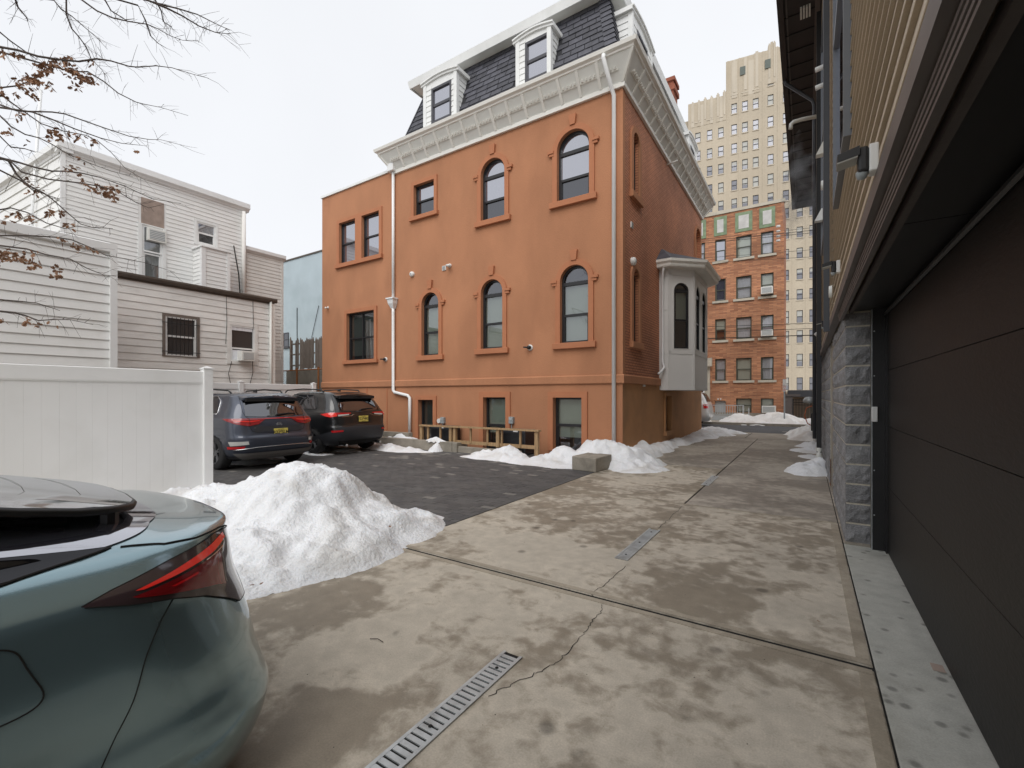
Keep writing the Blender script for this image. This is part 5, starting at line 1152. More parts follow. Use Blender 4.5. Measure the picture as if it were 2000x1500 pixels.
# ------------------------------------------------------------------ the tower
tt = -2.15; dv = Vector((cs*tt-sn, sn*tt+cs, 0)); ut = -dv.normalized(); ntw = Vector((ut.y, -ut.x, 0)); D0 = 80.0
P0 = Vector(onD(1500, 300, D0)); P0.z = 0
FT = Fr(P0, ut, ntw)
def onT(px, py):
    d = Vector(onD(px, HY, 1.0)); d.z = 0; k = P0.dot(ntw)/d.dot(ntw); p = d*k; return (p-P0).dot(ut), EYE+(HY-py)*depth(p.x, p.y)/FPX
tw = thing('tower', 'tall tan brick high rise tower with stepped crenellated top', 'high rise', tuple(P0))
# columns: pixel x at mid height, top row index; rows given at px 1500
tcol = [(1363, 1), (1386, 1), (1408, 1), (1434, 0), (1455, 0), (1476, 0), (1505, 0), (1535, 0), (1562, 0), (1587, 0), (1612, 0)]
trow = [158, 196, 238, 276, 312, 350, 387, 422, 461, 501, 541, 580, 622, 660, 705, 750]
hwid = 0.74*1.35; 
up_ = 35.5; 
us = [onT(c[0], 300)[0] for c in tcol]; zr = [onT(1500, r)[1] for r in trow]
uL = onT(1344, 300)[0]; uM = onT(1418, 300)[0]; uE = uM+26
zL = onT(1380, 195)[1]; zM = onT(1450, 112)[1]; zR2 = onT(1500, 92)[1]
hw = (onT(1510, 300)[0]-onT(1500, 300)[0])*.58; hh = [(.92 if i < 12 else 1.08) for i in range(len(zr))]
pierw = MB(FT); edges = [uL]+[e for u in us for e in (u-hw, u+hw)]+[uE]
for i in range(0, len(edges)-1, 2):
    top = zL if edges[i+1] < uM+.3 else zM
    if edges[i] < uM < edges[i+1]: pierw.box(edges[i], uM, -1, 0, 0, zL).box(uM, edges[i+1], -1, 0, 0, zM)
    else: pierw.box(edges[i], edges[i+1], -1, 0, 0, top)
for u, c in zip(us, tcol):
    z = 0; top = zL if c[1] else zM
    for r in range(len(zr)-1, -1, -1):
        if r < c[1]: continue
        pierw.box(u-hw, u+hw, -1, -.02, z, zr[r]-hh[r]); z = zr[r]+hh[r]
    pierw.box(u-hw, u+hw, -1, -.02, z, top)
pierw.build('wall', M['tower'], tw)
MB(FT).box(uL+.5, uE, -14, -1.02, 0, zL-1).box(uM+.5, uE, -14, -1.02, zL-1, zM-1).build('core', M['tower'], tw)
tmpl = None; tr_ = random.Random(9)
for ci, (u, c) in enumerate(zip(us, tcol)):
    for r in range(c[1], len(zr)):
        a, d_, z0_, z1_ = u-hw, u+hw, zr[r]-hh[r], zr[r]+hh[r]
        if tmpl is None or abs((z1_-z0_)-tmpl[4]) > .01:
            wn = MB(FT).ring(outline(a, d_, z0_, z1_), outline(a+.07, d_-.07, z0_+.07, z1_-.07), -.2, -.12).box(a, d_, -.2, -.11, (z0_+z1_)/2-.05, (z0_+z1_)/2+.05).build('window', M['black_frame'], tw)
            pn_ = MB(FT).quad((a, -.17, z0_), (d_, -.17, z0_), (d_, -.17, z1_), (a, -.17, z1_)).build('pane', M['glass_far'], wn, recalc=False)
            tmpl = (wn, pn_, u, (z0_+z1_)/2, z1_-z0_)
        else:
            dl = ut*(u-tmpl[2])+Vector((0, 0, (z0_+z1_)/2-tmpl[3])); w2_ = tmpl[0].copy(); C.objects.link(w2_); w2_.location = Vector(tmpl[0].location)+dl
            p2 = tmpl[1].copy(); C.objects.link(p2); p2.parent = w2_
        if tr_.random() < .55:
            f = tr_.choice([.35, .5, .6, .95]); MB(FT).quad((a+.08, -.165, z1_-(z1_-z0_)*f), (d_-.08, -.165, z1_-(z1_-z0_)*f), (d_-.08, -.165, z1_-.05), (a+.08, -.165, z1_-.05)).build('window_shade', M['led'], tw, recalc=False)
        MB(FT).box(a-.1, d_+.1, -.02, .08, z0_-.16, z0_).build('sill', M['tower_trim'], tw)
# vertical pilasters and the ragged crown
def crest(u0, u1, zb, base, hs_):
    n_ = len(hs_); w_ = (u1-u0)/n_
    for i, h in enumerate(hs_):
        a = u0+i*w_; MB(FT).box(a, a+w_*.995, -1.0, .05 if i % 2 else .01, zb, base+h).build('crown_fin', M['tower_trim' if i % 3 == 1 else 'tower'], tw)
        if i % 2: MB(FT).box(a+.25*w_, a+w_*.75, -.5, .10, zb+1, base+h+.25).build('crown_fin', M['tower_trim'], tw)
zq = lambda x, y: onT(x, y)[1]
crest(uL, uM, zL-4.6, zq(1380, 200), [-.6, .4, -.2, .5, -.2, .7, .0, .7, .0, .9, .3, 1.1])
u6 = us[6]
crest(uM, u6-hw*1.7, zM-7, zq(1450, 120), [-.9, .4, -.5, .4, -.2, .8, .6])
crest(u6-hw*1.7, u6+hw*2.6, zM-6, zq(1500, 99), [.0, .9, 1.4, 1.1, .3])
crest(u6+hw*2.6, uE, zM-6, zq(1515, 93), [-.9, .4, 1.0, -.1, 1.2, .2, 1.4, .3, .0])
uu = onT(1450, 139)[0]
for px, t_, b_ in ((1450.5, 131, 147), (1499.5, 117, 134)):
    u_ = onT(px, 0)[0]; MB(FT).box(u_-hw*.95, u_+hw*.95, -.1, .2, onT(px, b_)[1], onT(px, t_)[1]).build('louvre', M['blind_dark'], tw)
for u_ in [(us[i]+us[i+1])/2 for i in (3, 5, 6, 7, 8)]+[uM+.3]: MB(FT).box(u_-.12, u_+.12, 0, .07, 0, zM).build('pilaster', M['tower'], tw)
MB(FT).box(uM-4*hw, uE, 0, .15, onT(1545, 774)[1], onT(1545, 768)[1]).build('string_course', M['tower_trim'], tw)
MB(FT).box(uL-3.0, uL, -8, -.8, 0, onT(1340, 233)[1]).build('set_back_wing', M['tower'], tw)
# ================================================================== CARS (body = stack of rounded plan outlines)
def cr(a, b, c, d, t): return .5*((2*b)+(-a+c)*t+(2*a-5*b+4*c-d)*t*t+(-a+3*b-3*c+d)*t*t*t)
class Loft:   # local car space: x forward from rear bumper, y left, z up
    def __init__(s, lv, crown=.05, rf=.55): s.lv = lv; s.crown = crown; s.rf = rf
    def par(s, v):
        n = len(s.lv)-1; v = max(0, min(n-1e-6, v)); i = int(v); t = v-i; g = lambda k: s.lv[max(0, min(n, k))]
        return [cr(g(i-1)[q], g(i)[q], g(i+1)[q], g(i+2)[q], t) for q in range(5)]   # z W xr xf R
    def pt(s, p, v):
        z, W, xr, xf, Rr = s.par(v); sg = 1 if p >= 0 else -1; p = abs(p); Rf = min(s.rf, W*.8, (xf-xr)*.4); Rr = min(Rr, W*.9)
        a = W-Rr; L1 = math.pi*Rr/2; side = (xf-xr)-Rr-Rf; L2 = math.pi*Rf/2
        if p < a: x, y = xr, p
        elif p < a+L1: q = (p-a)/Rr; x = xr+Rr-Rr*math.cos(q); y = a+Rr*math.sin(q)
        elif p < a+L1+side: x = xr+Rr+(p-a-L1); y = W
        elif p < a+L1+side+L2: q = (p-a-L1-side)/Rf; x = xf-Rf+Rf*math.sin(q); y = W-Rf+Rf*math.cos(q)
        else: x, y = xf, max(0, W-Rf-(p-a-L1-side-L2))
        x += s.crown*(y/W)**2 if x < xr+1.0 else 0
        if x > xr+1.0: f = 0
        y *= 1-.05*max(0, (x-xf+1.6)/1.6)**2
        return Vector((x, sg*y, z))
    def per(s, v): z, W, xr, xf, Rr = s.par(v); Rf = min(s.rf, W*.8, (xf-xr)*.4); return (W-Rr)+math.pi*Rr/2+((xf-xr)-Rr-Rf)+math.pi*Rf/2+W-Rf
    def nrm(s, p, v):
        e = .01; a = s.pt(p+e, v)-s.pt(p-e, v); b = s.pt(p, v+e)-s.pt(p, v-e); n = a.cross(b)
        if n.length < 1e-9: return Vector((0, 0, 1))
        n.normalize(); c = s.pt(p, v)-Vector((2.2, 0, .6)); return n if n.dot(c) > 0 else -n
    def body(s, sub=5, npn=64):
        b = MB(); nv = (len(s.lv)-1)*sub; rowsz = []
        for j in range(nv+1):
            v = j/sub; P = s.per(v); row = []
            for i in range(npn+1):   # same fractional spacing but dense at the rear corner
                f = i/npn; p = P*(f**1.25); row.append(s.pt(p, v))
            full = row+[Vector((q.x, -q.y, q.z)) for q in row[-2:0:-1]]; rowsz.append(full)
        m = len(rowsz[0]); vs = [q for r in rowsz for q in r]; fs = [(j*m+i, j*m+(i+1) % m, (j+1)*m+(i+1) % m, (j+1)*m+i) for j in range(nv) for i in range(m)]
        top = rowsz[-1]; c = sum(top, Vector())/m; vs.append(c); k = len(vs)-1; fs += [(nv*m+i, nv*m+(i+1) % m, k) for i in range(m)]
        c2 = sum(rowsz[0], Vector())/m; vs.append(c2); fs += [(i, (i+1) % m, k+1) for i in range(m)]
        b.add(vs, fs); return b
    def patch(s, A, Bc, off=.004, n=20, m=6, thick=0):   # between two (p,v) polylines
        def rs(L, t):
            d = [0]
            for a, c in zip(L, L[1:]): d.append(d[-1]+math.hypot(c[0]-a[0], (c[1]-a[1])*.12)+1e-6)
            q = t*d[-1]
            for i in range(len(L)-1):
                if q <= d[i+1]+1e-9: f = (q-d[i])/(d[i+1]-d[i]); return (L[i][0]*(1-f)+L[i+1][0]*f, L[i][1]*(1-f)+L[i+1][1]*f)
            return L[-1]
        b = MB(); vs = []
        for i in range(n+1):
            pa = rs(A, i/n); pb = rs(Bc, i/n)
            for j in range(m+1):
                p = pa[0]+(pb[0]-pa[0])*j/m; v = pa[1]+(pb[1]-pa[1])*j/m; vs.append(s.pt(p, v)+s.nrm(p, v)*off)
        return b.add(vs, [(i*(m+1)+j, (i+1)*(m+1)+j, (i+1)*(m+1)+j+1, i*(m+1)+j+1) for i in range(n) for j in range(m)])
    def line(s, L, w=.006, off=.005, k=6):
        pts = []
        for a, c in zip(L, L[1:]):
            for i in range(k): f = i/k; pts.append((a[0]+(c[0]-a[0])*f, a[1]+(c[1]-a[1])*f))
        pts.append(L[-1]); return MB().tube([s.pt(*q)+s.nrm(*q)*off for q in pts], w/2, 5)
def mir(L): return [(-p, v) for p, v in L]
def cut_wheels(o, cs_, r):   # real wheel arches: boolean with cylinders
    cu = MB()
    for (x, y) in cs_: cu.lathe([(0, -.32), (r, -.32), (r, .32), (0, .32)], (x, y, r*.86), 'y', 28)
    c = cu.build('cutter', M['underbody']); md = o.modifiers.new('b', 'BOOLEAN'); md.object = c; md.operation = 'DIFFERENCE'; md.solver = 'FAST'
    dg = bpy.context.evaluated_depsgraph_get(); me = bpy.data.meshes.new_from_object(o.evaluated_get(dg)); o.modifiers.clear(); old = o.data; o.data = me; bpy.data.objects.remove(c)
    return o
def wheel(root, x, y, r, w, spokes=5):
    sg = 1 if y > 0 else -1
    t = MB().lathe([(r*.62, -w/2), (r*.9, -w/2), (r*.98, -w*.36), (r, -w*.2), (r, w*.2), (r*.98, w*.36), (r*.9, w/2), (r*.62, w/2)], (x, y, r), 'y', 28).build('tyre', M['tyre'], root, smooth=True)
    rm = MB().lathe([(r*.64, -w/2), (r*.62, -w*.3), (r*.62, w*.3), (r*.64, w/2)], (x, y, r), 'y', 28)
    for k in range(spokes):
        a = 2*math.pi*k/spokes+.3
        for d in (-.14, .14):
            c_, s_ = math.cos(a+d*.3), math.sin(a+d*.3); c2, s2 = math.cos(a+d), math.sin(a+d)
            rm.tube([(x+c_*.05, y+sg*w*.34, r+s_*.05), (x+c2*r*.61, y+sg*w*.42, r+s2*r*.61)], .020, 4)
    rm.lathe([(0, sg*w*.38), (.06, sg*w*.38), (.06, sg*w*.2)], (x, y, r), 'y', 12)
    rm.build('rim', M['rim'], root)
    MB().lathe([(0, sg*w*.12), (r*.6, sg*w*.12)], (x, y, r), 'y', 20).build('brake_disc', M['underbody'], root)
def text(parent, s, size, loc, rotm, m, name='lettering', ext=.001, align='CENTER', bold=0):
    cu = bpy.data.curves.new('t', 'FONT'); cu.body = s; cu.size = size; cu.extrude = ext; cu.align_x = align; cu.align_y = 'CENTER'; cu.offset = bold; cu.resolution_u = 3
    o = bpy.data.objects.new('t', cu); C.objects.link(o); dg = bpy.context.evaluated_depsgraph_get(); me = bpy.data.meshes.new_from_object(o.evaluated_get(dg)); bpy.data.objects.remove(o)
    me.materials.clear(); me.materials.append(m); me.transform(Matrix.Translation(loc) @ rotm.to_4x4()); q = bpy.data.objects.new(name, me); C.objects.link(q); q.parent = parent; return q
def rearM(tilt=0):   # text facing backwards (-x): right-hand = -y seen from behind... baseline along -y
    return Matrix(((0, 0, -1), (-1, 0, 0), (0, 1, 0)))
def plate(root, L, y0, z0, txt, xo):
    p = MB().box(xo-.012, xo, y0-.155, y0+.155, z0-.078, z0+.078).build('licence_plate', M['plate_y'], root, bevel=.006)
    Rm = rearM(); text(p, txt, .092, Vector((xo-.0125, y0, z0-.002)), Rm, M['plate_ink'], bold=.002)
    text(p, 'NEW JERSEY', .024, Vector((xo-.0125, y0, z0+.058)), Rm, M['plate_ink']); text(p, 'GARDEN STATE', .020, Vector((xo-.0125, y0, z0-.062)), Rm, M['plate_ink'])
    MB().ring([(y0-.165, z0-.088), (y0+.165, z0-.088), (y0+.165, z0+.088), (y0-.165, z0+.088)], [(y0-.15, z0-.074), (y0+.15, z0-.074), (y0+.15, z0+.074), (y0-.15, z0+.074)], -xo+.0, -xo+.008)
    return p
def suv(name, label, paint, kind, loc, rz, grp='cars parked nose in to the white fence'):
    t = thing(name, label, 'car', (0, 0, 0), grp); P = M[paint]
    if kind == 1:
        lv = [(.24, .78, .22, 4.25, .26), (.34, .87, .08, 4.42, .30), (.50, .915, .02, 4.48, .36), (.66, .925, .00, 4.48, .38), (.76, .925, .05, 4.45, .34), (.95, .92, .09, 4.35, .32), (1.06, .905, .13, 4.1, .30), (1.14, .865, .18, 3.55, .28), (1.36, .76, .32, 2.95, .24), (1.52, .685, .46, 2.6, .24), (1.595, .60, .60, 2.4, .26), (1.625, .42, .85, 2.1, .25)]
    else:
        lv = [(.26, .80, .24, 4.35, .26), (.36, .88, .10, 4.5, .28), (.52, .92, .02, 4.58, .34), (.70, .93, .00, 4.58, .34), (.80, .93, .05, 4.55, .30), (.98, .925, .06, 4.45, .26), (1.10, .905, .09, 4.2, .24), (1.18, .86, .13, 3.6, .24), (1.40, .765, .28, 3.0, .22), (1.56, .70, .42, 2.6, .22), (1.64, .62, .55, 2.4, .24), (1.67, .44, .8, 2.1, .25)]
    L = Loft(lv, .07); wr_ = .36
    body = L.body(4, 56).build('body', P, t, smooth=True); xw = .93; cut_wheels(body, [(xw, .80), (xw, -.80), (xw+2.67, .80), (xw+2.67, -.80)], .385)
    for pl in body.data.polygons: pl.use_smooth = True
    MB().box(.5, 4.2, -.70, .70, .20, .5).build('underbody', M['underbody'], t)
    for x in (xw, xw+2.67):
        for y in (-.80, .80): wheel(t, x, y, wr_, .225)
    # cladding band, skid plate
    e = 3.2
    if kind == 1:
        cl = L.patch([(-1.75, .15), (0, .12), (1.75, .15)], [(-1.75, .55), (0, .95), (1.75, .55)], .006, 60, 4).build('lower_cladding', M['cladding'], t, smooth=True)
        L.patch([(-.66, .25), (0, .2), (.66, .25)], [(-.9, 1.35), (0, 1.35), (.9, 1.35)], .03, 24, 5).build('skid_plate', M['skid'], t, smooth=True)
    else:
        L.patch([(-1.9, .1), (0, .1), (1.9, .1)], [(-1.9, 1.3), (-.9, 2.6), (-.66, 3.3), (0, 3.45), (.66, 3.3), (.9, 2.6), (1.9, 1.3)], .010, 60, 8).build('bumper_cladding', M['cladding'], t, smooth=True)
        L.patch([(-.6, .3), (0, .3), (.6, .3)], [(-.7, 1.2), (0, 1.2), (.7, 1.2)], .02, 20, 4).build('skid_plate', M['underbody'], t, smooth=True)
    # glazing
    wv0, wv1 = 6.75, 9.15
    wgl = L.patch([(-.64, wv0+.18), (-.35, wv0), (0, wv0-.06), (.35, wv0), (.64, wv0+.18)], [(-.56, wv1), (0, wv1), (.56, wv1)], .006, 28, 10).build('rear_window', M['car_glass'], t, smooth=True)
    for sg in (1, -1):
        mm = (lambda q: q) if sg == 1 else mir
        # side glass: quarter, rear door, front door
        for (p0, p1, q0, q1) in ((1.40, 1.72, 1.18, 1.68), (1.77, 2.55, 1.73, 2.50), (2.61, 3.4, 2.56, 3.05)):
            w_ = L.patch(mm([(p0, 7.15), (p1, 7.1)]), mm([(q0+(.12 if p0 < 1.5 else 0), 9.0), (q1, 9.15)]), .005, 8, 5).build('side_window', M['car_glass'], t, smooth=True)
        tr = L.line(mm([(3.3, 7.05), (1.38, 7.12), (1.20, 8.4), (1.30, 9.1), (3.0, 9.25)]), .018, .008, 8).build('window_trim', M['chrome' if kind == 1 else 'black_metal'], t, smooth=True)
        MB().tube([(.95, sg*.56, 1.60), (1.05, sg*.58, 1.665), (1.8, sg*.60, 1.70), (2.6, sg*.58, 1.665), (2.7, sg*.56, 1.60)] if kind == 1 else [(.9, sg*.58, 1.64), (1.0, sg*.60, 1.71), (1.8, sg*.62, 1.74), (2.6, sg*.60, 1.71), (2.75, sg*.58, 1.64)], .018, 6).build('roof_rail', M['black_metal'], t, smooth=True)
        MB().lathe([(0, -.1), (.05, -.08), (.08, 0), (.05, .08), (0, .1)], (3.15, sg*.98, 1.12), 'y', 10).build('side_mirror', P, t, smooth=True)
    # spoiler over the rear window
    b = MB(); ys = [-.60, -.5, 0, .5, .60]; zt = 1.60 if kind == 1 else 1.645; sx = .30 if kind == 1 else .22
    vs = []
    for y in ys:
        c = 1-abs(y)/.6*.35; back = sx+.09*(abs(y)/.6)**2; dz = -.05*(abs(y)/.6)**2
        vs += [(back, y, zt-.045+dz), (back, y, zt-.10+dz), (.62, y, zt-.10+dz), (.80, y, zt+.008+dz*.6)]
    fs = []
    for i in range(4): fs += [(i*4+j, i*4+(j+1) % 4, i*4+4+(j+1) % 4, i*4+4+j) for j in range(4)]
    fs += [(0, 1, 2, 3), (16, 17, 18, 19)]
    b.add(vs, fs).build('spoiler', P if kind == 1 else M['paint_black'], t, bevel=.012)
    MB().box(sx+.03, sx+.2, -.56, .56, zt-.17, zt-.10).build('spoiler_underside', M['underbody'], t)
    MB().prof([(0, 0)], 0, 0) if False else None
    b = MB(); b.add([(1.0, -.02, zt), (1.22, -.03, zt), (1.22, .03, zt), (1.0, .02, zt), (1.0, 0, zt+.10)], [(0, 1, 4), (1, 2, 4), (2, 3, 4), (3, 0, 4)]).build('roof_antenna', M['black_metal'], t)
    # wiper
    pw_ = [L.pt(.03, wv0+.25)+Vector((-.03, 0, 0)), L.pt(-.25, wv0+.42)+Vector((-.035, 0, 0)), L.pt(-.42, wv0+.40)+Vector((-.03, 0, 0))]
    MB().tube(pw_, [.018, .012, .008], 5).build('wiper', M['black_metal'], t)
    # tailgate seams
    if kind == 1:
        seam = [(.60, 9.3), (.66, 7.4), (.60, 6.3), (.62, 5.0), (.56, 4.35), (.44, 4.15), (0, 4.08)]
    else: seam = [(.62, 9.3), (.72, 7.3), (.76, 5.9), (.74, 4.6), (.66, 3.75), (0, 3.6)]
    for q in (seam, mir(seam)): L.line(q, .008, .001).build('panel_gap', M['void'], t)
    Rm = rearM()
    if kind == 1:
        L.patch([(-.98, 5.95), (-.62, 5.60), (0, 5.98), (.62, 5.60), (.98, 5.95)], [(-1.0, 6.15), (-.62, 6.28), (0, 6.28), (.62, 6.28), (1.0, 6.15)], .012, 60, 4) if False else None
        L.patch([(-.66, 5.98), (.66, 5.98)], [(-.66, 6.22), (.66, 6.22)], .012, 40, 3).build('light_bar', M['red_lens'], t, smooth=True)
        for mm in ((lambda q: q), mir):
            lo = mm([(.28, 5.95), (.42, 5.05), (.62, 4.85), (.82, 5.1), (1.14, 6.1)]); hi = mm([(.30, 6.22), (.44, 6.26), (.62, 6.26), (.80, 6.26), (1.14, 6.18)])
            tl = L.patch(lo, hi, .014, 30, 5).build('tail_light', M['red_deep'], t, smooth=True)
            L.patch(mm([(.40, 5.6), (.60, 5.42), (.84, 5.66)]), mm([(.40, 5.72), (.60, 5.62), (.9, 5.84)]), .018, 14, 2).build('lit_strip', M['red_bright'], tl, smooth=True)
            L.line(mm([(.595, 5.1), (.595, 6.28)]), .010, .018).build('lens_gap', M['void'], tl)
            fl = L.patch(mm([(.64, 2.35), (.97, 2.20)]), mm([(.66, 2.75), (1.03, 2.72)]), .012, 10, 3).build('reverse_light', M['white_lens'], t, smooth=True)
            L.patch(mm([(.72, 1.85), (1.03, 1.80)]), mm([(.70, 2.15), (1.05, 2.12)]), .012, 10, 3).build('reflector', M['red_lens'], t, smooth=True)
        L.patch([(-.52, 4.25), (.52, 4.25)], [(-.52, 4.78), (.52, 4.78)], .004, 16, 3).build('plate_recess', M['cladding'], t, smooth=True)
        L.line([(-.9, 1.7), (-.5, 1.95), (0, 1.98), (.5, 1.95), (.9, 1.7)], .018, .012).build('bumper_trim', M['chrome'], t, smooth=True)
        x1_ = L.pt(0, 5.2).x
        b = MB(); b.v = []; ring_ = [(x1_-.012, .065*math.cos(q*math.pi/10), .945+.034*math.sin(q*math.pi/10)) for q in range(20)]
        MB().tube(ring_+[ring_[0]], .004, 4).build('badge_ring', M['chrome'], t); text(t, 'KIA', .06, Vector((x1_-.010, 0, .945)), Rm, M['chrome'], 'badge', .003, bold=.001)
        text(t, 'SPORTAGE', .040, Vector((L.pt(.42, 4.95).x-.008, .42, .875)), Rm, M['chrome'], 'badge', .002, bold=.001); text(t, 'S', .036, Vector((L.pt(-.50, 4.95).x-.008, -.52, .875)), Rm, M['chrome'], 'badge', .002, bold=.001)
        plate(t, L, -.02, .775, 'R32*SLM', L.pt(0, 4.5).x-.014)
    else:
        for mm in ((lambda q: q), mir):
            tl = L.patch(mm([(.36, 5.75), (.70, 5.6), (.86, 5.15), (1.18, 5.55)]), mm([(.34, 5.98), (.66, 6.1), (.86, 6.15), (1.22, 5.75)]), .016, 26, 5).build('tail_light', M['red_lens'], t, smooth=True)
            L.patch(mm([(.42, 5.45), (.72, 5.25)]), mm([(.40, 5.72), (.72, 5.6)]), .016, 12, 3).build('reverse_light', M['white_lens'], tl, smooth=True)
            L.patch(mm([(.74, 5.3), (.90, 5.1), (1.1, 5.45)]), mm([(.76, 5.95), (.90, 6.0), (1.12, 5.7)]), .02, 12, 3).build('lit_strip', M['red_bright'], tl, smooth=True)
            L.line(mm([(.26, 5.62), (.34, 5.3), (.62, 5.12)]), .014, .014).build('light_trim', M['chrome'], t)
            L.patch(mm([(.62, 2.55), (.88, 2.45)]), mm([(.62, 2.78), (.90, 2.74)]), .018, 10, 2).build('reflector', M['red_lens'], t, smooth=True)
            MB().tube([(-.02, mm([(.55, 0)])[0][0], .27), (.3, mm([(.55, 0)])[0][0], .27)], .035, 10).build('exhaust_tip', M['chrome'], t)
        plate(t, L, -.02, .935, 'TC1*4KD', L.pt(0, 4.6).x-.016)
    t.location = loc; t.rotation_euler = (0, 0, rz); return t
# both cars point towards -X: local +x -> world -X
suv('parked_car', 'dark blue grey SUV with full width red light bar, nearest the fence post', 'paint_blue', 1, (-9.42, 5.42, 0), math.pi)
suv('parked_car', 'black SUV with grey bumper cladding parked beside the orange house', 'paint_black', 2, (-9.98, 8.02, 0), math.pi)
# white car on the street, only its tail shows past the house corner
tw_ = thing('parked_car', 'white van-like car on the street with its tail past the orange house', 'car', (0, 0, 0))
lv = [(.25, .78, .15, 4.2, .25), (.5, .88, .0, 4.4, .25), (.85, .90, .02, 4.4, .2), (1.1, .89, .06, 4.2, .2), (1.2, .86, .10, 3.6, .2), (1.65, .74, .32, 2.9, .2), (1.78, .62, .5, 2.6, .2), (1.80, .4, .8, 2.2, .2)]
L = Loft(lv, .04); o_ = L.body(4, 48).build('body', M['paint_white'], tw_, smooth=True); cut_wheels(o_, [(.85, .78), (.85, -.78), (3.5, .78), (3.5, -.78)], .36)
for x in (.85, 3.5):
    for y in (-.78, .78): wheel(tw_, x, y, .33, .2)
L.patch([(-.6, 4.2), (.6, 4.2)], [(-.52, 5.4), (.52, 5.4)], .006, 14, 5).build('rear_window', M['car_glass'], tw_, smooth=True)
for mm in ((lambda q: q), mir):
    L.patch(mm([(.72, 2.3), (1.0, 2.3)]), mm([(.70, 3.7), (.98, 3.7)]), .012, 8, 5).build('tail_light', M['red_lens'], tw_, smooth=True); L.patch(mm([(.74, 2.9), (.96, 2.9)]), mm([(.74, 3.2), (.96, 3.2)]), .016, 6, 2).build('indicator', M['white_lens'], tw_, smooth=True)
    L.patch(mm([(1.15, 4.2), (1.8, 4.2)]), mm([(1.05, 5.4), (1.75, 5.4)]), .006, 8, 5).build('side_window', M['car_glass'], tw_, smooth=True)
xw_ = onY(1390.5, 800, 25.9)[0]
tw_.location = (xw_, 25.9, -.04); tw_.rotation_euler = (0, 0, math.pi)
# --- sage sedan close to the camera, axis along the driveway (tail ahead of us)
sd_ = thing('parked_car', 'sage grey fastback sedan cut off at the lower left corner', 'car', (0, 0, 0))
lv = [(.06, .86, .02, 4.3, .30), (.18, .92, -.05, 4.4, .32), (.30, .94, -.085, 4.5, .34), (.40, .93, -.065, 4.58, .36), (.48, .917, -.045, 4.58, .37), (.58, .911, -.03, 4.60, .39), (.70, .902, .0, 4.58, .42), (.80, .89, .03, 4.5, .42), (.90, .875, .045, 4.35, .40), (.965, .83, .045, 4.1, .38), (1.005, .785, .03, 3.9, .36), (1.022, .745, .09, 3.7, .33), (1.045, .715, .26, 3.5, .34), (1.11, .68, .58, 3.3, .42), (1.22, .645, 1.0, 3.0, .45), (1.33, .60, 1.5, 2.7, .42), (1.41, .50, 2.0, 2.4, .2)]
SL = Loft(lv, .13, .6)
P_ = M['paint_sage']; o_ = SL.body(7, 110).build('body', P_, sd_, smooth=True); cut_wheels(o_, [(1.2, .79), (1.2, -.79), (3.72, .79), (3.72, -.79)], .36)
for pl in o_.data.polygons: pl.use_smooth = True
for x in (1.2, 3.72):
    for y in (-.80, .80): wheel(sd_, x, y, .34, .215)
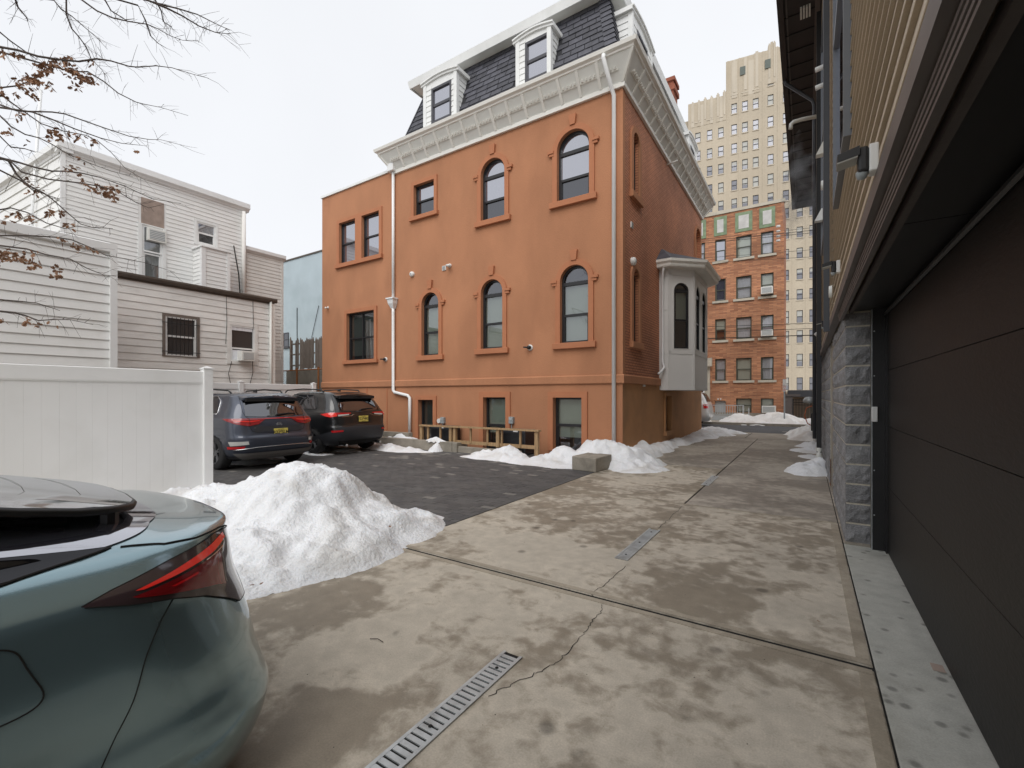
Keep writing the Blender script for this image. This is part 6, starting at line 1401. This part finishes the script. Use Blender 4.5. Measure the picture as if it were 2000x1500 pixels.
for mm in ((lambda q: q), mir):
    # wrap round wedge lamp: smoked housing with red strips
    lo = mm([(.50, 7.0), (.60, 5.75), (.71, 5.85), (.77, 6.30), (.86, 6.95), (.97, 7.42), (1.09, 7.74), (1.185, 8.06)]); hi = mm([(.50, 8.6), (.55, 9.2), (.71, 9.55), (.74, 9.40), (.81, 9.22), (.91, 9.0), (1.04, 8.6), (1.11, 8.40), (1.19, 8.12)])
    tl = SL.patch(lo, hi, .007, 46, 8).build('tail_light', M['clear_lens'], sd_, smooth=True)
    SL.patch(mm([(.64, 8.75), (.76, 8.42), (.85, 8.28), (.95, 8.16), (1.04, 8.08)]), mm([(.65, 9.22), (.745, 8.86), (.84, 8.62), (.95, 8.36), (1.06, 8.13)]), .0095, 28, 2).build('red_strip', M['red_bright'], tl, smooth=True)
    SL.patch(mm([(.745, 6.85), (.80, 7.1), (.90, 7.4), (.98, 7.62), (1.06, 7.86)]), mm([(.725, 8.35), (.79, 8.24), (.88, 8.12), (.97, 8.03), (1.075, 7.95)]), .009, 28, 4).build('red_field', M['red_deep'], tl, smooth=True)
    SL.patch(mm([(.87, 7.86), (.96, 7.80)]), mm([(.87, 7.95), (.97, 7.86)]), .011, 10, 2).build('red_strip', M['red_lens'], tl, smooth=True)
    SL.line(mm([(.70, 8.40), (.76, 8.30), (.82, 8.22)]), .005, .012).build('chrome_line', M['chrome'], tl)
    SL.line(mm([(.725, 8.2), (.73, 7.6), (.74, 6.9)]), .004, .010).build('chrome_line', M['white_lens'], tl)
    SL.line(lo, .0045, .006).build('lamp_seal', M['void'], tl); SL.line(hi, .0045, .006).build('lamp_seal', M['void'], tl)
    SL.line(mm([(.55, 9.2), (.66, 9.8), (.79, 9.86), (.87, 10.3), (.86, 11.35)]), .007, .002).build('panel_gap', M['void'], sd_)
    SL.line(mm([(.965, 7.42), (1.02, 6.9), (1.10, 6.05), (1.18, 5.15), (1.26, 4.2), (1.34, 3.2), (1.42, 2.2)]), .004, .0005).build('panel_gap', M['void'], sd_)
    if mm([(1, 0)])[0][0] > 0: SL.line([(1.56+.225*math.copysign(abs(math.cos(q*math.pi/24))**.4, math.cos(q*math.pi/24)), 6.7+1.0*math.copysign(abs(math.sin(q*math.pi/24))**.4, math.sin(q*math.pi/24))) for q in range(49)], .005, .0005, 2).build('fuel_door', M['void'], sd_)
    SL.patch(mm([(.84, 11.62), (1.11, 10.8), (1.28, 10.15), (1.75, 10.0), (2.6, 9.95)]), mm([(.82, 11.75), (.71, 12.5), (.68, 12.9), (.95, 14.2), (2.4, 15.4)]), .004, 40, 8).build('side_window', M['quarter_glass'], sd_, smooth=True)
    SL.line(mm([(.84, 11.58), (1.11, 10.74), (1.28, 10.07), (1.75, 9.9), (2.6, 9.85)]), .008, .004).build('window_trim', M['black_metal'], sd_)
SL.patch([(-.84, 11.66), (-.69, 11.84), (-.53, 12.06), (0, 12.10), (.53, 12.06), (.69, 11.84), (.84, 11.66)], [(-.90, 14.0), (-.7, 14.3), (-.45, 14.5), (0, 14.6), (.45, 14.5), (.7, 14.3), (.90, 14.0)], .005, 60, 10).build('lower_rear_glass', M['car_glass_black'], sd_, smooth=True)
# raised rear glass pane with thick rubber edge
def pane_pts(k):   # closed outline in local car space from control points
    return k
eg = [(1.75, .60, 1.345), (1.3, .615, 1.285), (.95, .612, 1.235), (.75, .59, 1.178), (.60, .56, 1.142), (.49, .515, 1.122), (.42, .45, 1.112), (.385, .36, 1.108), (.365, .2, 1.110), (.36, 0, 1.112)]
eg = eg+[(x, -y, z) for x, y, z in eg[-2::-1]]
top_ = MB(); n_ = len(eg); vs = []
for (x, y, z) in eg: vs.append((x, y, z+.012))
inner = []
rowsN = 8
allv = [vs]
for r in range(1, rowsN+1):
    f = r/rowsN; allv.append([(x+(1.9-x)*f, y*(1-.05*f), z+.012+(1.385-z)*(1-(1-f)**1.5)*(1)) for (x, y, z) in eg])
vv = [p for row in allv for p in row]
top_.add(vv, [(r*n_+i, r*n_+i+1, (r+1)*n_+i+1, (r+1)*n_+i) for r in range(rowsN) for i in range(n_-1)]).build('rear_window', M['car_glass_green'], sd_, smooth=True)
MB().tube([(x, y, z-.004) for x, y, z in eg], .015, 8).build('rubber_edge', M['black_metal'], sd_, smooth=True)
for r, f in enumerate((.10, .2, .3, .4)):
    MB().tube([(x+(1.9-x)*f-.0, y*(.9-.1*f), z+.0135+(1.385-z)*(1-(1-f)**1.5)) for (x, y, z) in eg[4:-4]], .0006, 4).build('heater_line', M['plate_ink'], sd_)
MB().tube([(.50, .30, 1.095), (.75, .46, 1.15), (1.2, .50, 1.22)], [.012, .016, .014], 6).build('wiper', M['black_metal'], sd_); MB().tube([(.62, .52, 1.11), (.9, .50, 1.15), (1.4, .50, 1.24)], .010, 5).build('wiper_arm', M['black_metal'], sd_)
MB().tube([(.50, .50, 1.06), (.50, .50, 1.13)], .03, 8).build('rubber_stop', M['black_metal'], sd_)
sd_.location = (-2.71, 1.10, 0); sd_.rotation_euler = (0, 0, -math.pi/2)
# ================================================================== YARD PIECES BY THE ORANGE HOUSE
YW_ = 9.77; fr_ = thing('guard_rail', 'low timber guard rail of posts and rails in front of the air conditioners', 'railing', (-7.5, YW_, 0))
gx = lambda p: onY(p, 0, YW_)[0]; gxl, gxr = gx(824), gx(1056)
MB(FY(YW_)).box(gxl, gx(888), -.02, .13, .66, .70).build('top_rail', M['wood'], fr_); MB(FY(YW_)).box(gx(888)+.005, gxr+.01, -.02, .13, .665, .705).build('top_rail', M['wood'], fr_)
MB(FY(YW_)).box(gx(888), gxr-.09, .0, .04, .22, .31).build('bottom_rail', M['wood'], fr_)
for px, w_, z0_ in ((826, .09, .0), (838, .06, 0), (862, .05, .1), (883, .09, 0), (891, .09, 0), (921, .05, .25), (954, .05, .25), (975, .09, .2), (982, .04, .2), (1018, .05, .25), (1050.5, .10, -.02)):
    x = gx(px); MB(FY(YW_)).box(x-w_/2, x+w_/2, .0 if w_ > .06 else .01, .09 if w_ > .06 else .06, z0_, .66).build('post', M['wood'], fr_, bevel=.004)
MB(FY(YW_-.13)).box(gxr-.25, gxr-.1, 0, .005, .78-.13, .70).build('label_tag', M['plastic_white'], fr_) if False else None
for px, lab in ((866, 'left air conditioning condenser behind the timber rail'), (1008, 'right air conditioning condenser behind the timber rail')):
    x, z = onY(px, 860, 10.1); t = thing('condenser_unit', lab, 'air conditioner', (x, 10.15, 0), 'condensers behind the timber rail')
    MB().box(x-.36, x+.36, 9.95, 10.45, .02, .64).build('casing', M['pipe_metal'], t, bevel=.02); MB().box(x-.38, x+.38, 9.93, 10.47, .60, .655).build('top_cover', M['pipe_metal'], t, bevel=.01)
    b = MB(); k = 0
    while k < 15: z = .08+k*.034; b.box(x-.34, x+.34, 9.935, 9.95, z, z+.012).box(x+.36, x+.375, 9.98, 10.42, z, z+.012); k += 1
    b.build('fins', M['black_metal'], t, kind='stuff'); MB().box(x+.02, x+.16, 9.925, 9.93, .605, .64).build('label', M['plastic_white'], t)
YCB = 9.5; cx0, cx1 = onY(731, 0, YCB)[0], onY(882, 0, YCB)[0]
kw = thing('kerb_wall', 'low concrete kerb wall left of the timber rail', 'wall', ((cx0+cx1)/2, YCB, 0))
MB().box(cx0, cx1, YCB, YCB+.18, -.05, .27).build('wall', M['concrete_old'], kw, bevel=.012); MB().box(cx1-.02, cx1+.16, YCB+.02, YCB+.5, -.05, .26).build('return', M['concrete_old'], kw, bevel=.012)
MB().box(cx0-.4, onY(800, 0, 10)[0], 9.95, 10.13, -.05, .40).build('kerb_wall', M['concrete_old'], bevel=.012, label='concrete upstand at the foot of the S shaped downspout', cat='kerb')
MB().box(gx(884), gx(1022), 9.58, 9.72, -.05, .16).build('kerb_stone', M['concrete_old'], bevel=.015, label='low concrete edging under the right part of the timber rail', cat='kerb')
b = MB(); A1 = onG(1130, 913); A2 = onG(1172, 922); A3 = onG(1188, 907)
MB().hexa([(-4.12, 8.62, 0), (-3.55, 8.55, 0), (-3.48, 9.25, 0), (-4.05, 9.3, 0)], [(-4.12, 8.62, .29), (-3.55, 8.55, .29), (-3.48, 9.25, .30), (-4.05, 9.3, .30)]).build('concrete_block', M['concrete_old'], bevel=.02, label='rough concrete block at the corner of the snow bank by the house', cat='block')
# ================================================================== SNOW
def snow(name, lab, blobs, x0, x1, y0, y1, res=.05, m='snow', cat='snow pile', amp=1.0, grp=None, zoff=0.0, flat=0):
    nx, ny = int((x1-x0)/res), int((y1-y0)/res); H = {}
    for j in range(ny+1):
        for i in range(nx+1):
            x, y = x0+i*res, y0+j*res
            wx = x+.10*noise.noise(Vector((x*2.1, y*2.1, 1))) + .03*noise.noise(Vector((x*8, y*8, 4))); wy = y+.10*noise.noise(Vector((x*2.1, y*2.1, 7)))+.03*noise.noise(Vector((x*8, y*8, 9)))
            h = -.05
            for (bx, by, rx, ry, hh, rot, pw_) in blobs:
                c, s = math.cos(rot), math.sin(rot); dx, dy = wx-bx, wy-by; u = (dx*c+dy*s)/rx; v = (-dx*s+dy*c)/ry; d = u*u+v*v
                if d < 1.2: hv = hh*(1-d**pw_) if d < 1 else -hh*(d-1)*.6; h = max(h, hv) if h < .02 or hv < .02 else max(h, hv)+.25*min(h, hv)*(1-abs(h-hv)/(max(h, hv)+.01))*.5
            if h > -.04:
                q = min(1, max(0, h)/.15+.15)
                h += amp*q*(.08*noise.noise(Vector((x*3.0, y*3.0, 2)))+.06*noise.noise(Vector((x*6, y*6, 3)))+.045*abs(noise.noise(Vector((x*13, y*13, 5))))+.013*noise.noise(Vector((x*32, y*32, 6))))
            H[i, j] = h
    b = MB(); idx = {}; vs = []; fs = []
    for j in range(ny):
        for i in range(nx):
            k = [(i, j), (i+1, j), (i+1, j+1), (i, j+1)]
            if max(H[q] for q in k) < .004: continue
            f = []
            for q in k:
                if q not in idx: idx[q] = len(vs); vs.append((x0+q[0]*res, y0+q[1]*res, max(H[q], -.03)+zoff))
                f.append(idx[q])
            fs.append(tuple(f))
    b.add(vs, fs); return b.build(name, M[m], smooth=True, label=lab, cat=cat, group=grp, recalc=False)
snow('snow_pile', 'large dirty white snow pile between the sage car and the paver lot',
     [(-5.0, 3.0, 1.5, 1.2, .62, .3, .85), (-4.75, 3.05, .95, .8, .73, .3, .9), (-5.9, 2.5, 1.8, 1.1, .42, .2, .9), (-4.15, 2.85, .85, .9, .30, .6, .8), (-3.95, 3.7, .50, .68, .20, .3, .7), (-4.45, 2.15, 1.1, .75, .26, .2, .8), (-6.9, 3.6, 1.3, .9, .22, 0, .8)], -8.4, -3.0, 1.0, 5.0, .028, amp=1.0)
snow('snow_bank', 'snow bank heaped behind the concrete block at the house corner',
     [(-3.85, 9.75, 1.0, .75, .56, .0, .8), (-3.3, 10.0, .8, .55, .34, .5, .8), (-4.7, 9.45, .9, .5, .30, 0, .7), (-5.2, 9.0, 1.3, .38, .12, -.1, .6), (-3.1, 9.6, .7, .7, .16, .3, .6), (-5.0, 10.1, .6, .4, .26, 0, .8)], -6.6, -2.2, 8.3, 10.54, .035)
snow('snow_drift', 'thin snow drift with a raised lump under the timber rail', [(-6.15, 9.35, .55, .3, .34, .2, .7), (-6.3, 9.1, 1.2, .35, .14, .0, .6), (-5.6, 8.95, .9, .3, .12, -.1, .6), (-6.8, 9.4, .7, .18, .20, 0, .7)], -7.8, -4.8, 8.5, 9.75, .035)
for (px, py, r1, r2, h, lab) in ((942, 889, .22, .16, .13, 'small snow clump left of the thin drift'), (895, 883, .26, .14, .12, 'small flat snow clump right of the kerb wall end'), (848, 882, .22, .17, .24, 'rounded snow lump against the kerb wall')):
    x, y = onG(px, py); snow('snow_clump', lab, [(x, y+.1, r1, r2, h, 0, .8)], x-.5, x+.5, y-.3, y+.45, .03, cat='snow clump', amp=.6)
xk, _ = onY(850, 0, 9.6); snow('snow_clump', 'snow cap lying on top of the kerb wall', [(xk, 9.62, .45, .14, .10, 0, .7)], xk-.6, xk+.6, 9.44, 9.8, .03, cat='snow clump', amp=.5, zoff=.265)
snow('snow_strip', 'snow strip between the black SUV and the kerb wall', [(-10.3, 9.05, 1.3, .38, .16, -.12, .6), (-9.4, 9.15, .8, .25, .10, 0, .6)], -12.5, -8.4, 8.5, 9.52, .04)
snow('snow_patch', 'low snow patch on the ground behind the kerb wall', [(-10.6, 10.0, .9, .4, .38, 0, .6)], -11.6, -9.6, 9.5, 10.5, .04, cat='snow clump')
snow('snow_patch', 'thin snow under the rear of the black SUV', [(-11.3, 8.1, .9, .5, .07, 0, .6), (-11.0, 7.3, .6, .3, .05, 0, .6)], -12.5, -10.0, 6.8, 8.8, .05, cat='snow patch')
snow('snow_patch', 'thin snow under the rear of the blue grey SUV', [(-11.0, 5.6, .8, .5, .06, 0, .6)], -12, -10.0, 4.8, 6.3, .05, cat='snow patch')
snow('snow_strip', 'lumpy snow strip along the foot of the brick side wall', [(-3.55, 11.7, .45, .9, .36, 0, .7), (-3.5, 12.9, .4, .7, .26, 0, .7), (-3.55, 13.9, .35, .7, .18, 0, .7), (-3.5, 15.2, .4, .9, .16, 0, .7), (-3.4, 16.6, .4, .9, .14, 0, .7), (-3.3, 18.1, .6, 1.0, .20, 0, .7), (-3.2, 19.5, .9, .8, .22, 0, .7), (-3.3, 20.7, 1.3, .6, .22, 0, .7)], -4.8, -1.4, 10.56, 21.9, .05)
snow('snow_lump', 'rounded snow lump at the foot of the nearer white standpipe', [(.02, 11.0, .36, .62, .20, 0, .7), (.14, 11.5, .26, .4, .22, 0, .7)], -.6, .44, 10.1, 12.3, .03)
snow('snow_strip', 'wet thin snow strips along the block wall farther up the drive', [(.16, 13.7, .35, .45, .05, 0, .6), (.08, 15.2, .45, .7, .10, 0, .6), (.12, 16.6, .4, .6, .15, 0, .6)], -.9, .44, 12.9, 17.6, .04)
snow('snow_bank', 'snow bank at the right street corner by the black utility box', [(.0, 19.2, .6, .8, .30, 0, .8), (.15, 20.3, .7, .8, .48, 0, .8), (-.05, 21.1, .7, .5, .25, 0, .8)], -1.4, .9, 17.9, 22.2, .05, m='snow_street')
snow('snow_bank', 'twin snow mounds round the sign post across the street', [(-3.1, 28.4, 1.2, .8, .55, 0, .8), (-1.4, 28.4, 1.7, .9, .66, 0, .8), (.3, 28.3, 1.3, .7, .35, 0, .8), (1.8, 28.2, 2.0, .7, .22, 0, .8), (-2.2, 27.5, 2.2, .3, .16, 0, .6)], -5.2, 4.4, 27.0, 29.5, .07, m='snow_street')
snow('snow_bank', 'low ploughed snow along the far kerb in front of the ramp railing', [(-8.6, 28.2, 1.5, .8, .55, 0, .8), (-6.8, 28.2, 1.6, .6, .35, 0, .8), (-5.3, 28.1, .9, .5, .30, 0, .8), (-7.2, 27.3, 1.6, .2, .12, 0, .6)], -12, -4.3, 26.9, 29.2, .07, m='snow_street')
snow('slush', 'brown slush and rubble in front of the iron gate', [(1.4, 27.9, 2.6, .7, .10, 0, .6)], -1, 4.2, 27.1, 28.8, .06, m='asphalt', cat='slush', amp=1.2)
# ================================================================== TREE at the left edge, trunk outside the frame
tr = thing('oak_tree', 'bare oak branches with clusters of dry brown leaves reaching in from the left', 'tree', (-9.4, -.6, 0))
tk = [(-9.4, -.6, 0), (-9.35, -.6, 1.2), (-9.45, -.5, 3), (-9.3, -.45, 5), (-9.4, -.5, 7.5), (-9.3, -.4, 10)]
MB().tube(tk, [.26, .2, .17, .14, .10, .04], 10).build('trunk', M['bark'], tr, smooth=True)
z1f = lambda L: [(x/2.857, y/2.857) for x, y in L]
z3f = lambda L: [(x/3.077, 400+y/3.077) for x, y in L]
BR = [z1f([(0, 262), (100, 280), (215, 315), (350, 335), (440, 343), (540, 328), (620, 340), (720, 370), (770, 375), (870, 367), (960, 378), (1080, 415), (1165, 437)]),
      z1f([(400, 400), (490, 400), (580, 455), (660, 520), (760, 570), (800, 580), (900, 600), (1050, 645)]),
      z1f([(0, 490), (100, 478), (160, 455), (240, 400), (290, 300)]),
      z1f([(0, 585), (100, 620), (290, 625), (360, 635), (500, 685), (600, 720), (720, 760), (830, 778), (900, 780), (1015, 810)]),
      z1f([(0, 600), (180, 625), (300, 670), (420, 720), (560, 770), (680, 800), (800, 812)]),
      z1f([(0, 520), (60, 570), (130, 620), (230, 690), (350, 730), (480, 755), (550, 790), (620, 850), (700, 940), (800, 1000), (940, 1045)]),
      z1f([(0, 645), (60, 705), (140, 750), (220, 770), (290, 805), (380, 860), (500, 910), (620, 955), (740, 985)]),
      z1f([(0, 880), (100, 905), (200, 935), (290, 955), (370, 955), (450, 965), (560, 990), (700, 1040), (850, 1110), (1010, 1135)]),
      z1f([(50, 890), (120, 960), (270, 1000), (440, 1020), (560, 1040), (660, 1070), (760, 1130), (830, 1160), (915, 1140)]),
      z1f([(0, 880), (50, 900), (90, 970), (150, 1030), (240, 1075), (290, 1110), (380, 1190), (450, 1250), (520, 1270), (630, 1275)]),
      z1f([(0, 1170), (60, 1160), (150, 1185), (260, 1245), (360, 1275), (430, 1265), (560, 1270)]),
      z3f([(0, 185), (180, 185), (340, 195), (430, 210), (540, 255), (640, 305), (760, 325), (860, 345), (1050, 405)]),
      z3f([(0, 245), (160, 265), (280, 300), (420, 325), (520, 380), (620, 420), (700, 430)]),
      z3f([(0, 640), (90, 650), (150, 665), (230, 695), (320, 690), (420, 690), (560, 720)]),
      z3f([(0, 570), (120, 580), (220, 590), (360, 635)]),
      z1f([(370, -60), (370, 80), (400, 160), (440, 205), (480, 260), (510, 330), (560, 380), (600, 430)]),
      z1f([(430, -20), (540, 60), (630, 100), (720, 120), (820, 135), (880, 160), (950, 200), (1020, 225), (1100, 225)]),
      z1f([(780, -10), (900, 25), (1000, 50), (1100, 80), (1200, 130), (1285, 170)]), z1f([(810, -5), (940, 50), (1020, 90), (1110, 145), (1200, 180), (1285, 190)]),
      z1f([(770, 30), (810, 110), (840, 200), (880, 240), (930, 270)]), z1f([(130, -20), (300, 0), (340, 50), (400, 90), (470, 150), (540, 210), (600, 275)]),
      z1f([(0, 180), (60, 230), (160, 300), (210, 335)]), z1f([(80, -20), (100, 40), (150, 100), (155, 120)]), z1f([(580, -10), (620, 60), (700, 110), (750, 105)]), z1f([(860, -10), (900, 60), (910, 120), (960, 150)]),
      z1f([(0, 760), (60, 820), (140, 830), (200, 850)]), z1f([(0, 950), (120, 1010), (180, 1060), (330, 1110)])]
rt = random.Random(21); twigs = MB(); leafpts = []
def wp(px, py, D): return Vector(onD(px, py, D))
for i, L_ in enumerate(BR):
    D = 4.6+.22*((i*7) % 9); n_ = len(L_); Ds = [D+.5*k/n_ for k in range(n_)]
    pts = [wp(x, y, d) for (x, y), d in zip(L_, Ds)]
    # root the branch in the trunk (outside the frame)
    if L_[0][1] > 10: p0 = pts[0]; root = Vector((-9.35, -.5, min(9, max(2.2, p0.z-.3)))); pre = [root, root.lerp(p0, .5)+Vector((0, 0, .12))]
    else: p0 = pts[0]; root = Vector((-9.35, -.45, 8.6)); pre = [root, root.lerp(p0, .5)+Vector((0, 0, 1.0))]
    full = pre+pts; rmax = .013 if i in (7, 9, 0) else .0105
    rad = [rmax*2.2, rmax*1.5]+[max(.0022, rmax*(1-k/n_)**.8) for k in range(n_)]
    MB().tube(full, rad, 6).build('branch', M['bark'], tr, smooth=True)
    for k in range(1, n_):
        for q in range(4 if L_[0][1] > 10 else 6):
            if rt.random() < .8:
                f = rt.random(); a = pts[k-1].lerp(pts[k], f); dr = (pts[k]-pts[k-1]).normalized(); side = Vector((rt.uniform(-1, 1), rt.uniform(-1, 1), rt.uniform(-1, .9))).normalized()
                d2 = (dr*.7+side).normalized(); ln_ = rt.uniform(.05, .28); m1 = a+d2*ln_*.5+Vector((0, 0, rt.uniform(-.02, .02))); e = a+d2*ln_+Vector((0, 0, -.03*rt.random()))
                twigs.tube([a, m1, e], [.0024, .0018, .0011], 3, False)
                if rt.random() < .35: d3 = (d2+Vector((rt.uniform(-1, 1), rt.uniform(-1, 1), rt.uniform(-1, 1)))*.8).normalized(); twigs.tube([m1, m1+d3*ln_*.5], [.0016, .001], 3, False)
twigs.build('twigs', M['bark'], tr, kind='stuff')
lf = MB()
def leaf(c, s):
    a = Vector((rt.uniform(-1, 1), rt.uniform(-1, 1), rt.uniform(-1.2, .2))).normalized(); b_ = a.cross(Vector((rt.uniform(-1, 1), rt.uniform(-1, 1), rt.uniform(-1, 1)))).normalized(); nn = a.cross(b_)
    W = [0, .16, .42, .2, .5, .24, .34, 0]; n_ = len(W); vs = []; 
    for i, w_ in enumerate(W): t_ = i/(n_-1); vs.append(c+a*s*t_+b_*s*w_*.7+nn*s*.22*math.sin(t_*3)*w_)
    for i, w_ in list(enumerate(W))[-2:0:-1]: t_ = i/(n_-1); vs.append(c+a*s*t_-b_*s*w_*.7+nn*s*.22*math.sin(t_*3)*w_)
    m_ = len(vs); fs = [(0, 1, m_-1)]+[(i, i+1, m_-i-1, m_-i) for i in range(1, n_-2)]+[(n_-2, n_-1, m_-n_+2)]
    lf.add(vs, fs)
cl1 = [(20, 295, 9), (90, 310, 10), (230, 400, 40), (280, 375, 40), (340, 350, 22), (370, 330, 18), (400, 400, 24), (450, 430, 24), (490, 450, 20), (420, 470, 14), (270, 480, 12), (180, 520, 14), (160, 440, 26), (200, 440, 26), (100, 470, 16), (90, 520, 8), (15, 515, 10), (510, 350, 6), (520, 455, 6), (45, 560, 3), (110, 640, 10), (45, 740, 5), (290, 735, 22), (280, 770, 8), (340, 770, 12), (380, 745, 5), (440, 770, 7), (460, 770, 5), (525, 785, 12), (150, 1010, 9), (160, 1030, 8), (205, 1060, 15), (405, 935, 4), (365, 945, 5), (490, 1040, 8), (510, 1050, 8), (600, 1060, 18), (640, 1060, 14), (620, 1100, 14), (575, 1050, 10), (460, 1000, 5), (270, 1175, 12), (340, 1185, 10), (100, 1190, 12), (170, 1210, 12), (185, 1230, 6), (385, 1250, 6), (430, 1375, 9), (340, 1335, 5), (530, 1390, 4), (35, 1240, 5), (730, 845, 2), (150, 800, 2), (465, 890, 3)]
cl3 = [(10, 300, 14), (60, 305, 22), (100, 290, 14), (130, 320, 12), (180, 325, 8), (220, 290, 4), (170, 375, 7), (220, 360, 10), (330, 390, 9), (335, 430, 5), (375, 430, 4), (5, 320, 8), (15, 690, 6), (160, 695, 9), (215, 720, 4), (320, 712, 2), (455, 240, 6)]
for (pts_, fn, sc) in ((cl1, lambda x, y: (x/2.857, y/2.857), 2.857), (cl3, lambda x, y: (x/3.077, 400+y/3.077), 3.077)):
    for (x, y, n_) in pts_:
        px, py = fn(x, y); D = rt.uniform(4.8, 5.6)
        for k in range(n_):
            c = wp(px+rt.gauss(0, 5.5 if n_ > 12 else 3.5), py+rt.gauss(0, 5 if n_ > 12 else 4), D+rt.uniform(-.12, .12)); leaf(c, rt.uniform(.038, .068))
lf.build('leaves', M['leaf'], tr, kind='stuff', recalc=False)
# a few loose leaves and a twig on the ground and on the snow
def gleaf(lab, px, py, z=.006, s=.05):
    global lf
    x, y = onG(px, py, z); lf = MB(); leaf(Vector((x, y, z)), s); lf.v = [Vector((v.x, v.y, z+abs(v.z-z)*.3)) for v in lf.v]; lf.build('fallen_leaf', M['leaf'], label=lab, cat='leaf', group='loose leaves on the ground', recalc=False)
gleaf('fallen brown leaf on the big snow pile near the sage car tail', 513, 1137, .12, .06); gleaf('fallen leaf low on the snow pile, left of the other', 498, 1142, .12, .04); gleaf('leaf in the hollow of the snow pile', 762, 1030, .2, .05)
gleaf('yellow brown leaf on the pavers', 769, 898, .004, .09); gleaf('reddish leaf on the concrete near the apron', 1597, 1213, .004, .04)
x, y = onG(735, 1255); MB().tube([(x-.06, y-.0, .006), (x-.01, y+.02, .012), (x+.04, y+.02, .006)], .0025, 4).build('twig', M['bark'], label='small bent twig lying on the pale concrete', cat='twig')
MB().box(.60, .655, *sorted((onG(1838, 1300)[1], onG(1838, 1313)[1])), .0, .003).build('tape_piece', M['plywood'], label='small beige tape piece on the apron beside the garage door', cat='tape')
# shed needles of gravel and grit on the slabs
gr_ = MB()
for k in range(260):
    x, y = rt.uniform(-3.4, .3), rt.uniform(1.2, 9) ; s = rt.uniform(.001, .0032); gr_.add([(x-s, y-s, .0005), (x+s, y-s*.6, .0005), (x+s*.7, y+s, .0005), (x-s*.8, y+s*.8, .0005), (x, y, s*.9)], [(0, 1, 4), (1, 2, 4), (2, 3, 4), (3, 0, 4)])
gr_.build('grit', M['void'], label='scattered grit and crumbs on the concrete drive', cat='grit', kind='stuff')
